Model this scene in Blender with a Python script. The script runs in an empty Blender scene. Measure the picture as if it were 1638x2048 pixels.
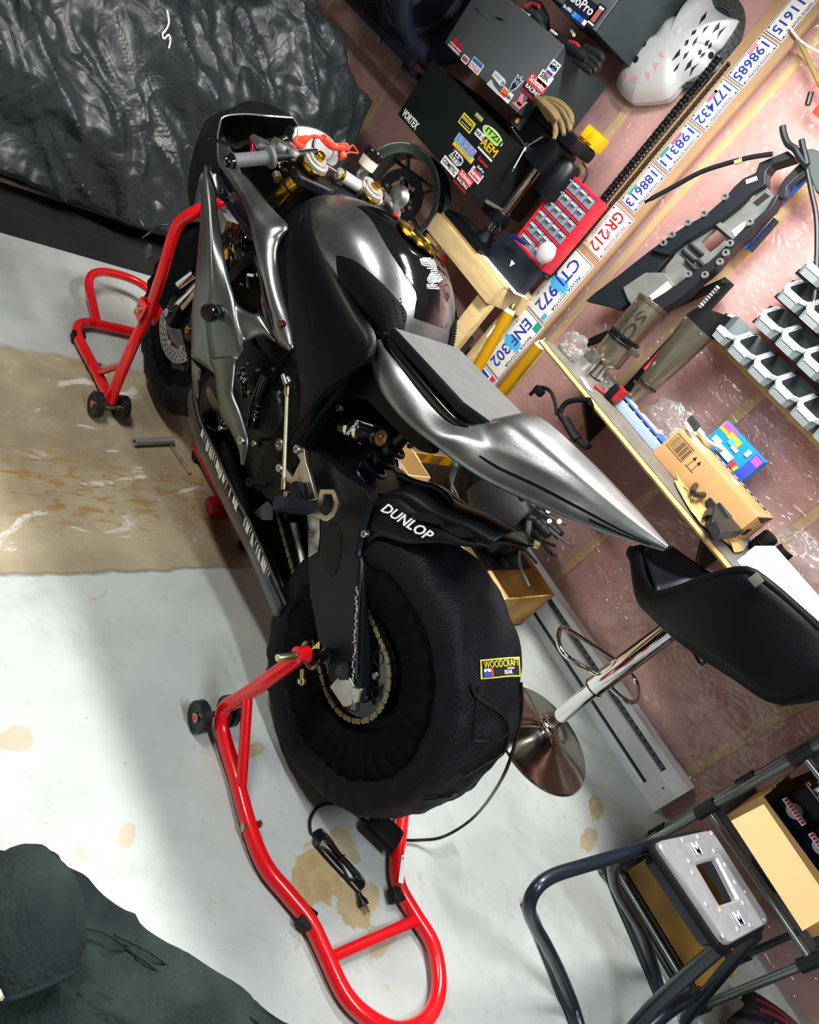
import bpy, bmesh, math, random
from mathutils import Vector as V, Matrix, noise
random.seed(7)
PI = math.pi
S = bpy.context.scene
COL = S.collection
# ---------------------------------------------------------------- camera
CX, CY, FPX = 819.0, 1024.0, 1474.6
RM = Matrix(((0.4632463, -0.7604522, 0.4550992), (0.6727880, -0.0324900, -0.7391216), (0.5768528, 0.6485806, 0.4965723)))
# orthonormalise
_x = V(RM[0]).normalized(); _z = V(RM[2]); _z = (_z - _x * _z.dot(_x)).normalized(); _y = _z.cross(_x)
RM = Matrix((_x, _y, _z))
CAM = V((0, 0, 1.6))
cd = bpy.data.cameras.new('camera'); cam = bpy.data.objects.new('camera', cd); COL.objects.link(cam)
cd.sensor_fit = 'HORIZONTAL'; cd.sensor_width = 36.0; cd.lens = 36.0 * FPX / 1638.0
cd.clip_start = 0.02
cam.matrix_world = Matrix.Translation(CAM) @ RM.to_4x4()
S.camera = cam
# ---------------------------------------------------------------- world, light, exposure
wd = bpy.data.worlds.new('world'); S.world = wd; wd.use_nodes = True
wd.node_tree.nodes['Background'].inputs[0].default_value = (0.9, 0.95, 1.0, 1)
wd.node_tree.nodes['Background'].inputs[1].default_value = 0.05
S.view_settings.view_transform = 'Standard'; S.view_settings.look = 'None'
S.view_settings.gamma = 1.0; S.view_settings.use_curve_mapping = False
S.view_settings.exposure = 0.40
LAMPS = [(-1.15, 1.80, 62, (1.0, 0.97, 0.93), 'above the motorcycle tank'), (-1.9, 0.0, 34, (1.0, 0.96, 0.9), 'above the bare floor band'), (0.55, 0.9, 30, (0.93, 0.97, 1.0), 'above the tyre warmer cord')]   # ceiling tube fixtures: x, y, watts, tint
ZC = 2.50
def area(name, loc, sx, sy, w, col):
    l = bpy.data.lights.new(name, 'AREA'); l.shape = 'RECTANGLE'; l.size = sx; l.size_y = sy; l.energy = w; l.color = col
    o = bpy.data.objects.new(name, l); COL.objects.link(o); o.location = loc
    return o
for lx, ly, w, c, _n in LAMPS:
    area('ceiling_lamp_light', (lx, ly, ZC - 0.09), 1.15, 0.14, w, c)
# ---------------------------------------------------------------- pixel -> place
def ray(px, py): return RM @ V((px - CX, -(py - CY), -FPX))
def onY(px, py, y): d = ray(px, py); return CAM + d * ((y - CAM.y) / d.y)
def onZ(px, py, z=0.0): d = ray(px, py); return CAM + d * ((z - CAM.z) / d.z)
def onX(px, py, x): d = ray(px, py); return CAM + d * ((x - CAM.x) / d.x)
# ---------------------------------------------------------------- materials
MATS = {}
def srgb(c):
    f = lambda u: u / 12.92 if u <= .04045 else ((u + .055) / 1.055) ** 2.4
    if isinstance(c, str): c = tuple(int(c[i:i + 2], 16) / 255 for i in (0, 2, 4))
    return (f(c[0]), f(c[1]), f(c[2]), 1)
def mat(name, col, rough=.5, metal=0., bump=0., bscale=60., var=0., vscale=8., coat=0., trans=0., alpha=1., spec=.5, emit=None, col2=None, aniso=None, ior=None):
    if name in MATS: return MATS[name]
    m = bpy.data.materials.new(name); m.use_nodes = True; N = m.node_tree.nodes; L = m.node_tree.links
    b = N['Principled BSDF']; c = srgb(col)
    b.inputs['Base Color'].default_value = c; b.inputs['Roughness'].default_value = rough; b.inputs['Metallic'].default_value = metal
    b.inputs['Specular IOR Level'].default_value = spec
    if coat: b.inputs['Coat Weight'].default_value = coat; b.inputs['Coat Roughness'].default_value = .06
    if trans: b.inputs['Transmission Weight'].default_value = trans
    if ior: b.inputs['IOR'].default_value = ior
    if alpha < 1: b.inputs['Alpha'].default_value = alpha
    if emit: b.inputs['Emission Color'].default_value = c; b.inputs['Emission Strength'].default_value = emit
    tc = N.new('ShaderNodeTexCoord')
    if var or col2:
        n = N.new('ShaderNodeTexNoise'); n.inputs['Scale'].default_value = vscale; n.inputs['Detail'].default_value = 6
        mp = N.new('ShaderNodeMapping'); L.new(tc.outputs['Object'], mp.inputs['Vector']); L.new(mp.outputs[0], n.inputs['Vector'])
        if aniso: mp.inputs['Scale'].default_value = aniso
        r = N.new('ShaderNodeValToRGB'); L.new(n.outputs['Fac'], r.inputs[0])
        r.color_ramp.elements[0].position = .35; r.color_ramp.elements[1].position = .68
        r.color_ramp.elements[0].color = srgb(col2) if col2 else tuple(x * (1 - var) for x in c[:3]) + (1,)
        r.color_ramp.elements[1].color = c if col2 else tuple(min(1, x * (1 + var)) for x in c[:3]) + (1,)
        L.new(r.outputs[0], b.inputs['Base Color'])
    if bump:
        n2 = N.new('ShaderNodeTexNoise'); n2.inputs['Scale'].default_value = bscale; n2.inputs['Detail'].default_value = 5
        L.new(tc.outputs['Object'], n2.inputs['Vector'])
        bp = N.new('ShaderNodeBump'); bp.inputs['Strength'].default_value = bump; bp.inputs['Distance'].default_value = .01
        L.new(n2.outputs['Fac'], bp.inputs['Height']); L.new(bp.outputs[0], b.inputs['Normal'])
    MATS[name] = m
    return m
# ---------------------------------------------------------------- mesh builder
def cr(pts, n=6, closed=False):
    """Catmull-Rom through pts"""
    pts = [V(p) for p in pts]
    if n <= 1 or len(pts) < 3: return pts
    out = []; k = len(pts); seg = k if closed else k - 1
    for i in range(seg):
        g = lambda j: pts[j % k] if closed else pts[max(0, min(k - 1, j))]
        p0, p1, p2, p3 = g(i - 1), g(i), g(i + 1), g(i + 2)
        for s in range(n):
            t = s / n; t2 = t * t; t3 = t2 * t
            out.append(.5 * ((2 * p1) + (p2 - p0) * t + (2 * p0 - 5 * p1 + 4 * p2 - p3) * t2 + (3 * p1 - p0 - 3 * p2 + p3) * t3))
    if not closed: out.append(pts[-1])
    return out
def frame(d):
    d = V(d).normalized(); a = V((0, 0, 1)) if abs(d.z) < .9 else V((1, 0, 0))
    u = d.cross(a).normalized(); return u, d.cross(u).normalized(), d
class MB:
    def __init__(s): s.v = []; s.f = []
    def add(s, vs, fs):
        o = len(s.v); s.v += [V(p) for p in vs]; s.f += [tuple(i + o for i in f) for f in fs]; return s
    def box(s, c, sz, rot=None):
        c = V(c); h = V(sz) / 2
        vs = [V((x * h.x, y * h.y, z * h.z)) for x in (-1, 1) for y in (-1, 1) for z in (-1, 1)]
        if rot is not None:
            if isinstance(rot, (int, float)): rot = Matrix.Rotation(rot, 3, 'Z')
            vs = [rot @ p for p in vs]
        return s.add([c + p for p in vs], [(0, 1, 3, 2), (4, 6, 7, 5), (0, 4, 5, 1), (2, 3, 7, 6), (0, 2, 6, 4), (1, 5, 7, 3)])
    def bbox(s, c, sz, b=.004, rot=None):
        """box with chamfered edges"""
        c = V(c); h = V(sz) / 2; b = min(b, h.x * .9, h.y * .9, h.z * .9); vs = []
        if isinstance(rot, (int, float)): rot = Matrix.Rotation(rot, 3, 'Z')
        bm = bmesh.new(); bmesh.ops.create_cube(bm, size=2)
        for v in bm.verts: v.co = V((v.co.x * h.x, v.co.y * h.y, v.co.z * h.z))
        bmesh.ops.bevel(bm, geom=bm.edges[:], offset=b, segments=2, affect='EDGES', profile=.6)
        if rot is not None:
            for v in bm.verts: v.co = rot @ v.co
        bm.verts.index_update(); s.add([c + v.co for v in bm.verts], [tuple(v.index for v in f.verts) for f in bm.faces]); bm.free(); return s
    def loft(s, rings, closed=True, cap=True, wrap=False):
        n = len(rings[0]); o = len(s.v); fs = []; R = len(rings)
        for i in range(R if wrap else R - 1):
            a = i * n; b = ((i + 1) % R) * n
            for j in range(n if closed else n - 1):
                k = (j + 1) % n; fs.append((a + j, a + k, b + k, b + j))
        if cap and closed and not wrap: fs += [tuple(range(n))[::-1], tuple(range((R - 1) * n, R * n))]
        return s.add([p for r in rings for p in r], fs)
    def tube(s, pts, r, n=10, sm=0, closed=False, cap=True, flat=1.0):
        if sm: pts = cr(pts, sm, closed)
        pts = [V(p) for p in pts]; k = len(pts); rs = r if isinstance(r, (list, tuple)) else None; rings = []
        nu = None
        for i, p in enumerate(pts):
            if closed: d = pts[(i + 1) % k] - pts[i - 1]
            else: d = pts[min(k - 1, i + 1)] - pts[max(0, i - 1)]
            if d.length < 1e-9: d = V((0, 0, 1))
            d.normalize()
            if nu is None: nu, w, _ = frame(d)
            else:
                nu = (nu - d * nu.dot(d))
                nu = nu.normalized() if nu.length > 1e-6 else frame(d)[0]
            w = d.cross(nu)
            q = r if rs is None else (rs[min(len(rs) - 1, int(round(i * (len(rs) - 1) / max(1, k - 1))))] if len(rs) != k else rs[i])
            rings.append([p + (nu * math.cos(2 * PI * j / n) * q + w * math.sin(2 * PI * j / n) * q * flat) for j in range(n)])
        return s.loft(rings, True, cap, closed)
    def cyl(s, a, b, r, r2=None, n=20, cap=True): 
        return s.tube([a, b], [r, r if r2 is None else r2], n, cap=cap)
    def lathe(s, c, axis, prof, n=32, cap=True, u0=None):
        """prof: list of (radius, along-axis)"""
        c = V(c); u, w, d = frame(axis); rings = []
        for r, h in prof: rings.append([c + d * h + u * math.cos(2 * PI * j / n) * max(r, 1e-5) + w * math.sin(2 * PI * j / n) * max(r, 1e-5) for j in range(n)])
        return s.loft(rings, True, cap)
    def prism(s, poly, vec):
        poly = [V(p) for p in poly]; vec = V(vec); n = len(poly)
        fs = [tuple(range(n))[::-1], tuple(range(n, 2 * n))] + [(j, (j + 1) % n, n + (j + 1) % n, n + j) for j in range(n)]
        return s.add(poly + [p + vec for p in poly], fs)
    def grid(s, rows, closed=False):
        return s.loft(rows, closed, False)
    def quad(s, a, b, c, d): return s.add([a, b, c, d], [(0, 1, 2, 3)])
    def sph(s, c, r, n=14, m=8, sc=(1, 1, 1)):
        c = V(c); rings = []
        for i in range(m + 1):
            t = PI * i / m; rr = max(math.sin(t), 1e-4)
            rings.append([c + V((r * sc[0] * rr * math.cos(2 * PI * j / n), r * sc[1] * rr * math.sin(2 * PI * j / n), -r * sc[2] * math.cos(t))) for j in range(n)])
        return s.loft(rings, True, True)
    def mirror(s, y):
        o = len(s.v); s.v += [V((p.x, 2 * y - p.y, p.z)) for p in s.v]; s.f += [tuple(i + o for i in f[::-1]) for f in list(s.f)]; return s
    def xf(s, M): s.v = [M @ p for p in s.v]; return s
    def mesh(s, name, org=V((0, 0, 0)), m=None, smooth=True, ang=38):
        me = bpy.data.meshes.new(name); me.from_pydata([tuple(p - org) for p in s.v], [], s.f); me.validate(); me.update()
        bm = bmesh.new(); bm.from_mesh(me); bmesh.ops.recalc_face_normals(bm, faces=bm.faces); bm.to_mesh(me); bm.free()
        if smooth:
            me.polygons.foreach_set('use_smooth', [True] * len(me.polygons)); me.set_sharp_from_angle(angle=math.radians(ang))
        if m: me.materials.append(m)
        return me
ORG = {}
def thing(name, label, cat, loc=(0, 0, 0), group=None):
    o = bpy.data.objects.new(name, None); COL.objects.link(o); o.empty_display_size = .05
    o.location = loc; o['label'] = label; o['category'] = cat
    if group: o['group'] = group
    ORG[o.name] = V(loc); return o
def obj(name, mb, m, parent=None, smooth=True, ang=38, bevel=0, solid=0, sub=0, label=None, cat=None, group=None, kind=None):
    if parent is not None: org = ORG.get(parent.name, V((0, 0, 0)))
    else:
        if mb.v: 
            xs = [p.x for p in mb.v]; ys = [p.y for p in mb.v]; zs = [p.z for p in mb.v]
            org = V(((min(xs) + max(xs)) / 2, (min(ys) + max(ys)) / 2, min(zs)))
        else: org = V((0, 0, 0))
    me = mb.mesh(name, org, m, smooth, ang); o = bpy.data.objects.new(name, me); COL.objects.link(o)
    if parent is not None: o.parent = parent; ORG[o.name] = org
    else: o.location = org; ORG[o.name] = org
    if sub: md = o.modifiers.new('sub', 'SUBSURF'); md.levels = sub; md.render_levels = sub
    if solid: md = o.modifiers.new('solid', 'SOLIDIFY'); md.thickness = solid; md.offset = 0
    if bevel: md = o.modifiers.new('bevel', 'BEVEL'); md.width = bevel; md.segments = 2; md.limit_method = 'ANGLE'
    if label: o['label'] = label
    if cat: o['category'] = cat
    if group: o['group'] = group
    if kind: o['kind'] = kind
    return o
def copytree(o, parent=None, label=None):
    c = o.copy(); COL.objects.link(c); ORG[c.name] = ORG.get(o.name, V((0, 0, 0)))
    if parent is not None: c.parent = parent
    if label: c['label'] = label
    for ch in list(o.children): copytree(ch, c)
    return c
def text(name, body, m, parent, o, ux, uy, size, ext=.0004, align='CENTER', w=None, shear=0, bold=0, font_sp=1.0):
    """flat lettering: o centre point, ux reading direction, uy up direction (world)"""
    cu = bpy.data.curves.new(name, 'FONT'); cu.body = body; cu.size = size; cu.align_x = align; cu.align_y = 'CENTER'; cu.extrude = ext; cu.resolution_u = 2
    cu.shear = shear; cu.offset = bold * size; cu.space_character = font_sp
    t = bpy.data.objects.new(name, cu); COL.objects.link(t)
    dg = bpy.context.evaluated_depsgraph_get(); me = bpy.data.meshes.new_from_object(t.evaluated_get(dg)); bpy.data.objects.remove(t); bpy.data.curves.remove(cu)
    ux = V(ux).normalized(); uy = V(uy); uy = (uy - ux * uy.dot(ux)).normalized(); uz = ux.cross(uy)
    sx = 1.0
    if w and len(me.vertices):
        xs = [v.co.x for v in me.vertices]; sx = w / max(1e-6, max(xs) - min(xs))
    M = Matrix((ux * sx, uy, uz)).transposed().to_4x4(); org = ORG.get(parent.name, V((0, 0, 0)))
    M = Matrix.Translation(V(o) - org) @ M
    me.transform(M); me.materials.clear(); me.materials.append(m); me.name = name
    ob = bpy.data.objects.new(name, me); COL.objects.link(ob); ob.parent = parent; ORG[ob.name] = org
    return ob
def struct(o): o['kind'] = 'structure'; return o
def jit(a): return (random.random() * 2 - 1) * a
# common materials
RED = mat('red_gloss', 'e0101c', .22, coat=.6)
BLKG = mat('black_gloss', '0a0b0d', .12, coat=.5)
BLKM = mat('black_matte', '0b0d11', .5, spec=.25)
BLKR = mat('black_rubber', '0a0b0d', .75, bump=.1, bscale=90, spec=.25)
CHR = mat('chrome', 'e8e8e6', .06, 1.)
STEEL = mat('steel', 'b4b4b0', .28, 1., var=.12, vscale=30)
ALU = mat('aluminium', 'c9c9c4', .33, 1., var=.1, vscale=25)
DKST = mat('dark_steel', '4a4b4c', .38, .9, var=.2, vscale=40)
GOLD = mat('gold_anodised', 'c89a20', .2, 1.)
WHT = mat('white_paint', 'eceeee', .4)
WHTP = mat('white_print', 'f2f4f4', .6)
BLKP = mat('black_print', '14151a', .6)
ZINC = mat('zinc_bolt', 'c9b98a', .3, 1.)
# ---------------------------------------------------------------- room shell
WY = 2.83
X0, X1, Y0 = -5.6, 2.7, -2.6
def floor_mat():
    m = bpy.data.materials.new('painted_concrete'); m.use_nodes = True; N = m.node_tree.nodes; L = m.node_tree.links; b = N['Principled BSDF']
    tc = N.new('ShaderNodeTexCoord'); P = tc.outputs['Object']
    def nz(sc, det=6, dist=0, rough=.6, mp=None):
        n = N.new('ShaderNodeTexNoise'); n.inputs['Scale'].default_value = sc; n.inputs['Detail'].default_value = det; n.inputs['Distortion'].default_value = dist; n.inputs['Roughness'].default_value = rough
        if mp: k = N.new('ShaderNodeMapping'); k.inputs['Scale'].default_value = mp; L.new(P, k.inputs[0]); L.new(k.outputs[0], n.inputs['Vector'])
        else: L.new(P, n.inputs['Vector'])
        return n.outputs['Fac']
    def math_(op, a, c=None, clamp=False):
        n = N.new('ShaderNodeMath'); n.operation = op; n.use_clamp = clamp
        for i, q in enumerate((a, c)):
            if q is None: continue
            if isinstance(q, (int, float)): n.inputs[i].default_value = q
            else: L.new(q, n.inputs[i])
        return n.outputs[0]
    def step(v, a, c):
        n = N.new('ShaderNodeMapRange'); n.inputs['From Min'].default_value = a; n.inputs['From Max'].default_value = c; n.interpolation_type = 'SMOOTHSTEP'; L.new(v, n.inputs['Value']); return n.outputs[0]
    def mix(f, a, c):
        n = N.new('ShaderNodeMix'); n.data_type = 'RGBA'
        if isinstance(f, (int, float)): n.inputs[0].default_value = f
        else: L.new(f, n.inputs[0])
        for i, q in ((6, a), (7, c)):
            if isinstance(q, str): n.inputs[i].default_value = srgb(q)
            else: L.new(q, n.inputs[i])
        return n.outputs[2]
    sep = N.new('ShaderNodeSeparateXYZ'); L.new(P, sep.inputs[0]); X, Y = sep.outputs[0], sep.outputs[1]
    big = nz(1.6, 4); fine = nz(26, 8); edge = nz(9, 7)
    paint = mix(step(big, .3, .7), 'a9b1ae', 'c3cac7')
    paint = mix(math_('MULTIPLY', step(fine, .54, .72), .35), paint, '9fa39c')
    # worn-through flecks of tan concrete
    fl = step(nz(9.5, 5, .5, .6, (1, 1.3, 1)), .648, .668); paint = mix(math_('MULTIPLY', fl, .6), paint, 'b3a88c')
    sc = step(nz(22, 9, 1.0, .75), .66, .70); paint = mix(math_('MULTIPLY', sc, .55), paint, '77736a')
    dt = step(nz(70, 3, 0, .5), .74, .78); paint = mix(math_('MULTIPLY', dt, .7), paint, '2b2c2c')
    sm = step(nz(4.2, 9, .6, .72), .5, .72); paint = mix(math_('MULTIPLY', sm, .35), paint, '8f928c')
    # scratches
    sr = step(nz(11, 8, .4, .7, (.35, 5, 1)), .66, .70); paint = mix(math_('MULTIPLY', sr, .35), paint, '7d7a72')
    # bare band across the floor
    xw = math_('ADD', X, math_('MULTIPLY', math_('SUBTRACT', edge, .5), .05))
    band = math_('MULTIPLY', step(xw, -2.13, -2.10), math_('SUBTRACT', 1.0, step(xw, -1.195, -1.185)))
    bare = mix(step(nz(3.2, 6), .35, .7), '8f846d', 'b3a78c')
    bare = mix(math_('MULTIPLY', step(nz(5, 7, 1.4, .65, (1.6, .8, 1)), .60, .66), .9), bare, 'cfcdc4')
    rust = math_('MULTIPLY', step(nz(24, 8, .8, .7, (1.7, .6, 1)), .50, .60), math_('SUBTRACT', 1, step(math_('ABSOLUTE', math_('ADD', X, 1.5)), .05, .26)))
    bare = mix(math_('MULTIPLY', rust, .8), bare, '96702f')
    bare = mix(math_('MULTIPLY', step(nz(40, 8, .3, .75), .62, .70), .5), bare, '6a5638')
    colr = mix(band, paint, bare)
    line = math_('SUBTRACT', 1, step(math_('ABSOLUTE', math_('ADD', xw, 1.19)), .002, .010)); colr = mix(math_('MULTIPLY', line, .5), colr, '5d5243')
    # individual stains with their own outline
    for (cx, cy, rx, ry, ang, col, k) in STAINS:
        mp = N.new('ShaderNodeMapping'); mp.vector_type = 'TEXTURE'; mp.inputs['Location'].default_value = (cx, cy, 0); mp.inputs['Rotation'].default_value = (0, 0, ang); mp.inputs['Scale'].default_value = (rx, ry, 1)
        L.new(P, mp.inputs[0]); ln = N.new('ShaderNodeVectorMath'); ln.operation = 'LENGTH'; L.new(mp.outputs[0], ln.inputs[0])
        d = math_('ADD', ln.outputs['Value'], math_('MULTIPLY', math_('SUBTRACT', nz(13, 7, .6), .5), 1.9))
        colr = mix(math_('MULTIPLY', math_('SUBTRACT', 1, step(d, .9, 1.0)), k), colr, mix(step(fine, .35, .7), col, 'b39f74'))
    L.new(colr, b.inputs['Base Color'])
    rr = N.new('ShaderNodeMapRange'); rr.inputs['To Min'].default_value = .33; rr.inputs['To Max'].default_value = .62; L.new(edge, rr.inputs['Value']); L.new(rr.outputs[0], b.inputs['Roughness'])
    bp = N.new('ShaderNodeBump'); bp.inputs['Strength'].default_value = .25; bp.inputs['Distance'].default_value = .004; L.new(fine, bp.inputs['Height']); L.new(bp.outputs[0], b.inputs['Normal'])
    return m
_s = lambda px, py: onZ(px, py)
STAINS = []
for px, py, rx, ry, a, c, k in [(640, 1745, .075, .10, .4, 'a08a5c', .95), (715, 1800, .06, .07, .2, 'a3926a', .9), (690, 1690, .05, .04, 0, 'a3926a', .8), (1195, 1620, .035, .06, .5, '97814f', .8), (1175, 1680, .03, .07, .2, 'a08a5c', .7), (500, 1500, .02, .05, .1, 'a08a5c', .7), (255, 1670, .018, .03, .9, 'b39f74', .7), (760, 1880, .03, .05, .3, 'a3926a', .7), (30, 1480, .03, .04, 0, 'b39f74', .6)]:
    q = _s(px, py); STAINS.append((q.x, q.y, rx, ry, a, c, k))
struct(obj('floor', MB().box(((X0 + X1) / 2, (Y0 + WY) / 2, -.05), (X1 - X0 + .4, WY - Y0 + .4, .1)), floor_mat(), smooth=False))
bpy.data.objects['floor'].location = (0, 0, 0)
for v in bpy.data.objects['floor'].data.vertices: v.co += V(((X0 + X1) / 2, (Y0 + WY) / 2, -.1))
WALLM = mat('wall_panel', '918c84', .8, var=.06)
struct(obj('wall_left', MB().box((X0 - .06, (Y0 + WY) / 2, ZC / 2), (.1, WY - Y0, ZC)), WALLM, smooth=False))
struct(obj('wall_right', MB().box((X1 + .06, (Y0 + WY) / 2, ZC / 2), (.1, WY - Y0, ZC)), WALLM, smooth=False))
struct(obj('wall_front', MB().box(((X0 + X1) / 2, Y0 - .06, ZC / 2), (X1 - X0, .1, ZC)), WALLM, smooth=False))
struct(obj('ceiling', MB().box(((X0 + X1) / 2, (Y0 + WY) / 2, ZC + .06), (X1 - X0 + .4, WY - Y0 + .4, .1)), mat('ceiling_board', '8a8680', .85), smooth=False))
# stud wall: pink batts bulging between studs, plastic sheet in front
STUDS = [-5.4, -4.973, -4.539, -4.106, -3.673, -3.24, -2.703, -2.259, -1.785, -1.4, -0.954, -0.506, -0.031, 0.413, 0.856, 1.3, 1.744, 2.187, 2.6]
def batt_y(x, z):
    import bisect
    i = bisect.bisect(STUDS, x); a = STUDS[i - 1] if i > 0 else X0; c = STUDS[i] if i < len(STUDS) else X1
    t = (x - a) / (c - a); s = max(0, math.sin(PI * min(1, max(0, t))))
    return WY + .016 - .022 * s ** .5 + .016 * s * noise.noise(V((x * 2.7, z * 2.1, 3.1))) + .012 * s * noise.noise(V((x * 7, z * 5.5, 9)))
BATT = mat('pink_insulation', 'f0bcb6', .85, bump=.5, bscale=22, col2='d39c95', vscale=3.0)
rows = []
NX, NZ = 260, 46
for j in range(NZ + 1):
    z = ZC * j / NZ; rows.append([V((X0 + (X1 - X0) * i / NX, batt_y(X0 + (X1 - X0) * i / NX, z), z)) for i in range(NX + 1)])
wb = MB().grid(rows); wb.box(((X0 + X1) / 2, WY + .1, ZC / 2), (X1 - X0, .06, ZC))
wall = struct(obj('wall_back', wb, BATT))
PINE = mat('pine_stud', 'e6c88f', .6, var=.15, vscale=5, aniso=(6, 6, .6), bump=.05)
for x in STUDS:
    obj('stud', MB().bbox((x, WY + .022, ZC / 2), (.040, .05, ZC), .003), PINE, wall)
obj('bottom_plate', MB().bbox(((X0 + X1) / 2, WY + .025, .02), (X1 - X0, .045, .04), .003), PINE, wall)
def film_mat():
    m = bpy.data.materials.new('clear_plastic_sheet'); m.use_nodes = True; N = m.node_tree.nodes; L = m.node_tree.links
    for n in list(N): N.remove(n)
    out = N.new('ShaderNodeOutputMaterial'); mx = N.new('ShaderNodeMixShader'); tr = N.new('ShaderNodeBsdfTransparent'); gl = N.new('ShaderNodeBsdfGlossy'); df = N.new('ShaderNodeBsdfDiffuse'); m2 = N.new('ShaderNodeMixShader')
    gl.inputs['Roughness'].default_value = .2; gl.inputs['Color'].default_value = (1, 1, 1, 1); df.inputs['Color'].default_value = (.85, .86, .88, 1)
    tr.inputs['Color'].default_value = (.97, .97, .97, 1)
    tc = N.new('ShaderNodeTexCoord'); hs = []
    for sc, di, ra, mp in ((3.2, 2.2, .5, (1, 1, .6)), (9, 3, .55, (1, 1, 1.6)), (26, 1.5, .5, (1, 1, 1))):
        k = N.new('ShaderNodeMapping'); k.inputs['Scale'].default_value = mp; L.new(tc.outputs['Object'], k.inputs[0])
        n = N.new('ShaderNodeTexNoise'); n.noise_type = 'RIDGED_MULTIFRACTAL' if sc < 20 else 'FBM'; n.inputs['Scale'].default_value = sc; n.inputs['Distortion'].default_value = di; n.inputs['Detail'].default_value = 3; L.new(k.outputs[0], n.inputs['Vector']); hs.append(n.outputs['Fac'])
    a = N.new('ShaderNodeMath'); a.operation = 'MULTIPLY_ADD'; L.new(hs[1], a.inputs[0]); a.inputs[1].default_value = .45; L.new(hs[0], a.inputs[2])
    c = N.new('ShaderNodeMath'); c.operation = 'MULTIPLY_ADD'; L.new(hs[2], c.inputs[0]); c.inputs[1].default_value = .15; L.new(a.outputs[0], c.inputs[2])
    bp = N.new('ShaderNodeBump'); bp.inputs['Strength'].default_value = .85; bp.inputs['Distance'].default_value = .03; L.new(c.outputs[0], bp.inputs['Height'])
    L.new(bp.outputs[0], gl.inputs['Normal'])
    fr = N.new('ShaderNodeFresnel'); fr.inputs['IOR'].default_value = 1.35
    f2 = N.new('ShaderNodeMath'); f2.operation = 'MULTIPLY_ADD'; f2.use_clamp = True; L.new(fr.outputs[0], f2.inputs[0]); f2.inputs[1].default_value = .6; f2.inputs[2].default_value = .065
    L.new(f2.outputs[0], mx.inputs[0]); m2.inputs[0].default_value = .08; L.new(tr.outputs[0], m2.inputs[1]); L.new(df.outputs[0], m2.inputs[2])
    L.new(m2.outputs[0], mx.inputs[1]); L.new(gl.outputs[0], mx.inputs[2]); L.new(mx.outputs[0], out.inputs[0])
    return m
rows = []
for j in range(61):
    z = ZC * j / 60
    rows.append([V((x, WY - .034 + .006 * noise.noise(V((x * 4, z * 3, 1))), z)) for x in [X0 + (X1 - X0) * i / 200 for i in range(201)]])
obj('plastic_sheet', MB().grid(rows), film_mat(), wall)
# ceiling lamps that light the room
for lx, ly, w, c, nm_ in LAMPS:
    t = thing('ceiling_lamp', 'long white tube lamp fixed to the ceiling ' + nm_, 'lamp', (lx, ly, ZC), 'tube lamps on the ceiling')
    obj('housing', MB().bbox((lx, ly, ZC - .035), (1.25, .2, .05), .008), WHT, t)
    for s in (-1, 1): obj('tube', MB().cyl((lx - .58, ly + s * .05, ZC - .072), (lx + .58, ly + s * .05, ZC - .072), .011), mat('tube_glow', 'ffffff', .4, emit=4.), t)
# ---------------------------------------------------------------- motorcycle (parallel to the back wall, left side towards the camera)
from mathutils.bvhtree import BVHTree
YB = 1.36
CRP = {'t': (750, 650, .3663), 'f': (400, 220, .3663), 'm': (400, 600, .3663), 'n': (120, 380, .3663), 'r': (380, 1100, .4274), 'p': (0, 0, 1),
       'g1': (360, 220, .18315), 'g2': (360, 500, .18315), 'g3': (360, 740, .18315), 'g4': (560, 220, .18315)}
def B(c, x, y, d): o = CRP[c]; return onY(o[0] + o[2] * x, o[1] + o[2] * y, YB - d)
def BL(c, pts, d=None): return [B(c, p[0], p[1], d if d is not None else p[2]) for p in pts]
def wd_(x, d, z): return V((x, YB - d, z))
def resample(pts, n):
    L = [0]
    for i in range(1, len(pts)): L.append(L[-1] + (pts[i] - pts[i - 1]).length)
    out = []; j = 0
    for k in range(n + 1):
        s = L[-1] * k / n
        while j < len(pts) - 2 and L[j + 1] < s: j += 1
        t = (s - L[j]) / max(1e-9, L[j + 1] - L[j]); out.append(pts[j].lerp(pts[j + 1], min(1, max(0, t))))
    return out
def strip(a, b, nu=28, nv=8, bulge=0., out=V((0, -1, .35)), sm=5, pw=1.0):
    a = resample(cr(a, sm), nu); b = resample(cr(b, sm), nu); o = V(out).normalized()
    return MB().grid([[a[i].lerp(b[i], j / nv) + o * (bulge * math.sin(PI * j / nv) ** pw) for j in range(nv + 1)] for i in range(nu + 1)])
def mirrored(mb, y=YB):
    m = MB(); m.v = [V((p.x, 2 * y - p.y, p.z)) for p in mb.v]; m.f = [f[::-1] for f in mb.f]; return m
def both(name, mb, m, parent, **k):
    a = obj(name, mb, m, parent, **k); b = obj(name, mirrored(mb), m, parent, **k); return a, b
def plate(pts, th, sm=0):
    p = cr(pts, sm, True) if sm else pts
    return MB().prism(p, V((0, th, 0)))
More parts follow.
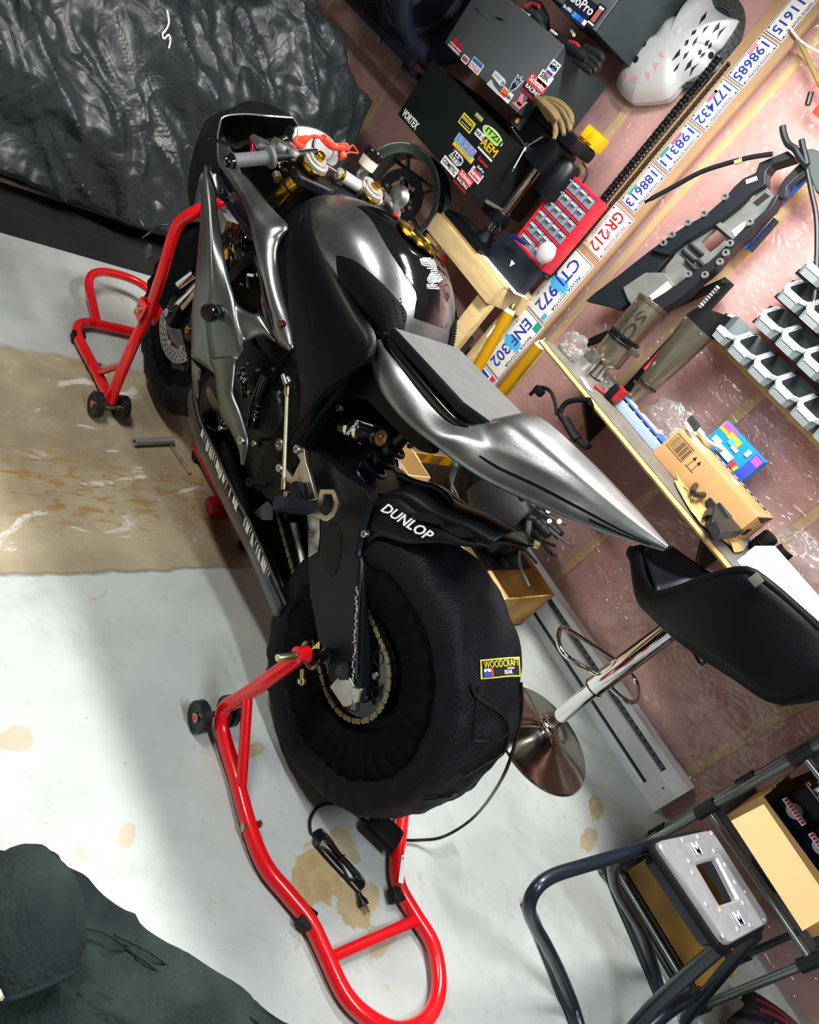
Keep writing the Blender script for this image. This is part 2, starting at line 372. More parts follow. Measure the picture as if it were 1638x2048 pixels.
class Surf:
    def __init__(s, mb): s.t = BVHTree.FromPolygons([tuple(p) for p in mb.v], mb.f)
    def hit(s, px, py, off=0.):
        d = ray(px, py).normalized(); r = s.t.ray_cast(CAM, d)
        if r[0] is None:
            q = s.t.find_nearest(CAM + d * 2.0); k = CAM + d * (q[0] - CAM).dot(d); q = s.t.find_nearest(k); h, n = q[0], q[1]
        else: h, n = r[0], r[1]
        if n.dot(d) > 0: n = -n
        return h + n * off, n
    def poly(s, c, pts, off):
        o = CRP[c]; return [s.hit(o[0] + o[2] * x, o[1] + o[2] * y, off)[0] for x, y in pts]
    def patch(s, c, a, b, nu, nv, off, sm=5):
        o = CRP[c]; A = resample(cr([V((x, y, 0)) for x, y in a], sm), nu); Bq = resample(cr([V((x, y, 0)) for x, y in b], sm), nu); rows = []
        for i in range(nu + 1): rows.append([s.hit(o[0] + o[2] * q.x, o[1] + o[2] * q.y, off)[0] for q in [A[i].lerp(Bq[i], j / nv) for j in range(nv + 1)]])
        return MB().grid(rows)
RA = wd_(-.585, 0, .381); FA = wd_(-1.955, 0, .372)
bike = thing('motorcycle', 'black and bare silver sport motorcycle standing on red paddock stands', 'motorcycle', (-1.25, YB, 0))
BODY = mat('sanded_silver_bodywork', '9ea1a2', .31, .92, col2='6c7073', vscale=7, bump=.03, bscale=200)
FRAME = mat('frame_black', '06080c', .42, 0, bump=.03, bscale=150, spec=.16)
SEATP = mat('seat_foam_glare', '4e5050', .75, var=.08, vscale=20, bump=.15, bscale=300)  # pad top greyer than its black sides: glare put into the colour
RUBG = mat('grip_grey', '4c4f52', .65, bump=.25, bscale=260)
CAST = mat('engine_black', '090a0d', .4, 0, bump=.2, bscale=90, spec=.3)
ANOD = mat('machined_silver', 'b9b6ae', .3, 1., var=.12, vscale=40)
REDA = mat('red_plastic', 'e32322', .35)
BODY_SHADED = mat('silver_bodywork_shaded', '7f8684', .33, .85, col2='6a716f', vscale=5)  # bodywork silver darkened: shade painted on panels that face away from the light
# --- tail unit
def rail(pts, n=5): return cr([wd_(*p) for p in pts], n)
A = [(-1.15, 0, .955), (-1.05, 0, .968), (-.95, 0, .978), (-.87, 0, .988), (-.822, 0, 1.0), (-.802, 0, 1.062), (-.765, 0, 1.098), (-.70, 0, 1.117), (-.6, 0, 1.130), (-.5, 0, 1.138), (-.42, 0, 1.144), (-.36, 0, 1.150)]
Bq = [(-1.15, .08, .957), (-1.05, .10, .97), (-.95, .105, .98), (-.87, .105, .99), (-.822, .085, 1.0), (-.795, .070, 1.040), (-.76, .072, 1.073), (-.69, .070, 1.094), (-.6, .060, 1.114), (-.5, .043, 1.129), (-.42, .024, 1.140), (-.357, .005, 1.149)]
Cq = [(-1.148, .118, .955), (-1.05, .128, .962), (-.95, .128, .965), (-.87, .126, .975), (-.82, .118, .990), (-.785, .104, 1.012), (-.745, .103, 1.026), (-.69, .100, 1.050), (-.6, .083, 1.088), (-.5, .058, 1.115), (-.42, .033, 1.133), (-.356, .006, 1.147)]
Dq = [(-1.142, .128, .935), (-1.05, .148, .930), (-.95, .150, .930), (-.88, .156, .938), (-.82, .156, .955), (-.78, .138, .985), (-.735, .118, 1.005), (-.68, .110, 1.025), (-.6, .094, 1.062), (-.5, .068, 1.098), (-.42, .042, 1.122), (-.355, .007, 1.144)]
Eq = [(-1.10, .130, .895), (-1.03, .145, .890), (-.96, .150, .896), (-.885, .152, .909), (-.81, .150, .932), (-.76, .142, .946), (-.70, .130, .965), (-.65, .122, .985), (-.58, .106, 1.018), (-.49, .083, 1.062), (-.42, .050, 1.100), (-.355, .006, 1.138)]
Fq = [(-1.08, .09, .885), (-1.02, .10, .882), (-.96, .10, .888), (-.885, .10, .90), (-.81, .10, .922), (-.76, .09, .938), (-.70, .08, .958), (-.65, .07, .978), (-.58, .06, 1.012), (-.49, .045, 1.058), (-.42, .03, 1.098), (-.355, .003, 1.137)]
rails = [rail(q) for q in (A, Bq, Cq, Dq, Eq, Fq)]
rows = []
for i in range(len(rails[0])): 
    prof = cr([r[i] for r in rails], 4); rows.append(prof)
tm = MB().grid(rows); both('tail_unit', tm, BODY, bike, ang=70)
# dark vent grooves along the tail flank
for k, (o1, o2) in enumerate(((.25, .38), (.55, .70))):
    a = [rails[3][i].lerp(rails[4][i], o1) + V((0, -.0025, 0)) for i in range(30, 54)]; b = [rails[3][i].lerp(rails[4][i], o2) + V((0, -.0025, 0)) for i in range(30, 54)]
    both('tail_groove', MB().grid([a, b]), BLKG, bike)
pad = [(-1.135, .122), (-.842, .122), (-.785, .082), (-.785, -.082), (-.842, -.122), (-1.135, -.122)]
pz = lambda x: .987 + (x + 1.135) * .11
mb = MB(); n = 6
lo = [wd_(x, d, pz(x) - .012) for x, d in pad]; hi = [wd_(x * 1 + (.004 if x < -1 else -.004), d * .97, pz(x) + .012) for x, d in pad]
mb.add(lo + hi, [tuple(range(6))[::-1], tuple(range(6, 12))] + [(j, (j + 1) % 6, 6 + (j + 1) % 6, 6 + j) for j in range(6)])
sp = obj('seat_pad', mb, BLKM, bike, bevel=.003)
obj('seat_top', MB().prism([p + V((0, 0, .0005)) for p in hi], V((0, 0, .0025))), SEATP, bike, bevel=.001)
both('seat_base', strip([wd_(-1.14, .121, .975), wd_(-.95, .126, .99), wd_(-.84, .124, 1.0), wd_(-.785, .09, 1.008)], [wd_(-1.13, .13, .958), wd_(-.95, .129, .966), wd_(-.84, .126, .98), wd_(-.782, .10, 1.0)], 14, 2), BLKG, bike, solid=.004)
# --- tank
TST = [(-1.69, .985, .10, .90), (-1.66, 1.045, .125, .90), (-1.60, 1.083, .145, .905), (-1.52, 1.112, .165, .91), (-1.44, 1.128, .178, .915), (-1.36, 1.133, .182, .92), (-1.28, 1.118, .172, .925), (-1.21, 1.083, .150, .93), (-1.15, 1.030, .125, .93), (-1.115, .975, .105, .93)]
def tank_pts(x, zt, w, zb, n=16):
    out = []
    for j in range(n + 1):
        t = j / n * PI / 2 * 1.28; c, s = math.cos(t), math.sin(t)
        d = w * (abs(s) ** .82); 
        z = zb + (zt - zb) * (.36 + .64 * max(c, 0) ** .9) if c > 0 else zb + (zt - zb) * (.36 + .36 * c / .43)
        if t > PI / 2: d = w * (1 - .35 * ((t - PI / 2) / .44) ** 1.5)
        out.append(wd_(x, d, z))
    return out
cols = [tank_pts(*q) for q in TST]
rows = list(zip(*[cr(list(c), 5) for c in zip(*cols)]))
tank = MB().grid([list(r) for r in rows]); both('fuel_tank', tank, BODY, bike, ang=60)
ts = Surf(tank)
TBLK = mat('tank_black_gloss', '06080c', .07, coat=1.)
# glossy black upper panel: from the tank boundary line to the centre line
edge = ts.poly('f', [(830, 520), (900, 575), (980, 700), (1060, 840), (1130, 960), (1190, 1050), (1205, 1110), (1192, 1170), (1172, 1240)], .002)
xs = [p.x for p in edge]
ctr = []
for i, p in enumerate(edge):
    x = p.x
    for a, b in zip(TST, TST[1:]):
        if a[0] <= x <= b[0] or b is TST[-1]:
            k = (x - a[0]) / (b[0] - a[0]); ctr.append(wd_(x, 0, a[1] + (b[1] - a[1]) * min(k, 1) + .002)); break
rows = []
tq = ts.t
for a, b in zip(resample(cr(edge, 4), 24), resample(cr(ctr, 4), 24)):
    r = []
    for j in range(11):
        p = a.lerp(b, j / 10); q = tq.find_nearest(p + V((0, -.02, .06))); h, nn = q[0], q[1]
        if nn.z < 0: nn = -nn
        r.append(h + nn * .0022)
    r[-1].y = YB; rows.append(r)
both('tank_top_panel', MB().grid(rows), TBLK, bike, ang=80)
# knee pad with studs
kp = ts.patch('f', [(748, 800), (758, 900), (800, 980), (850, 1050), (890, 1120), (945, 1185), (990, 1212)], [(765, 798), (850, 828), (930, 890), (1010, 965), (1080, 1045), (1125, 1110), (1110, 1205)], 22, 10, .004)
RPAD = mat('knee_pad_rubber', '07090c', .5, bump=.1, bscale=200, spec=.15)
for k, o in enumerate(both('knee_pad', kp, RPAD, bike)):
    st = MB()
    for i in range(9):
        for j in range(8):
            u, v = i / 8, j / 7
            x = 870 + 235 * v + (u - .5) * 30; y = 1080 - 45 * v + u * 150
            if x > 1115 - (u > .8) * 15: continue
            h, nn = ts.hit(400 + .3663 * x, 220 + .3663 * y, .005); st.sph(h, .0022, 6, 4)
    obj('grip_stud', st if k == 0 else mirrored(st), BLKG, o)
# fuel cap
cc = wd_(-1.365, -.008, 1.135); nn = V((-.04, .10, 1)).normalized()
cap = obj('fuel_cap', MB().lathe(cc, nn, [(.062, -.004), (.066, .002), (.064, .007), (.052, .008), (.050, .004), (.034, .004), (.032, .008), (.0, .008)], 40), GOLD, bike)
for k in range(6):
    a = k * PI / 3; p = cc + nn * .008 + V((math.cos(a), math.sin(a), 0)) * .057; obj('cap_bolt', MB().cyl(p, p + nn * .003, .004, n=10), STEEL, cap)
obj('cap_recess', MB().lathe(cc, nn, [(.049, .0045), (.035, .0055)], 36, cap=False), BLKP, cap)
obj('cap_key_flap', MB().bbox(cc + nn * .010, (.05, .012, .005), .002), BLKM, cap)
# white hatched emblem along the tank top
em = MB()
for k in range(26):
    t = k / 25; w = .012 + .030 * abs(math.sin(t * 7.5)) ** .7 * (1 - .3 * t); x0 = -1.285 + .13 * t; dc = -.012 + .012 * math.sin(t * 9)
    def onT(x, d):
        q = tq.find_nearest(V((x, YB - abs(d), 1.2))); h, m_ = q[0], q[1]; m_ = m_ if m_.z > 0 else -m_; h = h + m_ * .0034; return h if d >= 0 else V((h.x, 2 * YB - h.y, h.z))
    a, b = onT(x0, dc - w), onT(x0 + .014, dc + w); a2, b2 = onT(x0 + .0028, dc - w), onT(x0 + .0168, dc + w); mids = [(onT(x0 + .014 * u, dc - w + 2 * w * u), onT(x0 + .014 * u + .0028, dc - w + 2 * w * u)) for u in (.25, .5, .75)]
    em.grid([[a, a2]] + [[p, q] for p, q in mids] + [[b, b2]])
obj('emblem', em, mat('emblem_silver', 'c9ccce', .4, .3), bike)
# --- frame spars
fs = strip(BL('p', [(628, 405, .12), (640, 450, .145), (660, 505, .16), (690, 570, .165), (725, 630, .155), (752, 672, .15), (745, 720, .15), (712, 740, .15), (695, 765, .15)]),
           BL('p', [(560, 470, .155), (553, 510, .17), (554, 560, .18), (564, 620, .185), (580, 690, .185), (592, 740, .185), (598, 800, .18), (592, 850, .175), (570, 900, .165)]), 34, 10, .028, pw=.6)
both('frame_spar', fs, FRAME, bike, solid=.006, ang=60)
both('frame_ridge', MB().tube(BL('p', [(603, 430, .16), (596, 470, .178), (596, 520, .19), (603, 570, .196), (622, 640, .20), (640, 700, .195)]), .006, 8, 5), FRAME, bike)
fp = plate(BL('p', [(586, 700), (640, 720), (672, 726), (676, 745), (680, 770), (665, 800), (640, 830), (615, 870), (600, 900), (592, 960), (575, 1000), (545, 1005), (520, 985), (515, 940), (530, 900), (548, 860), (552, 820), (545, 770), (560, 730)], .155), .04, 3)
both('pivot_plate', fp, FRAME, bike, bevel=.006)
both('side_cover', plate(BL('p', [(668, 640), (752, 690), (765, 770), (830, 850), (870, 900), (835, 900), (780, 850), (730, 800), (690, 790), (676, 740), (655, 700)], .125), .02, 3), FRAME, bike, bevel=.006)
def bolt(c, x, y, d, r=.009, m=None, parent=bike, L=.008, nm='bolt'):
    p = B(c, x, y, d); o = obj(nm, MB().lathe(p, V((0, -1, 0)), [(r, -.004), (r, L * .6), (r * .85, L), (r * .5, L), (r * .45, L * .5), (0, L * .5)], 14), m or STEEL, parent)
    return o
bolt('m', 730, 335, .158, .011); bolt('m', 440, 790, .165, .017, ANOD); bolt('m', 765, 590, .14, .009, DKST); bolt('g3', 1300, 230, .165, .014, BLKM); bolt('g3', 825, 805, .16, .009); bolt('m', 120, 700, .2, .008)
# --- engine mass
eng = obj('engine', MB().bbox(wd_(-1.36, 0, .52), (.42, .30, .36), .05), CAST, bike)
obj('cylinder_block', MB().bbox(wd_(-1.46, 0, .74), (.24, .30, .26), .04, Matrix.Rotation(-.4, 3, 'Y')), CAST, eng)
obj('oil_pan', MB().bbox(wd_(-1.32, 0, .32), (.30, .2, .14), .03), CAST, eng)
obj('gearbox', MB().bbox(wd_(-1.12, 0, .50), (.16, .24, .24), .04), CAST, eng)
p = B('g3', 360, 330, .165)
obj('stator_cover', MB().lathe(p + V((0, .03, 0)), V((0, -1, 0)), [(.085, -.03), (.085, .01), (.076, .026), (.06, .034), (0, .034)], 32), CAST, eng)
obj('cover_badge', plate(BL('g3', [(290, 210), (325, 200), (430, 410), (400, 435), (360, 420), (300, 300)], .171), .003, 3), mat('badge_tan', 'b3a67c', .5), eng)
obj('sprocket_cover', MB().lathe(B('g3', 960, 480, .15), V((0, -1, 0)), [(.075, -.04), (.075, .0), (.066, .012), (0, .014)], 28), CAST, eng)
for pts, r in (([(950, 60), (900, 180), (840, 330), (800, 460), (790, 560), (770, 620)], .016), ([(680, 20), (640, 60), (690, 160), (700, 300)], .009), ([(560, 560), (470, 600), (440, 500), (380, 460)], .012)):
    obj('hose', MB().tube(BL('g3', pts, .172), r, 10, 5), BLKG, eng)
for x, y in ((825, 380), (815, 450), (800, 500)): obj('hose_clamp', MB().lathe(B('g3', x, y, .172), B('g3', 780, 600, .17) - B('g3', 840, 330, .17), [(.0165, -.004), (.0185, -.003), (.0185, .003), (.0165, .004)], 16), DKST, eng)
for x, y in ((710, 45), (690, 90), (730, 110), (770, 250), (685, 490), (1105, 250), (500, 640), (855, 5)): bolt('g3', x, y, .175, .006, STEEL, eng)
for x, y in ((740, 1245), (685, 1290), (860, 1310), (1035, 1305), (720, 1440), (770, 1560)): bolt('g2', x, y, .17, .006, STEEL, eng)
rad = obj('radiator', MB().bbox(wd_(-1.72, 0, .66), (.04, .34, .34), .01, Matrix.Rotation(.3, 3, 'Y')), BLKM, bike)
# wiring and parts seen through the fairing opening
for k in range(16):
    x, y = random.uniform(470, 800), random.uniform(1330, 1600); d = random.uniform(.10, .17)
    obj('wiring_plug', MB().bbox(B('g1', x, y, d), (.025 + jit(.01), .02, .022 + jit(.008)), .004, Matrix.Rotation(random.random() * 3, 3, 'Y')), BLKG if k % 3 else DKST, bike)
for k in range(7):
    q = [B('g1', 480 + 50 * k + jit(20), 1320 + jit(40), .14), B('g1', 520 + 40 * k + jit(50), 1450 + jit(30), .16), B('g2', 560 + 30 * k + jit(40), 80 + jit(60), .15), B('g2', 600 + 25 * k + jit(40), 330 + jit(80), .15)]
    obj('wiring', MB().tube(q, .004 + .002 * (k % 2), 7, 5), BLKG, bike)
obj('gold_tube_inner', MB().cyl(B('g1', 600, 1240, .1), B('g1', 570, 1370, .1), .026), GOLD, bike)
obj('white_reservoir', MB().bbox(B('g1', 510, 1240, .10), (.10, .05, .05), .015), mat('reservoir_grey', 'a8acae', .4), bike)
obj('wire_tag', MB().bbox(B('g2', 768, 275, .16), (.03, .003, .008), .001, Matrix.Rotation(-.55, 3, 'Y')), WHTP, bike)
# --- fairing
arm_l = BL('g1', [(440, 600, .235), (490, 690, .235), (560, 790, .235), (650, 930, .235), (720, 1080, .235), (770, 1250, .235), (800, 1400, .235)]) + BL('g2', [(835, 20, .235), (880, 230, .232), (930, 400, .23), (980, 620, .225), (1030, 830, .215), (1055, 1000, .205), (1150, 1080, .195), (1225, 1122, .19)])
arm_r = BL('g1', [(520, 625, .215), (690, 710, .205), (770, 790, .195), (860, 890, .185), (960, 1030, .18), (1090, 1170, .18), (1185, 1280, .185), (1110, 1410, .195)]) + BL('g2', [(1060, 10, .21), (1080, 250, .21), (1130, 480, .205), (1190, 730, .2), (1225, 870, .195), (1258, 1000, .19), (1270, 1100, .188)])
both('fairing_arm', strip(arm_l, arm_r, 40, 8, .016, sm=6, pw=.7), BODY, bike, solid=.004, ang=70)
duct_l = BL('g1', [(292, 625, .245), (330, 760, .235), (385, 940, .225), (440, 970, .205), (560, 1130, .20), (680, 1290, .198), (750, 1390, .20)])
duct_r = BL('g1', [(440, 640, .232), (500, 710, .228), (600, 860, .226), (690, 1020, .226), (745, 1180, .226), (780, 1320, .226), (800, 1420, .226)])
both('fairing_duct', strip(duct_l, duct_r, 26, 8, -.022, sm=6), mat('duct_dark', '1a2026', .18, .2, coat=.5), bike, solid=.003, ang=70)
pl_l = BL('g1', [(290, 620, .252), (258, 740, .255), (236, 880, .255), (233, 1050, .252), (225, 1250, .25), (208, 1450, .25)]) + BL('g2', [(190, 120, .25), (165, 420, .25), (135, 670, .248), (135, 900, .245), (130, 1170, .24)])
pl_m = BL('g1', [(292, 622, .253), (300, 740, .263), (310, 880, .268), (325, 1050, .27), (335, 1250, .272), (345, 1450, .272)]) + BL('g2', [(350, 120, .272), (360, 420, .272), (320, 670, .27), (320, 900, .268), (382, 1345, .255)])
pl_r = BL('g1', [(296, 622, .25), (335, 790, .248), (390, 960, .245), (405, 1110, .243), (435, 1300, .242), (488, 1600, .245)]) + BL('g2', [(530, 290, .248), (590, 520, .25), (620, 700, .25), (690, 1080, .245), (612, 1190, .245)])
both('fairing_front_facet', strip(pl_l, pl_m, 34, 5, .006), BODY_SHADED, bike, solid=.004, ang=70)
both('fairing_side_panel', strip(pl_m, pl_r, 34, 5, .004), BODY_SHADED, bike, solid=.004, ang=70)
lg_l = BL('g2', [(330, 1190, .262), (375, 1330, .255)]) + BL('g3', [(388, 80, .252), (412, 270, .248), (445, 490, .24), (545, 645, .232), (640, 850, .225), (690, 1042, .22)])
lg_r = BL('g2', [(640, 1170, .245), (606, 1230, .245)]) + BL('g3', [(597, 20, .245), (583, 240, .243), (650, 430, .238), (712, 620, .23), (747, 800, .225), (705, 1042, .219)])
both('fairing_leg', strip(lg_l, lg_r, 26, 6, .010), BODY_SHADED, bike, solid=.004, ang=70)
wb_t = BL('g2', [(585, 515, .25), (650, 615, .245), (740, 675, .238), (830, 702, .228), (872, 692, .222), (960, 840, .212), (1050, 1000, .205)])
wb_b = BL('g2', [(690, 1080, .246), (705, 1050, .24), (735, 1000, .234), (800, 958, .226), (870, 938, .22), (950, 950, .212), (1055, 1010, .204)])
both('fairing_web', strip(wb_t, wb_b, 20, 5, .010), BODY, bike, solid=.004, ang=70)
both('duct_side', strip(BL('g2', [(840, 60, .22), (900, 360, .215), (960, 620, .205), (1050, 1000, .2)]), BL('g2', [(790, 60, .19), (860, 400, .185), (880, 680, .19), (1040, 990, .198)]), 14, 3), mat('duct_dark', '1a2026'), bike, solid=.003)
bolt('g2', 1115, 812, .214, .011, mat('red_bolt', '7a1c24', .25, .8)); bolt('g3', 680, 770, .242, .012, STEEL)
# lower front strip and belly pan
both('fairing_lower_strip', strip(BL('g2', [(133, 1190, .24), (136, 1420, .235)]) + BL('g3', [(140, 60, .23), (160, 250, .225)]), BL('g2', [(235, 1310, .238), (215, 1430, .235)]) + BL('g3', [(208, 80, .23), (200, 330, .222)]), 14, 3, .004), BODY_SHADED, bike, solid=.004)
rim = BL('g3', [(150, 120, .232), (165, 300, .228), (225, 560, .222), (310, 740, .215), (400, 930, .208), (510, 1170, .198), (625, 1410, .186), (735, 1620, .175)]) + BL('p', [(520, 1090, .16), (545, 1150, .15), (572, 1210, .14)])
low = [V((p.x, YB - max(.03, (YB - p.y) - .07), max(.12, p.z - .13))) for p in rim]; bot = [V((p.x, YB, max(.10, p.z - .17))) for p in rim]
bp_ = strip(rim, low, 34, 4, .02, out=(0, -1, -.3)); bq = strip(low, bot, 34, 3, .01, out=(0, 0, -1)); bp_.add(bq.v, bq.f)
ZEB = mat('belly_black', '0d0f12', .25, coat=.4)
both('belly_pan', bp_, ZEB, bike, solid=.004, ang=60)
zb = MB()
rr = resample(cr(rim, 5), 120)
for k in range(22, 104, 2):
    if random.random() < .25: continue
    a = rr[k] + V((0, -.003, .002)); c = rr[min(120, k + 2 + random.randint(0, 3))]; dn = V((0, .012, -.03)) * random.uniform(.5, 1.1)
    zb.quad(a, rr[k + 1] + V((0, -.003, .002)), c + dn + V((0, -.012, 0)), rr[min(120, k + 2)] + dn + V((0, -.012, 0)))
obj('belly_stripes', zb, mat('stripe_white', 'd8d6cc', .5), bike, kind='stuff')
obj('belly_rim', MB().tube(rr, .004, 6), BODY, bike)
# nose / screen shell (inside faces the rider)
nr = [B('g1', 440, 640, .235), B('g1', 412, 500, .232), B('g1', 410, 300, .222), B('g1', 430, 180, .21), B('g1', 475, 75, .195), B('g1', 700, 45, .14), B('g1', 950, 65, .08), B('g1', 1120, 78, .03)]
nr.append(wd_(nr[-1].x + .0, 0, nr[-1].z + .012))
nf = [V((p.x - .16 - .10 * (1 - abs(YB - p.y) / .24), YB - (YB - p.y) * (.80 if i < 3 else .72), p.z - .10 + .01 * i / 8)) for i, p in enumerate(nr)]
nf2 = [V((p.x - .03, YB - (YB - p.y) * .72, p.z - .14)) for p in nf]
ns = strip(nr, nf, 34, 8, .012, out=(-.6, -.2, 1)); n2 = strip(nf, nf2, 34, 4, .01, out=(-1, 0, 0)); ns.add(n2.v, n2.f)
both('nose_fairing', ns, mat('nose_black', '0c0e11', .55, bump=.2, bscale=400, spec=.2), bike, solid=.004, ang=60)
both('nose_rim', MB().tube(cr(nr, 4), .0028, 6), BODY, bike)
both('nose_cheek', strip([nr[0], nr[1], nr[2]], [nr[0] + V((-.02, .06, -.06)), nr[1] + V((-.06, .06, -.08)), nr[2] + V((-.1, .06, -.10))], 10, 4, .005), mat('nose_black', ''), bike, solid=.003)
# slider puck
sp_ = B('g2', 440, 680, .262); se = B('g2', 270, 690, .335)
sl = obj('frame_slider', MB().lathe(sp_, se - sp_, [(.017, -.02), (.02, .0), (.02, .022), (.017, .03), (.023, .045), (.024, .066), (.018, .076), (0, .077)], 26), BLKG, bike)
# --- front end
ft, fb = wd_(-1.722, .105, 1.085), wd_(-1.925, .105, .48)
dirf = (ft - fb).normalized()
for s in (1, -1):
    k = lambda p: V((p.x, YB - s * (YB - p.y), p.z))
    F_, T_ = k(fb), k(ft); dv = (T_ - F_).normalized()
    fk = obj('fork_leg', MB().cyl(F_ + dv * .22, T_, .027, n=28), GOLD, bike)
    for u in (.105, .165, .235): q = T_ - dv * u; obj('cable_tie', MB().lathe(q, dv, [(.0272, -.003), (.0295, -.002), (.0295, .002), (.0272, .003)], 24, cap=False), BLKM, fk)
    obj('fork_lower', MB().lathe(F_ - dv * .11, dv, [(.012, 0), (.024, .01), (.026, .06), (.022, .11), (.021, .36)], 24), mat('fork_chrome', 'cfcfc8', .15, 1.), fk)
    obj('fork_foot', MB().bbox(F_ - dv * .10, (.07, .05, .10), .015), CAST, fk)
    obj('fork_cap', MB().lathe(T_, dv, [(.036, -.006), (.039, 0), (.037, .008), (.028, .009), (.026, .014), (.0, .014)], 32), mat('cap_silver', '9a978f', .35, .4), fk)
    obj('cap_rim', MB().lathe(T_, dv, [(.0375, -.016), (.040, -.013), (.040, -.004), (.0375, -.002)], 32, cap=False), GOLD, fk)
    obj('preload_nut', MB().lathe(T_ + dv * .014, dv, [(.013, 0), (.013, .014), (.011, .016), (.0, .017)], 6), GOLD, fk)
tc_ = wd_(-1.745, 0, 1.055)
cl = MB().prism([wd_(-1.685, .15, 1.045), wd_(-1.69, -.15, 1.045), wd_(-1.765, -.15, 1.06), wd_(-1.80, -.05, 1.066), wd_(-1.80, .05, 1.066), wd_(-1.765, .15, 1.06)], V((0, 0, -.028)))
obj('triple_clamp', cl, BLKM, bike, bevel=.006)
obj('lower_clamp', MB().bbox(wd_(-1.79, 0, .87), (.07, .27, .04), .01, Matrix.Rotation(.33, 3, 'Y')), BLKM, bike)
obj('steering_head', MB().cyl(wd_(-1.765, 0, 1.03), wd_(-1.82, 0, .86), .035), FRAME, bike)
obj('stem_nut', MB().lathe(wd_(-1.742, 0, 1.06), V((.3, 0, 1)), [(.02, 0), (.02, .012), (.014, .014), (0, .014)], 6), ALU, bike)
both('head_gusset', strip(BL('p', [(665, 405, .09), (640, 420, .11), (605, 470, .15)]), BL('p', [(690, 380, .03), (620, 400, .10), (575, 455, .15)]), 10, 3, .01), FRAME, bike, solid=.01)
# handlebars: clip-on, grip, bar end, lever
ge, gi = B('g1', 585, 555, .318), B('g1', 1010, 515, .222)
gd = (gi - ge).normalized()
for s in (1, -1):
    k = lambda p: V((p.x, YB - s * (YB - p.y), p.z)); a, b = k(ge), k(gi); dv = (b - a).normalized()
    obj('handlebar', MB().cyl(a, b + dv * .13, .011, n=16), BLKM, bike)
    g = obj('grip', MB().lathe(a, dv, [(.012, -.002), (.018, 0), (.0185, .004), (.0172, .008), (.0172, .075), (.019, .09), (.0275, .098), (.028, .104), (.026, .108), (.014, .110)], 28), RUBG, bike)
    obj('bar_end', MB().lathe(a, -dv, [(.017, -.001), (.0195, .003), (.0185, .010), (.014, .014), (.014, .02), (.011, .026), (0, .029)], 24), BLKG, bike)
    c0 = b + dv * .055
    obj('clip_on_clamp', MB().lathe(k(ft) - dirf * .05 if s > 0 else k(ft) - V((dirf.x, 0, dirf.z)) * .05, V((dirf.x, 0, dirf.z)), [(.028, -.022), (.036, -.02), (.036, .02), (.028, .022)], 24, cap=False), BLKM, bike)
    obj('perch', MB().bbox(c0 + V((-.012, 0, .004)), (.045, .03, .03), .006), ALU, bike)
    obj('perch_bolt', MB().cyl(c0 + V((-.03, 0, .015)), c0 + V((-.03, 0, .022)), .006), STEEL, bike)
lev = BL('g1', [(335, 350, .37), (350, 325, .362), (400, 335, .35), (520, 370, .32), (620, 395, .295), (680, 370, .28), (760, 350, .255), (820, 350, .245)])
obj('clutch_lever', MB().tube(lev, [.008, .007, .006, .006, .007, .008, .009, .009], 8, 5, flat=.55), BLKG, bike)
obj('lever_adjuster', MB().cyl(B('g1', 785, 300, .25), B('g1', 800, 440, .25), .008), mat('red_anodised', 'b5182c', .25, .8), bike)
obj('lever_pivot', MB().bbox(B('g1', 900, 380, .235), (.05, .05, .018), .005), ALU, bike)
obj('switch_body', MB().bbox(B('g1', 1080, 400, .205), (.035, .035, .03), .006), ALU, bike)
obj('clutch_cable', MB().tube(BL('g1', [(880, 370, .235), (960, 330, .21), (1060, 330, .18), (1150, 300, .13), (1180, 330, .09)]), .005, 8, 5), BLKG, bike)
for pts in ([(1080, 580, .19), (1140, 570, .17), (1200, 590, .14), (1240, 640, .12)], [(1090, 600, .18), (1110, 640, .17), (1180, 650, .15)]): obj('cable', MB().tube(BL('g1', pts), .004, 7, 4), CHR, bike)
obj('banjo', MB().cyl(B('g1', 1050, 700, .13), B('g1', 1075, 760, .13), .012), ALU, bike)
rp = BL('g1', [(335, 350, .37), (520, 370, .32), (680, 370, .28), (820, 350, .245)])
obj('brake_lever', mirrored(MB().tube(rp, .007, 8, 5, flat=.6)), BLKG, bike)
obj('brake_master', MB().bbox(wd_(-1.80, -.225, 1.035), (.035, .07, .03), .008), ALU, bike)
# gauge
gq = [B('g1', 1170, 310, .085), B('g1', 1250, 235, .07), B('g1', 1420, 230, .04), B('g4', 500, 330, -.01), B('g4', 600, 410, -.05)]
gc = wd_(-1.90, .0, 1.075); gn = V((.75, -.12, .65)).normalized(); gu = V((0, -1, 0)); gu = (gu - gn * gu.dot(gn)).normalized(); gv = gn.cross(gu)
if gv.z < 0: gv = -gv
def gp(u, v, w=0): return gc + gu * u + gv * v + gn * w
ol = [gp(u, v) for u, v in ((.078, -.02), (.078, .022), (.04, .040), (-.01, .046), (-.055, .035), (-.078, .005), (-.075, -.03), (-.04, -.045), (.04, -.04))]
gg = obj('gauge', MB().prism(cr(ol, 3, True), -gn * .045), mat('gauge_grey', '3a3d42', .4), bike, bevel=.004)
obj('gauge_screen', MB().prism([gp(.066, -.022, .001), gp(.066, .022, .001), gp(.028, .026, .001), gp(.024, -.022, .001)], gn * .002), mat('lcd', 'c9cdb0', .3), gg)
obj('tachometer', MB().lathe(gp(-.022, 0, .001), gn, [(.036, 0), (.036, .006), (.032, .007), (.031, .004), (0, .004)], 36), mat('gauge_ring', '5a5d62', .4), gg)
dl = obj('tach_dial', MB().lathe(gp(-.022, 0, .0055), gn, [(.0305, 0), (0, .0005)], 30), mat('dial_dark', '22262c', .4), gg)
tk = MB()
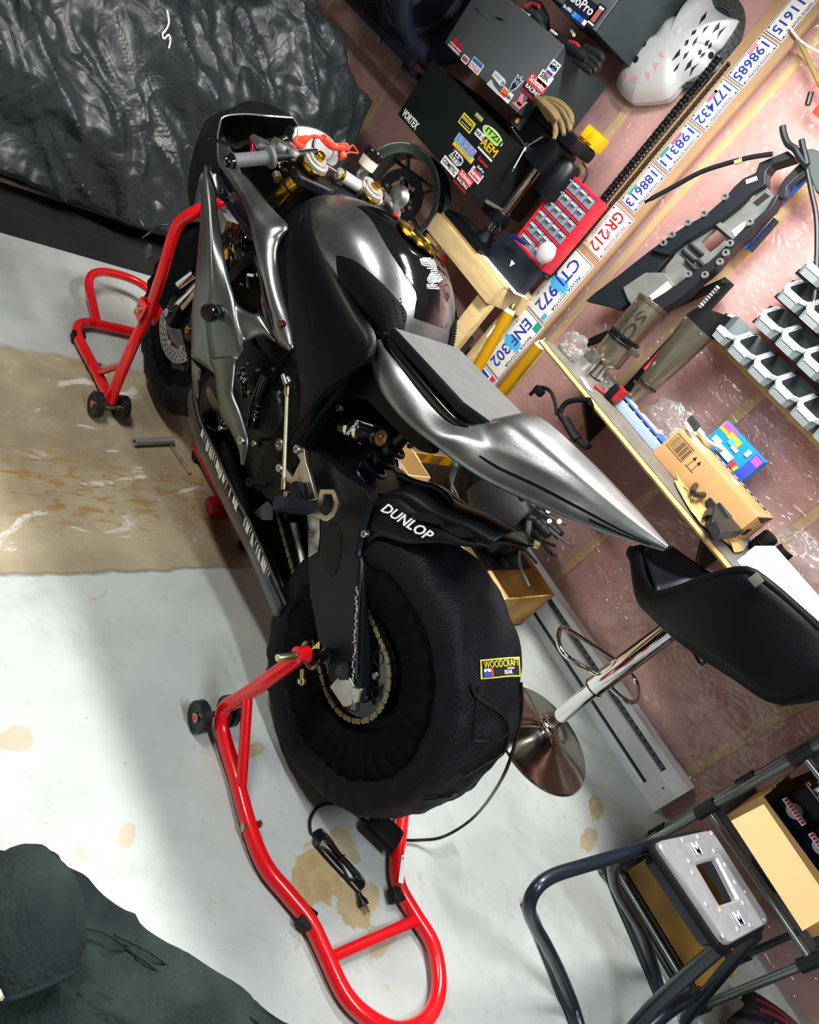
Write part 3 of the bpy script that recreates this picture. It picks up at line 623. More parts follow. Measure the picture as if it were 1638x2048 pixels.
for k in range(12):
    a = -.6 + k * .36; c_ = gp(-.022, 0, .0065); e = gu * math.cos(a) + gv * math.sin(a); f = gn.cross(e); tk.quad(c_ + e * .020 - f * .001, c_ + e * .027 - f * .001, c_ + e * .027 + f * .001, c_ + e * .020 + f * .001)
obj('tach_mark', tk, WHTP, dl)
obj('gauge_side', MB().bbox(gp(.086, 0, -.02), (.03, .012, .05), .005), BLKM, gg)
# kill-switch lanyard
lan = thing('kill_switch_lanyard', 'red coiled kill switch lanyard strung across the gauge and triple clamp', 'lanyard', B('g4', 500, 450, 0))
la, lb = B('g4', 400, 430, .085) + V((.0, 0, .035)), B('g4', 700, 440, -.035) + V((0, 0, .012)); hp = []
ld = (lb - la); lu, lw, _ = frame(ld)
for k in range(16 * 12 + 1):
    t = k / (16 * 12); a = 2 * PI * 16 * t; hp.append(la + ld * t + (lu * math.cos(a) + lw * math.sin(a)) * .0085 + V((0, 0, -.012 * math.sin(PI * t))))
LANM = mat('lanyard_red', 'ff4a35', .35)
obj('coil', MB().tube(hp, .0022, 5), LANM, lan)
q = B('g4', 180, 420, .125) + V((0, 0, .02))
obj('clip', MB().lathe(q, V((.5, -.4, .7)), [(.006, -.012), (.017, -.008), (.0185, 0), (.014, .006), (0, .007)], 18), LANM, lan)
obj('cord', MB().tube([q, q.lerp(la, .5) + V((0, 0, .01)), la + lu * .008], [.011, .005, .003], 7, 4), LANM, lan)
lp = [lb, B('g4', 740, 440, -.06), B('g4', 790, 385, -.10), B('g4', 830, 430, -.13), B('g4', 850, 470, -.15), B('g4', 760, 460, -.07), B('g4', 690, 500, -.04)]
obj('loop', MB().tube(lp, .0022, 6, 6), LANM, lan)
obj('end_plug', MB().cyl(B('g4', 670, 480, -.03), B('g4', 690, 530, -.035), .012), LANM, lan)
# steering damper across the top clamp
da, db = B('g4', 640, 690, .02) + V((0, 0, .0)), B('g4', 1090, 985, -.165)
dd = (db - da).normalized(); Ld = (db - da).length
dm = obj('steering_damper', MB().lathe(da, dd, [(.012, 0), (.017, .002), (.017, Ld * .62), (.021, Ld * .64), (.021, Ld * .92), (.016, Ld)], 28), mat('damper_white', 'd9dad6', .3, .4), bike)
obj('damper_rod', MB().cyl(da - dd * .075, da, .006), CHR, dm)
obj('damper_end_ring', MB().lathe(da, dd, [(.0172, .0), (.0185, .001), (.0185, .012), (.0172, .013)], 24, cap=False), GOLD, dm)
obj('damper_clamp', MB().lathe(da, dd, [(.021, Ld * .44), (.026, Ld * .46), (.026, Ld * .60), (.021, Ld * .62)], 24), ANOD, dm)
obj('clamp_bracket', MB().bbox(da + dd * Ld * .53 + V((.0, 0, -.03)), (.03, .03, .05), .005), ANOD, dm)
kq = da + dd * Ld * .9; obj('damper_knob', MB().lathe(kq + V((0, 0, .018)), V((-.25, .1, 1)), [(.013, 0), (.015, .002), (.015, .012), (.011, .016), (0, .016)], 12), GOLD, dm)
obj('damper_eye', MB().lathe(db + dd * .035, V((.3, -.4, 1)), [(.009, -.006), (.017, -.006), (.017, .006), (.009, .006)], 22), ALU, dm)
obj('damper_end_rod', MB().cyl(db, db + dd * .03, .007), CHR, dm)
text('damper_lettering', 'OHLINS', mat('blue_print', '2463b5', .5), dm, da + dd * Ld * .28 + V((.006, -.006, .0165)), dd, V((-1, 0, .4)), .014)
obj('red_key', MB().bbox(B('g4', 1258, 1170, -.16), (.02, .012, .02), .003), REDA, bike)
# brake fluid reservoir
rb = B('g4', 925, 640, -.2); ru = V((-.08, .1, 1)).normalized()
rs_ = obj('brake_reservoir', MB().lathe(rb, ru, [(.020, 0), (.027, .004), (.029, .036)], 28), mat('reservoir_milky', 'd8cfc0', .4), bike)
obj('reservoir_cap', MB().lathe(rb + ru * .036, ru, [(.031, 0), (.032, .003), (.032, .022), (.029, .026), (0, .026)], 28), BLKG, rs_)
cr_ = MB()
for k in range(18): a = k * PI / 9; u, w, _ = frame(ru); cr_.cyl(rb + ru * .04 + (u * math.cos(a) + w * math.sin(a)) * .032, rb + ru * .058 + (u * math.cos(a) + w * math.sin(a)) * .032, .0025, n=6)
obj('cap_ridges', cr_, BLKM, rs_)
obj('reservoir_bracket', MB().tube([rb, rb - ru * .03 + V((.005, -.01, 0)), wd_(-1.80, -.2, 1.03)], .007, 8, 4), ALU, rs_)
obj('reservoir_hose', MB().tube([rb + V((0, .025, .0)), rb + V((.0, .06, -.02)), rb + V((.02, .07, -.06)), rb + V((.04, .04, -.09))], .008, 8, 5), BLKR, rs_)
# --- front wheel and brakes (tyre hidden under the warmer)
def wheel(cn, R, w, rimR, parent, nm, tyre=True):
    ax = V((0, -1, 0)); 
    r_ = obj(nm, MB().lathe(cn, ax, [(rimR - .02, -w * .42), (rimR, -w * .45), (rimR + .004, -w * .40), (rimR - .016, -w * .3), (rimR - .022, 0), (rimR - .016, w * .3), (rimR + .004, w * .40), (rimR, w * .45), (rimR - .02, w * .42), (rimR - .032, w * .3), (rimR - .034, 0), (rimR - .032, -w * .3), (rimR - .02, -w * .42)], 48, cap=False), BLKG, parent)
    obj('hub', MB().lathe(cn, ax, [(.02, -w * .5), (.04, -w * .48), (.038, 0), (.04, w * .48), (.02, w * .5)], 24), BLKG, r_)
    for k in range(5):
        a = k * 2 * PI / 5 + .2; e = V((math.cos(a), 0, math.sin(a))); f = V((-math.sin(a), 0, math.cos(a)))
        obj('spoke', MB().prism([cn + e * .03 + f * .018, cn + e * (rimR - .025) + f * .012, cn + e * (rimR - .025) - f * .012, cn + e * .03 - f * .018], V((0, -.03, 0))), BLKG, r_, bevel=.006)
    if tyre:
        prof = [(rimR, -w * .42)]
        for k in range(13): t = PI * k / 12; prof.append((rimR + .012 + (R - rimR - .012) * math.sin(t) ** .7, -w * .5 * math.cos(t) * 1.06))
        prof.append((rimR, w * .42)); obj('tyre', MB().lathe(cn, ax, prof, 56, cap=False), BLKR, r_)
    return r_
fw = wheel(FA, .292, .11, .225, bike, 'front_rim')
for s in (1, -1):
    c = FA + V((0, -s * .075, 0)); ax = V((0, -s, 0))
    dsc = obj('brake_disc', MB().lathe(c, ax, [(.108, -.002), (.155, -.002), (.155, .003), (.108, .003), (.108, -.002)], 60, cap=False), mat('disc_steel', '9fa3a0', .35, .95, var=.1, vscale=60), bike)
    h = MB()
    for k in range(36):
        for r, o in ((.122, 0), (.133, .09), (.145, .04)):
            a = k * PI / 18 + o; p = c + V((math.cos(a) * r, -s * .0032, math.sin(a) * r)); h.cyl(p, p + ax * .0004, .0034, n=8)
    obj('disc_holes', h, BLKP, dsc)
    obj('disc_carrier', MB().lathe(c, ax, [(.04, -.004), (.107, -.003), (.107, .004), (.095, .006), (.045, .006), (.04, .004)], 40), BLKG, dsc)
    for k in range(8):
        a = k * PI / 4 + .1; p = c + V((math.cos(a) * .106, -s * .003, math.sin(a) * .106)); obj('disc_bobbin', MB().cyl(p, p + ax * .005, .009, n=14), ZINC, dsc)
    cal = obj('caliper', MB().bbox(FA + V((.115, -s * .085, .06)), (.065, .06, .13), .015, Matrix.Rotation(-.3, 3, 'Y')), CAST, bike)
    for q in (-.03, .02):
        p = FA + V((.125 + q * .3, -s * .116, .06 + q)); obj('caliper_bolt', MB().lathe(p, ax, [(.012, -.003), (.012, .005), (.007, .005), (.006, .0), (0, 0)], 16), GOLD, cal)
obj('front_axle', MB().cyl(FA + V((0, -.14, 0)), FA + V((0, .14, 0)), .014), STEEL, bike)
both('fork_bracket', MB().cyl(B('n', 655, 515, .13), B('n', 740, 450, .13), .016), CHR, bike)
# front mudguard
mg = []
for k in range(15):
    a = math.radians(20 + k * 9); mg.append([FA + V((-math.cos(a) * (.325 - .02 * abs(j)) , .09 * j / 1.0, math.sin(a) * (.325 - .02 * abs(j)))) for j in (-1, -.6, 0, .6, 1)])
obj('front_mudguard', MB().grid(mg), BLKG, bike, solid=.003)
# --- swingarm, rear wheel, drive
sa = plate(BL('m', [(470, 870), (560, 1050), (588, 1250), (590, 1400), (600, 1638)], .135) + BL('r', [(565, 230), (600, 420), (640, 500), (650, 600), (700, 690), (790, 690), (805, 600), (806, 300), (812, 60)], .135) + BL('m', [(850, 1400), (890, 1250), (938, 1100), (905, 1040), (860, 1005), (790, 960), (640, 830), (560, 810)], .135), .035)
SA = mat('swingarm_black', '0c1017', .4, 0, bump=.04, bscale=120, spec=.25)
for o in both('swingarm', sa, SA, bike, bevel=.008): pass
both('swingarm_pocket', plate(BL('m', [(692, 1240), (715, 1215), (760, 1240), (772, 1330), (755, 1440), (735, 1500), (705, 1505), (690, 1460), (688, 1350)], .137), .004, 3), BLKM, bike, bevel=.0015)
both('swingarm_rib', MB().tube(BL('m', [(935, 1105), (895, 1240), (862, 1390)], .137) + BL('r', [(800, 70), (778, 300), (772, 600)], .137), .009, 8, 3), SA, bike)
scr = MB()
for k in range(40):
    t = k / 39; p = B('r', 778 - 22 * t + jit(5), 170 + 440 * t, .1465); scr.quad(p, p + V((.002, -.0002, .004 + jit(.002))), p + V((.006 + jit(.003), -.0002, .006)), p + V((.006, -.0002, -.001)))
obj('scrape_marks', scr, mat('bare_scratch', 'c8c8c0', .6), bike)
obj('swingarm_cross', MB().bbox(wd_(-.98, 0, .60), (.10, .25, .10), .02), SA, bike)
both('axle_adjuster', plate(BL('r', [(650, 640), (690, 595), (745, 595), (765, 640), (800, 650), (790, 710), (735, 735), (715, 735)], .145), .02, 0), ANOD, bike, bevel=.003)
both('adjuster_bolt', MB().cyl(B('r', 768, 700, .140), B('r', 765, 745, .140), .006, n=8), STEEL, bike)
both('axle_nut', MB().lathe(wd_(RA.x - .004, .139, RA.z), V((0, -1, 0)), [(.024, 0), (.024, .012), (.017, .015), (.012, .012), (.0, .012)], 6), DKST, bike)
obj('rear_axle', MB().cyl(RA + V((0, -.14, 0)), RA + V((0, .14, 0)), .014), STEEL, bike)
wheel(RA, .312, .185, .225, bike, 'rear_rim')
SC = wd_(RA.x, .105, RA.z); ax = V((0, -1, 0))
obj('cush_drive', MB().lathe(wd_(RA.x, .05, RA.z), ax, [(.02, .02), (.16, .02), (.165, .0), (.02, -.01)], 40), BLKM, bike)
NT = 45; PR = .120
tp = []
for k in range(NT * 2): a = k * PI / NT; r = PR + (.004 if k % 2 else -.005); tp.append(SC + V((math.cos(a) * r, 0, math.sin(a) * r)))
spk = obj('sprocket', MB().prism(tp, V((0, .005, 0))), BLKG, bike)
for k in range(6):
    a = k * PI / 3 + .3; p = SC + V((math.cos(a) * .085, -.0008, math.sin(a) * .085)); obj('sprocket_hole', MB().lathe(p, ax, [(.017, -.003), (.017, .0008), (.015, .001), (.014, -.002), (0, -.002)], 20), BLKP, spk)
    a += PI / 6; p = SC + V((math.cos(a) * .068, 0, math.sin(a) * .068)); obj('sprocket_nut', MB().lathe(p, ax, [(.010, 0), (.010, .003), (.008, .008), (.004, .008), (0, .007)], 6), STEEL, spk)
CHM = mat('chain_brass', '857c5c', .35, .85, var=.2, vscale=80)
CHD = mat('chain_dark', '3c3a33', .4, .8)
def link_mesh(pitch, wdt, outer):
    m = MB(); h = pitch * .46
    for s in (-1, 1):
        y = s * (wdt * (.5 if outer else .36)); pl = []
        for k in range(14):
            a = 2 * PI * k / 14; x = math.cos(a) * h; z = math.sin(a) * h
            pl.append(V(((pitch / 2 if math.cos(a) > 0 else -pitch / 2) + x, y, z)))
        for sg in (1, -1): pass
        pl = [p if abs(p.x) > pitch * .25 else p for p in pl]
        # waisted outline
        wv = []
        for k in range(6): a = -PI * .5 + PI * k / 5 ; wv.append(V((pitch / 2 + math.cos(a) * h, y, math.sin(a) * h)))
        wv.append(V((0, y, h * .72)))
        for k in range(6): a = PI * .5 + PI * k / 5; wv.append(V((-pitch / 2 + math.cos(a) * h, y, math.sin(a) * h)))
        wv.append(V((0, y, -h * .72)))
        m.prism(wv, V((0, s * wdt * .1, 0)))
    if outer:
        for s in (-1, 1): m.cyl((s * pitch / 2, -wdt * .68, 0), (s * pitch / 2, wdt * .68, 0), h * .5, n=8)
    else:
        for s in (-1, 1): m.cyl((s * pitch / 2, -wdt * .3, 0), (s * pitch / 2, wdt * .3, 0), h * .72, n=8)
    return m
def chain_links(parent, path, pitch, wdt, mo, mi, side, closed=False):
    """path: dense points; side: direction of the pins"""
    L = [0]
    P = path + ([path[0]] if closed else [])
    for i in range(1, len(P)): L.append(L[-1] + (P[i] - P[i - 1]).length)
    n = int(L[-1] / pitch); 
    if closed and n % 2: n -= 1
    st = L[-1] / n if closed else pitch
    def at(s):
        s = s % L[-1] if closed else min(s, L[-1])
        import bisect
        j = max(0, min(len(P) - 2, bisect.bisect(L, s) - 1)); t = (s - L[j]) / max(1e-9, L[j + 1] - L[j]); return P[j].lerp(P[j + 1], t)
    org = ORG[parent.name]; mo_ = link_mesh(pitch, wdt, True).mesh('link', V(), mo, True, 30); mi_ = link_mesh(pitch, wdt, False).mesh('link', V(), mi, True, 30)
    for k in range(n):
        a, b = at(k * st), at((k + 1) * st); x = (b - a).normalized(); y = V(side); y = (y - x * y.dot(x)).normalized(); z = x.cross(y)
        o = bpy.data.objects.new('link', mo_ if k % 2 else mi_); COL.objects.link(o); o.parent = parent
        M = Matrix((x, y, z)).transposed().to_4x4(); M.translation = (a + b) / 2 - org; o.matrix_local = M
    return n
FS = wd_(-1.15, .105, .482); FR_ = .075
path = []
def arc(c, r, a0, a1, n): return [c + V((math.cos(a0 + (a1 - a0) * k / n) * r, 0, math.sin(a0 + (a1 - a0) * k / n) * r)) for k in range(n + 1)]
dv = (SC - FS); th = math.atan2(dv.z, dv.x); be = math.asin((PR - FR_) / dv.length)
path = arc(SC, PR, th + PI / 2 + be, th - PI / 2 - be, 40) + arc(FS, FR_, th - PI / 2 - be, th - PI * 1.5 + be, 16)
ch = obj('drive_chain', MB().tube(path, .0045, 6, closed=True), CHD, bike)
chain_links(ch, path, .0159, .016, CHM, CHD, V((0, 1, 0)), True)
obj('front_sprocket', MB().lathe(FS, ax, [(.070, -.004), (.070, .004), (.015, .006), (0, .006)], 28), DKST, bike)
# chain guide plate with scuffed label
obj('swingarm_label', plate(BL('m', [(590, 1160), (648, 1165), (650, 1290), (640, 1375), (592, 1405)], .1385), .002), mat('worn_label', 'b8b8ac', .5, col2='3a3d3c', vscale=30), bike)
# rear stand spool
both('spool', MB().lathe(wd_(-.655, .137, .345), ax, [(.016, 0), (.021, .004), (.013, .01), (.013, .022), (.021, .03), (.021, .04), (.008, .042), (0, .04)], 24), BLKG, bike)
obj('spool_insert', MB().prism(BL('r', [(560, 470), (600, 430), (600, 465)], .141), V((0, .004, 0))), mat('yellow_tab', 'e8d04a', .5), bike)
# hugger with lettering
hb = BL('m', [(905, 1350, .128), (980, 1292, .128), (1130, 1330, .125), (1300, 1326, .118), (1480, 1350, .10), (1582, 1346, .085)])
ht = BL('m', [(945, 1110, .118), (1000, 1068, .110), (1100, 1075, .098), (1240, 1170, .088), (1430, 1250, .08), (1578, 1338, .078)])
hc = [V((p.x - .012, YB, p.z + .035)) for p in ht]
hs_ = strip(hb, ht, 26, 6, .006); h2 = strip(ht, hc, 26, 5, .012, out=(0, -.2, 1)); hs_.add(h2.v, h2.f)
HUG = mat('hugger_black', '0a0d11', .4, spec=.25)
hg = both('hugger', hs_, HUG, bike, solid=.003, ang=60)[0]
hsf = Surf(hs_); pa, n1 = hsf.hit(400 + .3663 * 1010, 600 + .3663 * 1140); pb, n2_ = hsf.hit(400 + .3663 * 1245, 600 + .3663 * 1290); pc, n3 = hsf.hit(400 + .3663 * 1128, 600 + .3663 * 1215)
text('lettering', 'DUNLOP', WHTP, hg, pc + n3 * .007, pb - pa, n3.cross(pb - pa), .034, w=(pb - pa).length * 1.12, shear=.25, bold=.02)
obj('hugger_fin', plate(BL('m', [(1130, 1160), (1260, 1165), (1330, 1215), (1300, 1225), (1170, 1200)], .112), .004), BLKM, bike)
obj('hugger_vent', plate(BL('m', [(1310, 1240), (1420, 1240), (1500, 1290), (1420, 1300)], .106), .004), BLKM, bike)
bolt('m', 905, 1278, .142, .010)
# brake hose at the swingarm
obj('brake_hose', MB().tube(BL('m', [(1090, 960, .05), (1180, 1000, .04), (1290, 1030, .03), (1360, 1090, .02), (1385, 1170, .02)]), .010, 9, 5), BLKG, bike)
# rear shock
ra, rb2 = B('m', 790, 690, .10), B('m', 985, 752, .10); rd = (rb2 - ra).normalized(); rl = (rb2 - ra).length
sk = obj('shock_reservoir', MB().lathe(ra, rd, [(.024, 0), (.028, .004), (.028, rl - .012), (.0295, rl - .01), (.0295, rl), (.024, rl + .003), (.022, rl - .002), (0, rl - .002)], 30), mat('reservoir_black', '1a1b1c', .2, .6, coat=.3), bike)
obj('reservoir_end', MB().lathe(ra + rd * (rl - .001), rd, [(.022, 0), (.020, .003), (.008, .004), (.007, .009), (0, .010)], 24), mat('brass', 'a8945c', .3, .9), sk)
for u in (.25, .5): obj('hose_clamp', MB().lathe(ra + rd * rl * u, rd, [(.0283, -.006), (.0295, -.006), (.0295, .006), (.0283, .006)], 28, cap=False), CHR, sk)
obj('clamp_screw', MB().cyl(ra + rd * rl * .3 + V((0, -.01, .029)), ra + rd * rl * .75 + V((0, -.01, .029)), .006), CHR, sk)
text('reservoir_lettering', 'OHLINS', WHTP, sk, ra + rd * rl * .42 + V((.0, -.0285, .008)), V((0.15, -.2, -1)), rd, .013)
hx = []
s0, s1 = B('m', 880, 830, .0), B('m', 780, 950, .0); s0, s1 = wd_(-.99, .02, .80), wd_(-1.00, .02, .52)
for k in range(7 * 14 + 1):
    t = k / 98; a = 2 * PI * 7 * t; hx.append(s0.lerp(s1, t) + V((math.cos(a) * .036, math.sin(a) * .036, 0)))
obj('shock_spring', MB().tube(hx, .0062, 8), mat('spring_blue', '1b2350', .3), bike)
obj('shock_body', MB().cyl(s0 + V((0, 0, .06)), s1 + V((0, 0, -.05)), .024), DKST, bike)
# rearset, peg, shift linkage
rp1 = BL('m', [(515, 800), (545, 795), (568, 815), (575, 880), (600, 960), (615, 1020), (635, 1090), (590, 1095), (560, 1030), (500, 1010), (465, 985), (425, 930), (440, 905), (465, 910), (505, 965), (545, 880), (530, 850)], .178)
obj('rearset_plate', MB().prism(rp1, V((0, .012, 0))), ANOD, bike, bevel=.002)
for x, y in ((536, 815), (440, 918)): bolt('m', x, y, .181, .012, STEEL)
hgd = BL('m', [(655, 1035), (735, 1035), (758, 1110), (735, 1180), (690, 1212), (595, 1165), (605, 1130), (640, 1110)], .205)
hgi = BL('m', [(672, 1060), (718, 1060), (735, 1110), (715, 1160), (688, 1180), (640, 1150), (665, 1120)], .205)
hh = MB(); n_ = 24; o_ = resample(hgd + [hgd[0]], n_)[:-1]; i_ = resample(hgi + [hgi[0]], n_)[:-1]; off = V((0, .008, 0))
hh.loft([o_, i_, [p + off for p in i_], [p + off for p in o_]], True, False, True); obj('heel_guard', hh, ANOD, bike)
pa, pb = B('m', 415, 1112, .295), B('m', 600, 1135, .20)
pg = obj('foot_peg', MB().lathe(pa, pb - pa, [(.012, 0), (.016, .001), (.016, (pb - pa).length), (.011, (pb - pa).length)], 16), mat('knurled_blue_black', '1c2232', .45, .3, bump=.8, bscale=420), bike)
kn = MB(); pd = (pb - pa).normalized(); u_, w_, _ = frame(pd)
for k in range(12):
    for j in range(9): a = k * PI / 6; c_ = pa + pd * (.006 + j * .010) + (u_ * math.cos(a) + w_ * math.sin(a)) * .016; kn.box(c_, (.004, .004, .004))
obj('knurl', kn, mat('knurled_blue_black', ''), pg)
obj('peg_mount', MB().bbox(B('m', 535, 1060, .195), (.06, .03, .03), .006, Matrix.Rotation(.3, 3, 'Y')), BLKM, bike)
shp = BL('m', [(350, 1000), (375, 990), (480, 1045), (530, 1035), (565, 1050), (570, 1090), (520, 1085), (440, 1075), (400, 1050)], .20)
obj('shift_lever', MB().prism(shp, V((0, .010, 0))), BLKM, bike, bevel=.002)
obj('shift_toe_peg', MB().lathe(B('m', 360, 1003, .20), V((0, -1, 0)), [(.011, 0), (.011, .055), (.008, .056), (.006, .05), (0, .05)], 18), BLKM, bike)
for x, y in ((478, 1060), (520, 1060)): bolt('m', x, y, .201, .008)
ra_, rb_ = B('m', 478, 440, .20), B('m', 456, 1035, .205)
sr_ = obj('shift_rod', MB().cyl(ra_, rb_, .0048, n=12), mat('rod_cream', 'd2cfb4', .35, .5), bike)
obj('rod_end', MB().lathe(ra_, rb_ - ra_, [(.008, 0), (.008, .035), (.006, .04)], 12), ZINC, sr_)
obj('rod_joint', MB().sph(ra_, .013), ALU, sr_); obj('rod_joint_bolt', MB().cyl(ra_ + V((-.012, -.01, .004)), ra_ + V((.02, -.012, 0)), .007), ALU, sr_)
obj('rod_end_low', MB().lathe(rb_, ra_ - rb_, [(.007, 0), (.007, .03), (.005, .034)], 12), ZINC, sr_)
obj('toe_guard', plate(BL('g3', [(800, 1560), (955, 1430), (1010, 1500), (1000, 1638), (900, 1638)], .15), .004), mat('guard_grey', '4a4c4e', .4, .6), bike)
# right side rearset
for nm, mbx in (('rearset_plate', MB().prism(rp1, V((0, .012, 0)))), ('foot_peg', MB().lathe(pa, pb - pa, [(.012, 0), (.016, .001), (.016, (pb - pa).length), (.011, (pb - pa).length)], 16))): obj(nm, mirrored(mbx), ANOD, bike)
obj('subframe', MB().tube([wd_(-1.12, .11, .86), wd_(-.9, .10, .93), wd_(-.65, .07, 1.0)], .012, 10, 4).mirror(YB), BLKM, bike)
# ---------------------------------------------------------------- paddock stands
def stand_wheel(c, parent, r=.042, w=.028):
    o = obj('wheel', MB().lathe(c - V((0, -w / 2, 0)), V((0, -1, 0)), [(.012, 0), (r * .8, 0), (r, .004), (r, w - .004), (r * .85, w), (r * .7, w - .003), (.014, w - .003), (0, w - .003)], 30), mat('stand_wheel_black', '16181d', .4), parent)
    obj('wheel_hub', MB().lathe(c + V((0, -w / 2 + .002, 0)), V((0, -1, 0)), [(.012, 0), (.012, .003), (.009, .004)], 20), ZINC, o)
    obj('axle_end', MB().cyl(c + V((0, -w / 2 + .004, 0)), c + V((0, -w / 2 - .004, 0)), .007, n=14), RED, o)
    return o
rs = thing('rear_paddock_stand', 'red tubular paddock stand lifting the rear wheel, with long loop handle', 'paddock stand', (-.3, YB - .05, 0))
Z = .026
left = [V((-.668, 1.150, .345)), V((-.672, 1.115, .23)), V((-.682, 1.092, .13)), V((-.690, 1.083, .085)), V((-.668, 1.080, .05)), V((-.628, 1.08, .034)), V((-.533, 1.078, Z)), V((-.407, 1.063, Z)), V((-.31, 1.065, Z)), V((-.229, 1.096, Z)), V((-.163, 1.121, Z)), V((-.093, 1.128, Z)), V((0, 1.136, Z)), V((.067, 1.171, Z)), V((.12, 1.232, Z)), V((.133, 1.317, Z)), V((.096, 1.388, Z)), V((.013, 1.428, Z)), V((-.072, 1.416, Z)), V((-.144, 1.409, Z)), V((-.206, 1.441, Z)), V((-.265, 1.496, Z)), V((-.40, 1.60, Z)), V((-.55, 1.64, Z)), V((-.66, 1.64, .05)), V((-.69, 1.637, .085)), V((-.682, 1.628, .13)), V((-.672, 1.605, .23)), V((-.668, 1.57, .345))]
fr = obj('frame', MB().tube(left, .0195, 14, 4), RED, rs)
obj('cross_bar', MB().cyl(V((-.075, 1.130, Z)), V((-.055, 1.416, Z)), .014), RED, rs)
for y0, y1, sg in ((1.098, 1.076, 1), (1.622, 1.64, -1)):
    obj('brace', MB().cyl(V((-.676, y0, .165)), V((-.50, y1, .036)), .0135), RED, rs)
    stand_wheel(V((-.695, y1 - .045, .044)), rs); stand_wheel(V((-.695, y1 + .04, .044)), rs)
    obj('wheel_axle', MB().cyl(V((-.695, y1 - .045, .044)), V((-.695, y1 + .04, .044)), .008), STEEL, rs)
for y, sg in ((1.150, 1), (1.57, -1)):
    obj('arm_cap', MB().lathe(V((-.668, y - .02 * sg, .345)), V((0, sg, 0)), [(.014, 0), (.021, .004), (.021, .036), (.014, .04)], 20), RED, rs)
    obj('adjuster_pin', MB().lathe(V((-.668, y - .022 * sg, .345)), V((0, -sg, .0)), [(.010, 0), (.010, .05), (.0085, .052), (0, .052)], 18), ZINC, rs)
    obj('set_screw', MB().cyl(V((-.64, y, .325)), V((-.61, y, .30)), .005).cyl(V((-.622, y, .31)), V((-.614, y, .303)), .011, n=12), ZINC, rs)
    obj('spool_hook', MB().tube([V((-.70, y + .03 * sg, .345)), V((-.695, y + .03 * sg, .322)), V((-.668, y + .03 * sg, .315)), V((-.640, y + .03 * sg, .322)), V((-.632, y + .03 * sg, .345))], .005, 8, 4).cyl(V((-.668, y, .33)), V((-.668, y + .03 * sg, .318)), .008), ZINC, rs)
for px, py in ((612, 1838), (795, 1790)):
    q = onZ(px, py, Z); obj('joint_sleeve', MB().bbox(q, (.035, .045, .03), .004, .6 if px < 700 else -.25), BLKM, rs)
for px, py in ((488, 1655), (518, 1648)): q = onZ(px, py, Z + .005); obj('joint_bolt', MB().lathe(q, V((-.2, -1 if px < 500 else 1, 0)), [(.010, -.004), (.010, .004), (.005, .005), (0, .005)], 6), ZINC, rs)
lb_ = [onZ(px, py, .0475) for px, py in ((803, 1710), (812, 1712), (806, 1768), (796, 1765))]
lo = obj('warning_label', MB().prism(lb_, V((0, 0, .001))), WHTP, rs)
text('label_print', 'LL', BLKP, lo, onZ(806, 1716, .049), lb_[1] - lb_[2], lb_[0] - lb_[1], .010)
# front stand
fs_ = thing('front_paddock_stand', 'red tubular paddock stand lifting the front wheel, with upright fork arms', 'paddock stand', (-2.1, YB, 0))
def s2(p, s): return V((p[0], YB + s * (p[1] - YB), p[2]))
for s in (1, -1):
    up = [(-1.845, 1.125, .055), (-1.855, 1.122, .13), (-1.88, 1.125, .28), (-1.905, 1.14, .37), (-1.935, 1.135, .52), (-1.965, 1.128, .655), (-1.955, 1.145, .72), (-1.95, 1.18, .765), (-1.955, 1.24, .81)]
    obj('upright', MB().tube([s2(p, s) for p in up], .0175, 14, 4), RED, fs_)
    leg = [(-1.845, 1.125, .05), (-1.933, 1.140, .032), (-2.03, 1.135, .03), (-2.12, 1.125, .03), (-2.20, 1.12, .03), (-2.265, 1.135, .03), (-2.30, 1.18, .03), (-2.305, 1.26, .03), (-2.305, YB, .03)]
    obj('base_leg', MB().tube([s2(p, s) for p in leg], .0185, 14, 4), RED, fs_)
    obj('brace', MB().cyl(s2((-2.015, 1.138, .032), s), s2((-1.868, 1.123, .20), s), .0115), RED, fs_)
    for dy in (-.045, .042): stand_wheel(s2((-1.835, 1.125 + dy, .044), s), fs_, .043, .03)
    obj('wheel_axle', MB().cyl(s2((-1.835, 1.08, .044), s), s2((-1.835, 1.167, .044), s), .008), STEEL, fs_)
    c = s2((-1.908, 1.138, .385), s); br = obj('pivot_bracket', MB().bbox(c + V((-.004, -.024 * s, 0)), (.05, .006, .065), .002).bbox(c + V((-.004, .026 * s, 0)), (.05, .006, .065), .002).bbox(c + V((-.028, 0, 0)), (.006, .056, .065), .002), RED, fs_)
    obj('pivot_bolt', MB().lathe(c + V((-.004, -.028 * s, .0)), V((0, -s, 0)), [(.012, 0), (.012, .006), (.009, .009), (0, .009)], 16), ZINC, br)
    obj('joint_sleeve', MB().bbox(s2((-2.205, 1.12, .03), s), (.03, .044, .03), .004), BLKM, fs_)
    obj('joint_bolt', MB().cyl(s2((-2.06, 1.11, .032), s), s2((-2.06, 1.16, .032), s), .007, n=8), ZINC, fs_)
    obj('fork_pin', MB().cyl(s2((-1.955, 1.24, .81), s), s2((-1.955, 1.27, .812), s), .012), STEEL, fs_)
lp = [(-2.305, 1.215, .03), (-2.40, 1.215, .055), (-2.48, 1.215, .075), (-2.545, 1.245, .085), (-2.58, 1.31, .09)]
obj('handle_loop', MB().tube([V(p) for p in lp] + [s2(p, -1) for p in lp[::-1]], .0165, 14, 5), RED, fs_)
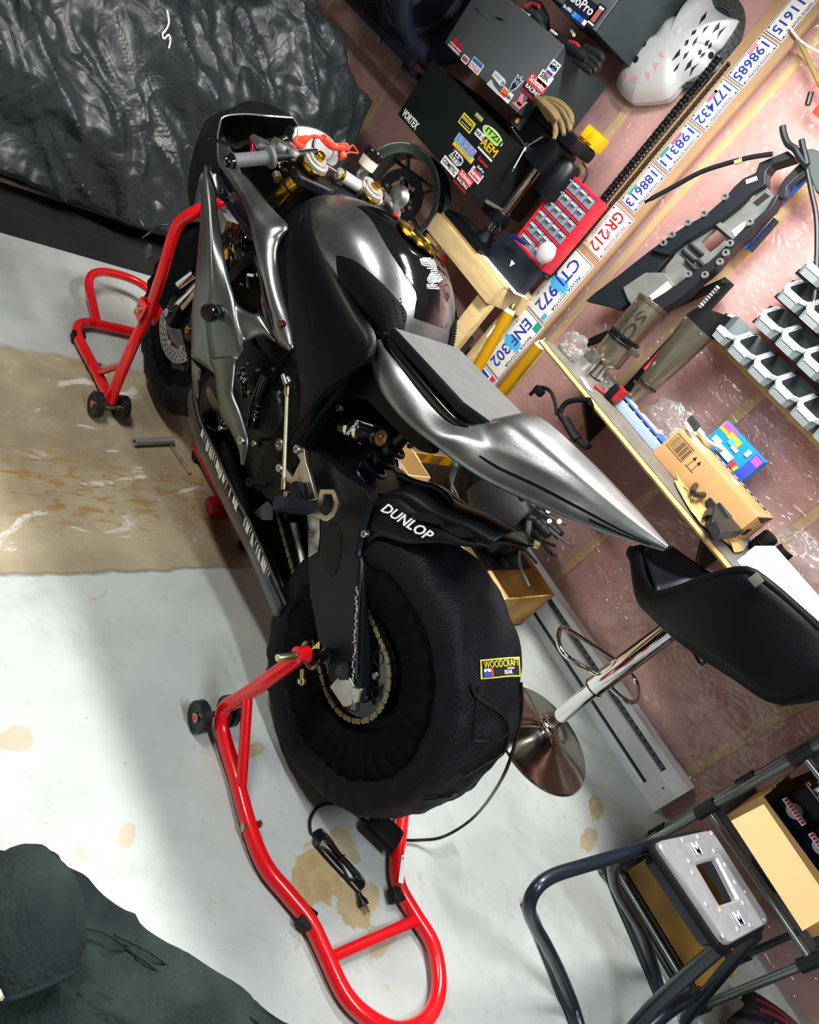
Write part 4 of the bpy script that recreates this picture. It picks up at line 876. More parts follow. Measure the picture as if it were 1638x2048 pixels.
# ---------------------------------------------------------------- tyre warmers
def fabric(nm, col, dia=True, rough=.62, spec=.35):
    m = bpy.data.materials.new(nm); m.use_nodes = True; N = m.node_tree.nodes; L = m.node_tree.links; b = N['Principled BSDF']
    b.inputs['Base Color'].default_value = srgb(col); b.inputs['Roughness'].default_value = rough; b.inputs['Specular IOR Level'].default_value = spec
    tc = N.new('ShaderNodeTexCoord'); n = N.new('ShaderNodeTexNoise'); n.inputs['Scale'].default_value = 30; n.inputs['Detail'].default_value = 6; L.new(tc.outputs['Object'], n.inputs['Vector'])
    bp = N.new('ShaderNodeBump'); bp.inputs['Strength'].default_value = .35; bp.inputs['Distance'].default_value = .006; L.new(n.outputs['Fac'], bp.inputs['Height'])
    last = bp
    if dia:
        for ang in (.8, -.8):
            w = N.new('ShaderNodeTexWave'); w.inputs['Scale'].default_value = 75; mp = N.new('ShaderNodeMapping'); mp.inputs['Rotation'].default_value = (.3, ang, ang); L.new(tc.outputs['Object'], mp.inputs[0]); L.new(mp.outputs[0], w.inputs['Vector'])
            b2 = N.new('ShaderNodeBump'); b2.inputs['Strength'].default_value = .35; b2.inputs['Distance'].default_value = .002; L.new(w.outputs['Fac'], b2.inputs['Height']); L.new(last.outputs[0], b2.inputs['Normal']); last = b2
    L.new(last.outputs[0], b.inputs['Normal']); return m
WOUT = fabric('warmer_ripstop', '090b13', True, .6, .22); WIN = fabric('warmer_inner_cloth', '06070b', False, .85, .12)
def warmer(nm, label, C_, prof, pin, sag, seed, loc):
    t = thing(nm, label, 'tyre warmer', loc)
    def ring(pr, pl, amp):
        rows = []; n = 150
        for r, d in cr([V((r, d, 0)) for r, d in pr], 4) and [(q.x, q.y) for q in cr([V((r, d, 0)) for r, d in pr], 4)]:
            row = []
            for k in range(n):
                a = 2 * PI * k / n; w = noise.noise(V((math.cos(a) * 4 + seed, math.sin(a) * 4, d * 16))) ; w2 = noise.noise(V((math.cos(a) * 14 + seed, math.sin(a) * 14, d * 22 + r * 8)))
                rr = r * (1 + amp * .05 * w) + amp * .004 * w2 + sag * max(0, -math.sin(a)) ** 3 * (r > .3)
                dd = d + math.copysign(pl * (.5 + .5 * math.sin(a * 34 + 3 * w)) * 1, d) * (1 if abs(d) > .03 else 0) + amp * .004 * w2
                p = C_ + V((math.cos(a) * rr, -dd, math.sin(a) * rr)); p.z = max(p.z, .012); row.append(p)
            rows.append(row)
        return MB().loft(rows, True, False)
    ou = ring(prof, .0, 1.0); o = obj('outer_cover', ou, WOUT, t, ang=80)
    for s in (1, -1): 
        i = obj('inner_skirt', ring([(r, s * d) for r, d in pin], .006, .5), WIN, t, ang=80)
    return t, o, Surf(ou)
pin = [(.262, .116), (.245, .124), (.22, .126), (.19, .122), (.165, .114), (.15, .10), (.148, .085)]
rwm, rwo, rws = warmer('rear_tyre_warmer', 'black ripstop tyre warmer wrapped round the rear wheel with yellow-edged badge', RA, [(.255, .108), (.262, .122), (.285, .132), (.315, .128), (.338, .108), (.350, .07), (.355, 0), (.350, -.07), (.338, -.108), (.315, -.128), (.285, -.132), (.262, -.122), (.255, -.108)], pin, .022, 1, (RA.x, RA.y, 0))
fwm, fwo, fws = warmer('front_tyre_warmer', 'plain black tyre warmer wrapped round the front wheel', FA, [(.225, .062), (.232, .072), (.262, .080), (.292, .072), (.315, .045), (.322, 0), (.315, -.045), (.292, -.072), (.262, -.080), (.232, -.072), (.225, -.062)], [(.235, .066), (.215, .070), (.198, .066), (.19, .055), (.188, .045)], .01, 5, (FA.x, FA.y, 0))
# badge on the rear warmer
cs = [(958, 1320), (1036, 1313), (1038, 1352), (960, 1358)]
def cpx(u, v): a = V((*cs[0], 0)).lerp(V((*cs[1], 0)), u); b = V((*cs[3], 0)).lerp(V((*cs[2], 0)), u); q = a.lerp(b, v); return q.x, q.y
def rwpatch(u0, u1, v0, v1, off, nu=10, nv=6): return MB().grid([[rws.hit(*cpx(u0 + (u1 - u0) * i / nu, v0 + (v1 - v0) * j / nv), off)[0] for i in range(nu + 1)] for j in range(nv + 1)])
bd = obj('badge', rwpatch(0, 1, 0, 1, .004), mat('badge_yellow', 'f2e64a', .6), rwm)
obj('badge_field', rwpatch(.035, .965, .07, .93, .0052), BLKP, bd)
obj('badge_flag_blue', rwpatch(.07, .30, .52, .90, .0062, 3, 3), mat('flag_blue', '2a4fc0', .6), bd)
obj('badge_flag_white', MB().grid([[rws.hit(*cpx(.07 + .2 * i, .52 + .16 * j), .0068)[0] for i in (0, 1)] for j in (0, 1)]), WHTP, bd)
obj('badge_flag_red', rwpatch(.24, .30, .52, .90, .0068, 2, 3), mat('flag_red', 'd8343a', .6), bd)
def rwtext(body, u, v, size, m, w=None):
    c, n = rws.hit(*cpx(u, v), .008); l, _ = rws.hit(*cpx(u - .2, v), .008); r, _ = rws.hit(*cpx(u + .2, v), .008); up, _ = rws.hit(*cpx(u, v - .2), .008); dn, _ = rws.hit(*cpx(u, v + .2), .008)
    text('badge_lettering', body, m, bd, c + n * .001, r - l, up - dn, size, w=w)
wl = (rws.hit(*cpx(.05, .3))[0] - rws.hit(*cpx(.95, .3))[0]).length
rwtext('WOODCRAFT', .5, .30, .022, mat('badge_yellow', ''), wl * .92); rwtext('REAR', .66, .76, .013, WHTP); rwtext('technologies', .72, .55, .006, WHTP)
pk = obj('pocket_seam', MB().tube([rws.hit(px, py, .003)[0] for px, py in ((955, 1372), (950, 1400), (948, 1440), (946, 1478), (970, 1480), (1000, 1478), (1015, 1462))], .0022, 5, 2), BLKM, rwm)
obj('drawcord', MB().tube([rws.hit(px, py, .004)[0] for px, py in ((846, 1598), (870, 1594), (895, 1590), (905, 1588))], .003, 6, 3), mat('cord_black_gloss', '111318', .3), rwm)
obj('eyelet', MB().lathe(rws.hit(905, 1588, .002)[0], rws.hit(905, 1588)[1], [(.005, 0), (.010, .002), (.010, .004), (.005, .004)], 16), DKST, rwm)
fl0 = onZ(770, 1665, .03)
obj('lower_flap', MB().bbox(onZ(768, 1662, .045), (.10, .07, .035), .012, .5), BLKM, rwm)
CORD = mat('cable_black', '0b0c0f', .35)
cd_ = [rws.hit(px, py, .006)[0] for px, py in ((938, 1370), (950, 1392), (975, 1410), (1000, 1428), (1012, 1450))] 
obj('heater_lead', MB().tube(cd_ + [rws.hit(1014, 1475, .006)[0], rws.hit(1000, 1505, .006)[0], rws.hit(960, 1530, .006)[0], rws.hit(925, 1550, .006)[0]], .0042, 7, 4), mat('cord_black_gloss', ''), rwm)
hang = [onY(1042, 1365, 1.47), onY(1044, 1410, 1.475), onY(1034, 1470, 1.475), onY(1005, 1555, 1.47)] + [onZ(950, 1632, .12), onZ(890, 1672, .06), onZ(840, 1680, .02), onZ(800, 1678, .012), onZ(760, 1660, .008), onZ(700, 1620, .006), onZ(665, 1607, .006), onZ(635, 1615, .006), onZ(620, 1640, .006)]
base = [(625, 1668), (640, 1660), (658, 1676), (678, 1706), (702, 1730), (722, 1754), (727, 1772), (716, 1779), (700, 1766), (682, 1735), (655, 1705), (632, 1690)]
cx_, cy_ = 677, 1718; pts = hang[:]
for k in range(4):
    s = 1 - .09 * k
    for j, (x, y) in enumerate(base): 
        tw = (.75 if 3 <= j <= 4 or 9 <= j <= 10 else 1); pts.append(onZ(cx_ + (x - cx_) * s * (.92 if tw < 1 else 1) + jit(1.5), cy_ + (y - cy_) * s + jit(1.5), .005 + .0035 * k))
pts += [onZ(712, 1775, .012), onZ(716, 1783, .008)]
pc_ = obj('power_cord', MB().tube(pts, .0042, 7, 5), CORD, rwm)
pl0, pl1 = onZ(717, 1786, .010), onZ(728, 1812, .010)
obj('plug', MB().tube([pl0, pl0.lerp(pl1, .35), pl0.lerp(pl1, .6), pl1], [.006, .008, .013, .014], 10), CORD, pc_)
dp = (pl1 - pl0).normalized(); sd = dp.cross(V((0, 0, 1)))
for k, s in enumerate((-1, 1)): q = pl1 + sd * .006 * s; obj('prong', MB().box(q + dp * .009, (.018, .0015, .006), math.atan2(dp.y, dp.x)), mat('brass', ''), pc_)
obj('cord_tie', MB().lathe(onZ(677, 1720, .012), onZ(690, 1738, .012) - onZ(665, 1702, .012), [(.019, -.002), (.0205, 0), (.019, .002)], 16, cap=False), BLKM, pc_)
# small plug lead of the front warmer
obj('lead', MB().tube([onY(338, 449, 1.33), onY(318, 452, 1.30), onY(300, 465, 1.27), onY(285, 476, 1.25)], .004, 7, 4), CORD, fwm)
sk_ = []
for r_ in (.03, .10, .17, .215, .25):
    sk_.append([FA + V((math.cos(a) * r_, -(.098 + .006 * math.sin(a * 23) * (r_ / .25)), math.sin(a) * r_)) for a in [math.radians(-15 + 225 * k / 60) for k in range(61)]])
obj('loose_skirt', MB().grid(sk_), WIN, fwm, solid=.002, ang=70)
q = fws.hit(360, 520, .01)[0]; q.y = FA.y - .11; obj('buckle', MB().bbox(q, (.05, .012, .03), .004, Matrix.Rotation(.5, 3, 'Y')), mat('buckle_grey', '4a5054', .4), fwm)
# ---------------------------------------------------------------- jack beam and socket handle on the floor
jk = thing('floor_jack', 'red steel jack beam lying under the belly of the motorcycle', 'jack', onZ(450, 985, 0))
ja, jb = onZ(398, 885, .05), onZ(512, 1095, .05); jd = (jb - ja); ja2 = math.atan2(jd.y, jd.x)
JR = mat('jack_red', 'b31224', .35)
jm = (ja + jb) / 2; obj('beam', MB().bbox((jm.x, jm.y, .055), (jd.length, .055, .045), .006, ja2), JR, jk)
q = onZ(433, 1015, .03); obj('foot', MB().prism([onZ(x, y, .012) for x, y in ((407, 1005), (456, 997), (475, 1032), (420, 1033))], V((0, 0, .03))), JR, jk, bevel=.003)
for t in (.08, .92): p = ja.lerp(jb, t); obj('caster', MB().cyl((p.x, p.y - .02, .02), (p.x, p.y + .02, .02), .02), BLKM, jk)
obj('jack_bolt', MB().cyl(onZ(487, 1060, .078), onZ(487, 1060, .084), .008, n=12), BLKM, jk)
hd = thing('handle_socket', 'short grey steel pipe with a thin rod, lying on the bare floor band', 'jack handle', onZ(305, 884, 0))
pa, pb = onZ(268, 884, .014), onZ(345, 881, .014); pd = (pb - pa).normalized(); u_, w_, _ = frame(pd); rings = []
pr = MB(); prof = [(.009, 0), (.0135, 0), (.0135, (pb - pa).length), (.009, (pb - pa).length), (.009, 0)]; pr.lathe(pa, pd, prof, 24, cap=False)
obj('pipe', pr, mat('galvanised', 'a3abad', .4, .5, var=.1), hd); obj('pipe_bore', MB().lathe(pa, pd, [(.009, .01), (.0, .012)], 20), BLKP, hd)
ra_, rb_ = onZ(340, 889, .006), onZ(379, 946, .006); rd_ = (rb_ - ra_).normalized()
obj('rod', MB().cyl(ra_, rb_, .0042, n=12).cyl(rb_ - rd_ * .004, rb_ + rd_ * .002, .0065, n=14), STEEL, hd)
# ---------------------------------------------------------------- covered motorcycle behind
def cover_mat():
    m = bpy.data.materials.new('black_nylon_cover'); m.use_nodes = True; N = m.node_tree.nodes; L = m.node_tree.links; b = N['Principled BSDF']
    b.inputs['Base Color'].default_value = srgb('262e31'); b.inputs['Roughness'].default_value = .42; b.inputs['Specular IOR Level'].default_value = .6
    tc = N.new('ShaderNodeTexCoord'); prev = None
    for typ, sc, st, dist in (('V', 4.5, .75, .05), ('V', 11, .5, .02), ('N', 6, .45, .04), ('N', 30, .2, .006)):
        if typ == 'V':
            n = N.new('ShaderNodeTexVoronoi'); n.feature = 'F1'; n.distance = 'CHEBYCHEV'; out = 'Distance'
            nz = N.new('ShaderNodeTexNoise'); nz.inputs['Scale'].default_value = 4; mx = N.new('ShaderNodeVectorMath'); mx.operation = 'MULTIPLY_ADD'; L.new(tc.outputs['Object'], nz.inputs['Vector']); L.new(nz.outputs['Color'], mx.inputs[0]); mx.inputs[1].default_value = (.25, .25, .25); L.new(tc.outputs['Object'], mx.inputs[2]); L.new(mx.outputs[0], n.inputs['Vector'])
        else:
            n = N.new('ShaderNodeTexNoise'); n.noise_type = 'RIDGED_MULTIFRACTAL'; n.inputs['Distortion'].default_value = .8; n.inputs['Detail'].default_value = 4; out = 'Fac'; L.new(tc.outputs['Object'], n.inputs['Vector'])
        n.inputs['Scale'].default_value = sc
        bp = N.new('ShaderNodeBump'); bp.inputs['Strength'].default_value = st; bp.inputs['Distance'].default_value = dist; L.new(n.outputs[out], bp.inputs['Height'])
        if prev: L.new(prev.outputs[0], bp.inputs['Normal'])
        prev = bp
    L.new(prev.outputs[0], b.inputs['Normal']); return m
CVM = cover_mat()
cv = thing('covered_motorcycle', 'motorcycle under a crumpled black nylon cover beside the back wall', 'covered motorcycle', (-3.25, 1.4, 0))
def lerpk(t, ks):
    for (a, va), (b, vb) in zip(ks, ks[1:]):
        if t <= b: u = (t - a) / (b - a); u = max(0, u); u = u * u * (3 - 2 * u); return va + (vb - va) * u
    return ks[-1][1]
ZT = [(.1, .55), (.3, .86), (.7, .98), (1.1, .95), (1.5, 1.02), (1.85, 1.20), (2.1, 1.22), (2.3, 1.10), (2.42, .85)]
HW = [(.1, .22), (.4, .34), (1.0, .40), (1.6, .42), (2.0, .44), (2.3, .36), (2.42, .22)]
CXc = lambda y: -3.27
rows = []; ny, ns = 210, 150
for i in range(ny + 1):
    y = .1 + 2.32 * i / ny; row = []; zt, hw = lerpk(y, ZT), lerpk(y, HW)
    for j in range(ns + 1):
        s = j / ns; a = PI * s
        u = math.cos(a); z0 = .20 + .06 * noise.noise(V((y * 2, 5, s)))
        x = CXc(y) + hw * (abs(u) ** .62) * (1 if u >= 0 else -1) * (1 - .28 * (math.sin(a) ** 1.5)); z = z0 + (zt - z0) * math.sin(a) ** .82
        p = V((x, y, z))
        # folds: long swags and sharp creases
        q = V((p.x * 1.1, p.y * 1.6 + p.z * 1.2, p.z * .9))
        f = 1 - abs(noise.noise(q * 2.1)) * 2; g = 1 - abs(noise.noise(q * 4.7 + V((7, 2, 1)))) * 2; h = 1 - abs(noise.noise(V((p.x * 9, p.y * 9, p.z * 9)))) * 2
        k = .050 * f * abs(f) + .026 * g * abs(g) + .009 * h + .03 * math.sin((p.y * 1.1 + p.z * 1.6) * 7 + 3 * noise.noise(p * 1.7))
        n = V((u, (y - 1.4) * .15, math.sin(a) + .1)).normalized()
        pp = p + n * (k - .02); pp.z = max(pp.z, .1); row.append(pp)
    rows.append(row)
cvm = MB().grid(rows); cvm.f.append(tuple(range(ns + 1))); cvm.f.append(tuple(range(len(cvm.v) - ns - 1, len(cvm.v)))[::-1])
cvo = obj('cover', cvm, CVM, cv, ang=50)
cvs = Surf(cvm)
ds = [(334, 22), (338, 45), (332, 60), (324, 68), (328, 78), (338, 70), (341, 82), (338, 97)]
obj('drawstring', MB().tube([cvs.hit(x, y, .006)[0] for x, y in ds], .0035, 6, 4), WHT, cv)
obj('hem', MB().tube([r[0] for r in rows[::3]], .010, 6), BLKM, cv)
for y in (.55, 2.0): obj('tyre', MB().lathe((CXc(y) - .06, y, .30), (1, 0, 0), [(.21, -.02), (.27, -.01), (.30, .03), (.305, .06), (.30, .09), (.27, .13), (.21, .14)], 44), BLKR, cv)
rp = thing('loading_ramp', 'dark loading plank with a pale top edge on the floor below the black cover', 'ramp', (-2.92, 1.2, 0))
obj('plank', MB().bbox((-2.90, 1.15, .055), (.20, 1.35, .11), .01), mat('plank_dark', '15181a', .7, var=.3, vscale=12), rp)
obj('edge_strip', MB().bbox((-2.995, 1.15, .118), (.03, 1.35, .016), .004), mat('edge_tan', 'b8ad94', .6), rp)
# ---------------------------------------------------------------- tyres on the wall rack
rk = thing('tyre_rack', 'dark steel wall rack of two rails holding spare tyres', 'rack', (-3.6, 2.6, 1.35))
TYM = mat('tyre_navy', '131a2c', .55, bump=.15, bscale=25)
ya, za = 2.42, 1.16
rl = onY(880, 145, 2.40); rl2 = onY(725, 55, 2.40)
zr = (rl.z + rl2.z) / 2
for dy in (-.05, .23): obj('rail', MB().bbox((-3.655, 2.40 + dy, zr), (1.36, .035, .035), .004), mat('rack_steel', '20242e', .4, .6), rk)
for x in (-4.2, -3.02): obj('bracket', MB().bbox((x, 2.565, zr - .03), (.03, .44, .03), .004), mat('rack_steel', ''), rk)
obj('rail_bolt', MB().cyl(onY(757, 80, 2.38), onY(757, 80, 2.38) + V((0, .01, 0)), .012), STEEL, rk)
def rack_tyre(x, R, w, label):
    prof = [(R * .70, -w * .40), (R * .73, -w * .48), (R * .82, -w * .55), (R * .9, -w * .5), (R * .965, -w * .32), (R, 0), (R * .965, w * .32), (R * .9, w * .5), (R * .82, w * .55), (R * .73, w * .48), (R * .70, w * .40), (R * .69, 0)]
    c = V((x, 2.49, zr + .024 + math.sqrt(R * R - .14 * .14)))
    t = thing('racing_slick', label, 'tyre', (x, 2.50, zr), 'spare tyres on the wall rack')
    pp = cr([V((a, b, 0)) for a, b in prof], 3, True); obj('carcass', MB().lathe(c, (1, 0, 0), [(q.x, q.y) for q in pp] + [(pp[0].x, pp[0].y)], 64, cap=False), TYM, t)
    gr = MB()
    for k in range(24):
        a = k * PI / 12
        for s in (-1, 1):
            e = lambda aa, o, rr: c + V((o * w, math.cos(aa) * rr, math.sin(aa) * rr)); gr.tube([e(a, s * .05, R * 1.0), e(a + .08, s * .2, R * .992), e(a + .11, s * .36, R * .962)], .003, 5, 2)
    obj('tread_groove', gr, BLKP, t, kind='stuff')
    for rr in (.78, .87): obj('sidewall_bead', MB().tube([c + V((w * (.535 if rr > .8 else .5), math.cos(a) * R * rr, math.sin(a) * R * rr)) for a in [2 * PI * k / 60 for k in range(60)]], .0025, 5, closed=True), TYM, t)
rack_tyre(-3.22, .30, .19, 'dark wide spare tyre at the end of the wall rack above the covered motorcycle')
rack_tyre(-3.47, .29, .17, 'dark spare tyre second along the wall rack, behind the end tyre')
rack_tyre(-3.72, .29, .17, 'dark spare tyre third along the wall rack, mostly behind its neighbours')
# ---------------------------------------------------------------- jacket heaped on the floor
JK = mat('jacket_cloth', '37433f', .9, bump=.5, bscale=90, col2='20292b', vscale=5, spec=.15)
jt = thing('jacket', 'dark grey green cotton jacket heaped on the painted floor', 'jacket', onZ(150, 1980))
out = [onZ(x, y) for x, y in ((-260, 1640), (-120, 1690), (0, 1702), (60, 1712), (125, 1738), (190, 1788), (270, 1850), (380, 1918), (470, 1983), (560, 2046), (640, 2110), (620, 2260), (300, 2420), (-100, 2380), (-330, 2100), (-360, 1800))]
ctr = onZ(90, 2060); ol = cr(out, 5, True); rows = []
for k in range(15):
    t = k / 14; row = []
    for i, p in enumerate(ol):
        q = ctr.lerp(p, 1 - (1 - t) ** 1.0 * 1.0) if False else p.lerp(ctr, t * .97)
        h = .05 * min(1, t * 6) ** .6 + .085 * math.sin(min(1, t * 1.3) * PI / 2) + .035 * noise.noise(V((q.x * 6, q.y * 6, 2))) * min(1, t * 5)
        rg = 1 - abs(noise.noise(V((q.x * 5 + 3, q.y * 9, 1)))) * 2; h += .030 * max(0, rg) ** 2 * min(1, t * 6)
        row.append(V((q.x, q.y, max(.004, h if t > 0 else .004))))
    rows.append(row)
obj('body', MB().loft(rows[::-1], True, True), JK, jt, ang=70)
sl = [onZ(x, y, z) for x, y, z in ((60, 1735, .10), (55, 1785, .17), (60, 1850, .20), (62, 1920, .20), (66, 1968, .19))]
rings = []; cl_ = cr(sl, 5); ax0 = None
for i, p in enumerate(cl_):
    t = i / (len(cl_) - 1); d = (cl_[min(i + 1, len(cl_) - 1)] - cl_[max(i - 1, 0)]).normalized(); u = d.cross(V((0, 0, 1))).normalized(); w = u.cross(d)
    r = lerpk(t, [(0, .055), (.3, .085), (.7, .082), (1, .068)])
    rings.append([p + u * math.cos(2 * PI * k / 36) * r * (1 + .06 * noise.noise(V((k * .4, t * 5, 0)))) + w * math.sin(2 * PI * k / 36) * r * .72 * (1 + .08 * noise.noise(V((k * .5, t * 6, 4)))) for k in range(36)])
obj('sleeve', MB().loft(rings, True, False), JK, jt, solid=.004, ang=70)
obj('cuff', MB().tube(rings[-1], .0055, 7, closed=True), JK, jt)
obj('sleeve_lining', MB().loft([[cl_[-2].lerp(p, .9) for p in rings[-2]], [cl_[-8].lerp(p, .85) for p in rings[-8]]], True, True), mat('lining_black', '090b0e', .9), jt)
for pts in (((75, 1762), (110, 1775), (125, 1805)), ((140, 1855), (200, 1862), (260, 1900), (380, 1990)), ((230, 1870), (300, 1905), (400, 1975), (520, 2045))):
    obj('seam', MB().tube([onZ(x, y, .15 if k == 0 else .13) for k, (x, y) in enumerate(pts)], .003, 5, 3), JK, jt)
obj('zip_pull', MB().lathe(onZ(3, 1984, .22), (.3, .2, 1), [(.006, 0), (.012, .002), (.012, .006), (.006, .008)], 14), mat('pale_brass', 'e6dcb8', .3, .7), jt)
# ---------------------------------------------------------------- things on the back wall
PLW = WY - .045          # front of the plastic sheet, where wall things touch
XA, ZA = V((1, 0, 0)), V((0, 0, 1))
def wp(px, py, y): return onY(px, py, y)
def wpoly(pts, y, th, c=None):
    """plate traced on a plane parallel to the wall, thickness towards the wall"""
    if c: pts = [(c[0] + c[2] * x, c[1] + c[2] * y_) for x, y_ in pts]
    return MB().prism([wp(x, y_, y) for x, y_ in pts], V((0, th, 0)))
# plates and their board
PW = mat('plate_white', 'e9eae4', .35); PBL = mat('plate_blue', '2a3fa8', .4); PRD = mat('plate_red', 'a52a3a', .4); PLB = mat('plate_sky', '4fb4ea', .45)
bdz0, bdz1 = .38, 2.40
obj('plate_board', MB().bbox((-1.893, PLW - .012, (bdz0 + bdz1) / 2), (.175, .02, bdz1 - bdz0), .003), mat('board_brown', 'b08f6c', .6, var=.12, vscale=6, aniso=(8, 8, 1)), label='brown vertical board on the back wall carrying a column of licence plates', cat='board')
YP = PLW - .0235
KP = YP / 2.70
def licence(z0, z1, x0, x1, txt, big=False, col=None, extra=(), look=''):
    x0, x1, z0, z1 = x0 * KP, x1 * KP, 1.6 + (z0 - 1.6) * KP, 1.6 + (z1 - 1.6) * KP
    col = col or PBL; c = V(((x0 + x1) / 2, YP, (z0 + z1) / 2)); w = z1 - z0; h = x1 - x0
    t = thing('licence_plate', look or f'large white licence plate with blue ship and number {txt}', 'licence plate', c - V((0, 0, w / 2)), 'licence plates on the brown board')
    obj('plate', MB().bbox(c, (h, .0022, w), .001), PW, t)
    y = YP - .0013
    bd_ = MB(); e = .005; lw = .0016
    for a, b in (((c.x - h / 2 + e, z0 + e), (c.x + h / 2 - e, z0 + e)), ((c.x + h / 2 - e, z0 + e), (c.x + h / 2 - e, z1 - e)), ((c.x + h / 2 - e, z1 - e), (c.x - h / 2 + e, z1 - e)), ((c.x - h / 2 + e, z1 - e), (c.x - h / 2 + e, z0 + e))):
        bd_.tube([V((a[0], y, a[1])), V((b[0], y, b[1]))], lw, 4)
    obj('border', bd_, mat('plate_border', '3c4a86', .5) if col is PBL else PRD, t)
    R_, U = -ZA, XA
    text('number', txt, col, t, c + V((-h * .06, -.0016, 0)), R_, U, h * (.56 if big else .62), w=w * (.80 if big else .84), bold=.012)
    text('province', 'NOVA SCOTIA', col if col is PRD else mat('plate_dark', '2b3358', .5), t, c + V((h * .37, -.0016, 0)), R_, U, h * .13, w=w * .56, bold=.01)
    for s in (-1, 1):
        for u in ((-.42, .42) if not big else (-.40, .40)): obj('bolt_hole', MB().cyl(V((c.x + u * h, y, c.z + s * w * (.40 if not big else .26))), V((c.x + u * h, y - .0008, c.z + s * w * (.40 if not big else .26))), .0035, n=10), BLKP, t)
    for (u, v, sw, sh, cc) in extra: obj('date_sticker', MB().box((c.x + u * h, y - .0006, c.z - v * w), (sh, .0008, sw)), mat('sticker_' + cc, cc, .5), t)
    if big:
        text('slogan', "CANADA'S OCEAN PLAYGROUND", mat('plate_grey', '7a7f8a', .5), t, c + V((-h * .40, -.0016, 0)), R_, U, h * .075, w=w * .62)
        sh = [(-.04, -.30), (.02, -.24), (.06, -.10), (.03, .0), (.07, .06), (.0, .16), (.05, .20), (-.04, .26), (-.10, .22), (-.12, .05), (-.09, -.15)]
        obj('ship_emblem', MB().prism([V((c.x + b * h * 1.3, y - .0002, c.z - (a * 1.2 + .02) * w)) for a, b in sh], V((0, -.0003, 0))), PLB, t)
        for s in (-1, 1): obj('corner_box', MB().box((c.x + h * .33, y - .0003, c.z - s * w * .42), (h * .24, .0006, w * .11)), mat('plate_cream', 'e3e0cc', .4), t)
    return t
licence(2.127, 2.30, -1.889, -1.800, '211615', look='topmost small white licence plate on the board, under a white wire'); licence(1.960, 2.120, -1.889, -1.799, '198685', look='small white licence plate with one faded pink sticker, second from the board top', extra=((-.33, -.18, .04, .012, 'e58a98'),))
licence(1.788, 1.954, -1.894, -1.801, '177432', look='small white licence plate with pink and pale green stickers', extra=((-.33, -.1, .045, .014, 'e0707c'), (-.33, -.30, .04, .014, 'd3d9b0')))
licence(1.608, 1.780, -1.892, -1.803, '198311', look='small white licence plate with crimson and teal stickers', extra=((-.33, -.12, .05, .013, 'd05a72'), (-.36, .22, .045, .013, '2f9d86')))
licence(1.428, 1.600, -1.897, -1.802, '188613', look='small white licence plate with peach and teal stickers', extra=((-.33, -.15, .045, .013, 'e6c79a'), (-.33, .15, .045, .013, '38a08c')))
g = licence(1.216, 1.416, -1.905, -1.780, 'GR·212', col=PRD, look='white licence plate with red lettering for off-highway use', extra=((.05, .0, .012, .02, 'd96a80'), (-.3, .42, .02, .03, 'e8b98a')))
text('vehicle_class', 'OFF HIGHWAY', PRD, g, V((-1.892 * KP, YP - .0016, 1.6 - .284 * KP)), -ZA, XA, .013, w=.10)
licence(.880, 1.190, -1.928, -1.783, 'CTJ 972', True, look='large white licence plate reading CTJ, with blue ship emblem', extra=((.33, .42, .03, .022, '4fa3d8'),)); licence(.567, .876, -1.918, -1.775, 'ENF 302', True, look='large white licence plate reading ENF, with blue ship and green sticker', extra=((.33, -.42, .036, .034, '1f9a7a'),)); licence(.44, .563, -1.918, -1.775, 'E', True, look='lowest licence plate on the board, cut short, with red sticker', extra=((.33, -.36, .03, .03, 'd23b50'),))
# hanging roller chains
for k, (px, py, side, mo, mi, lab) in enumerate(((1319, 262, XA, mat('chain_pin_steel', '8d9298', .3, .9), mat('chain_black', '15161a', .4, .6), 'black roller chain with bright pins hanging beside the plate board'), (1343, 270, V((0, 1, 0)), mat('chain_bronze', '5f5a48', .45, .8, var=.25, vscale=90), mat('chain_dark', ''), 'dull bronze roller chain hanging next to the licence plates'))):
    x = wp(px, py, PLW - .02).x; t = thing('roller_chain', lab, 'chain', (x, PLW - .02, .96), 'roller chains on the back wall')
    top = wp(1440, 118, PLW - .02).z; pth = [V((x, PLW - .018 - .008 * k, top - i * .01)) for i in range(int((top - 1.02) / .01))]
    pth += [V((x - .01, PLW - .03, 1.015)), V((x - .015 - .01 * k, PLW - .06, 1.008)), V((x - .03, PLW - .10, 1.006))]
    obj('core', MB().tube(pth, .0042, 6), BLKM, t); chain_links(t, pth, .0159, .030 if k == 0 else .018, mo, mi, side)
    obj('nail', MB().cyl(V((x, PLW + .02, top - .004)), V((x, PLW - .045, top + .002)), .003, n=8), STEEL, t)
# skid plate
SK = mat('skid_silver', 'cfd3d6', .38, .25)
c0 = (1200, 0, .18315)
sko = [(180, 930), (190, 860), (260, 700), (340, 570), (420, 490), (520, 450), (610, 415), (700, 290), (780, 200), (940, 160), (1010, 60), (1060, -60), (1190, -60), (1255, 90), (1390, 180), (1500, 215), (1500, 250), (1410, 400), (1320, 520), (1250, 575), (1180, 720), (1080, 810), (920, 900), (850, 965), (790, 1040), (690, 1095), (400, 1122), (330, 1110), (230, 1030)]
YS = PLW - .02
ol = cr([wp(c0[0] + c0[2] * x, c0[1] + c0[2] * y, YS) for x, y in sko], 4, True); cn = wp(c0[0] + c0[2] * 820, c0[1] + c0[2] * 560, YS)
rows = []
for k in range(11):
    t = k / 10; rows.append([p.lerp(cn, t) + V((0, -.065 * (1 - (1 - t) ** 4) - (.006 if t > 0 else 0) - .012 * t, 0)) for p in ol])
skm = MB().loft(rows, True, True)
skt = thing('skid_plate', 'silver vented engine skid plate hung on the back wall above the chains', 'skid plate', wp(1270, 205, YS))
obj('shell', skm, SK, skt, ang=50); sks = Surf(skm)
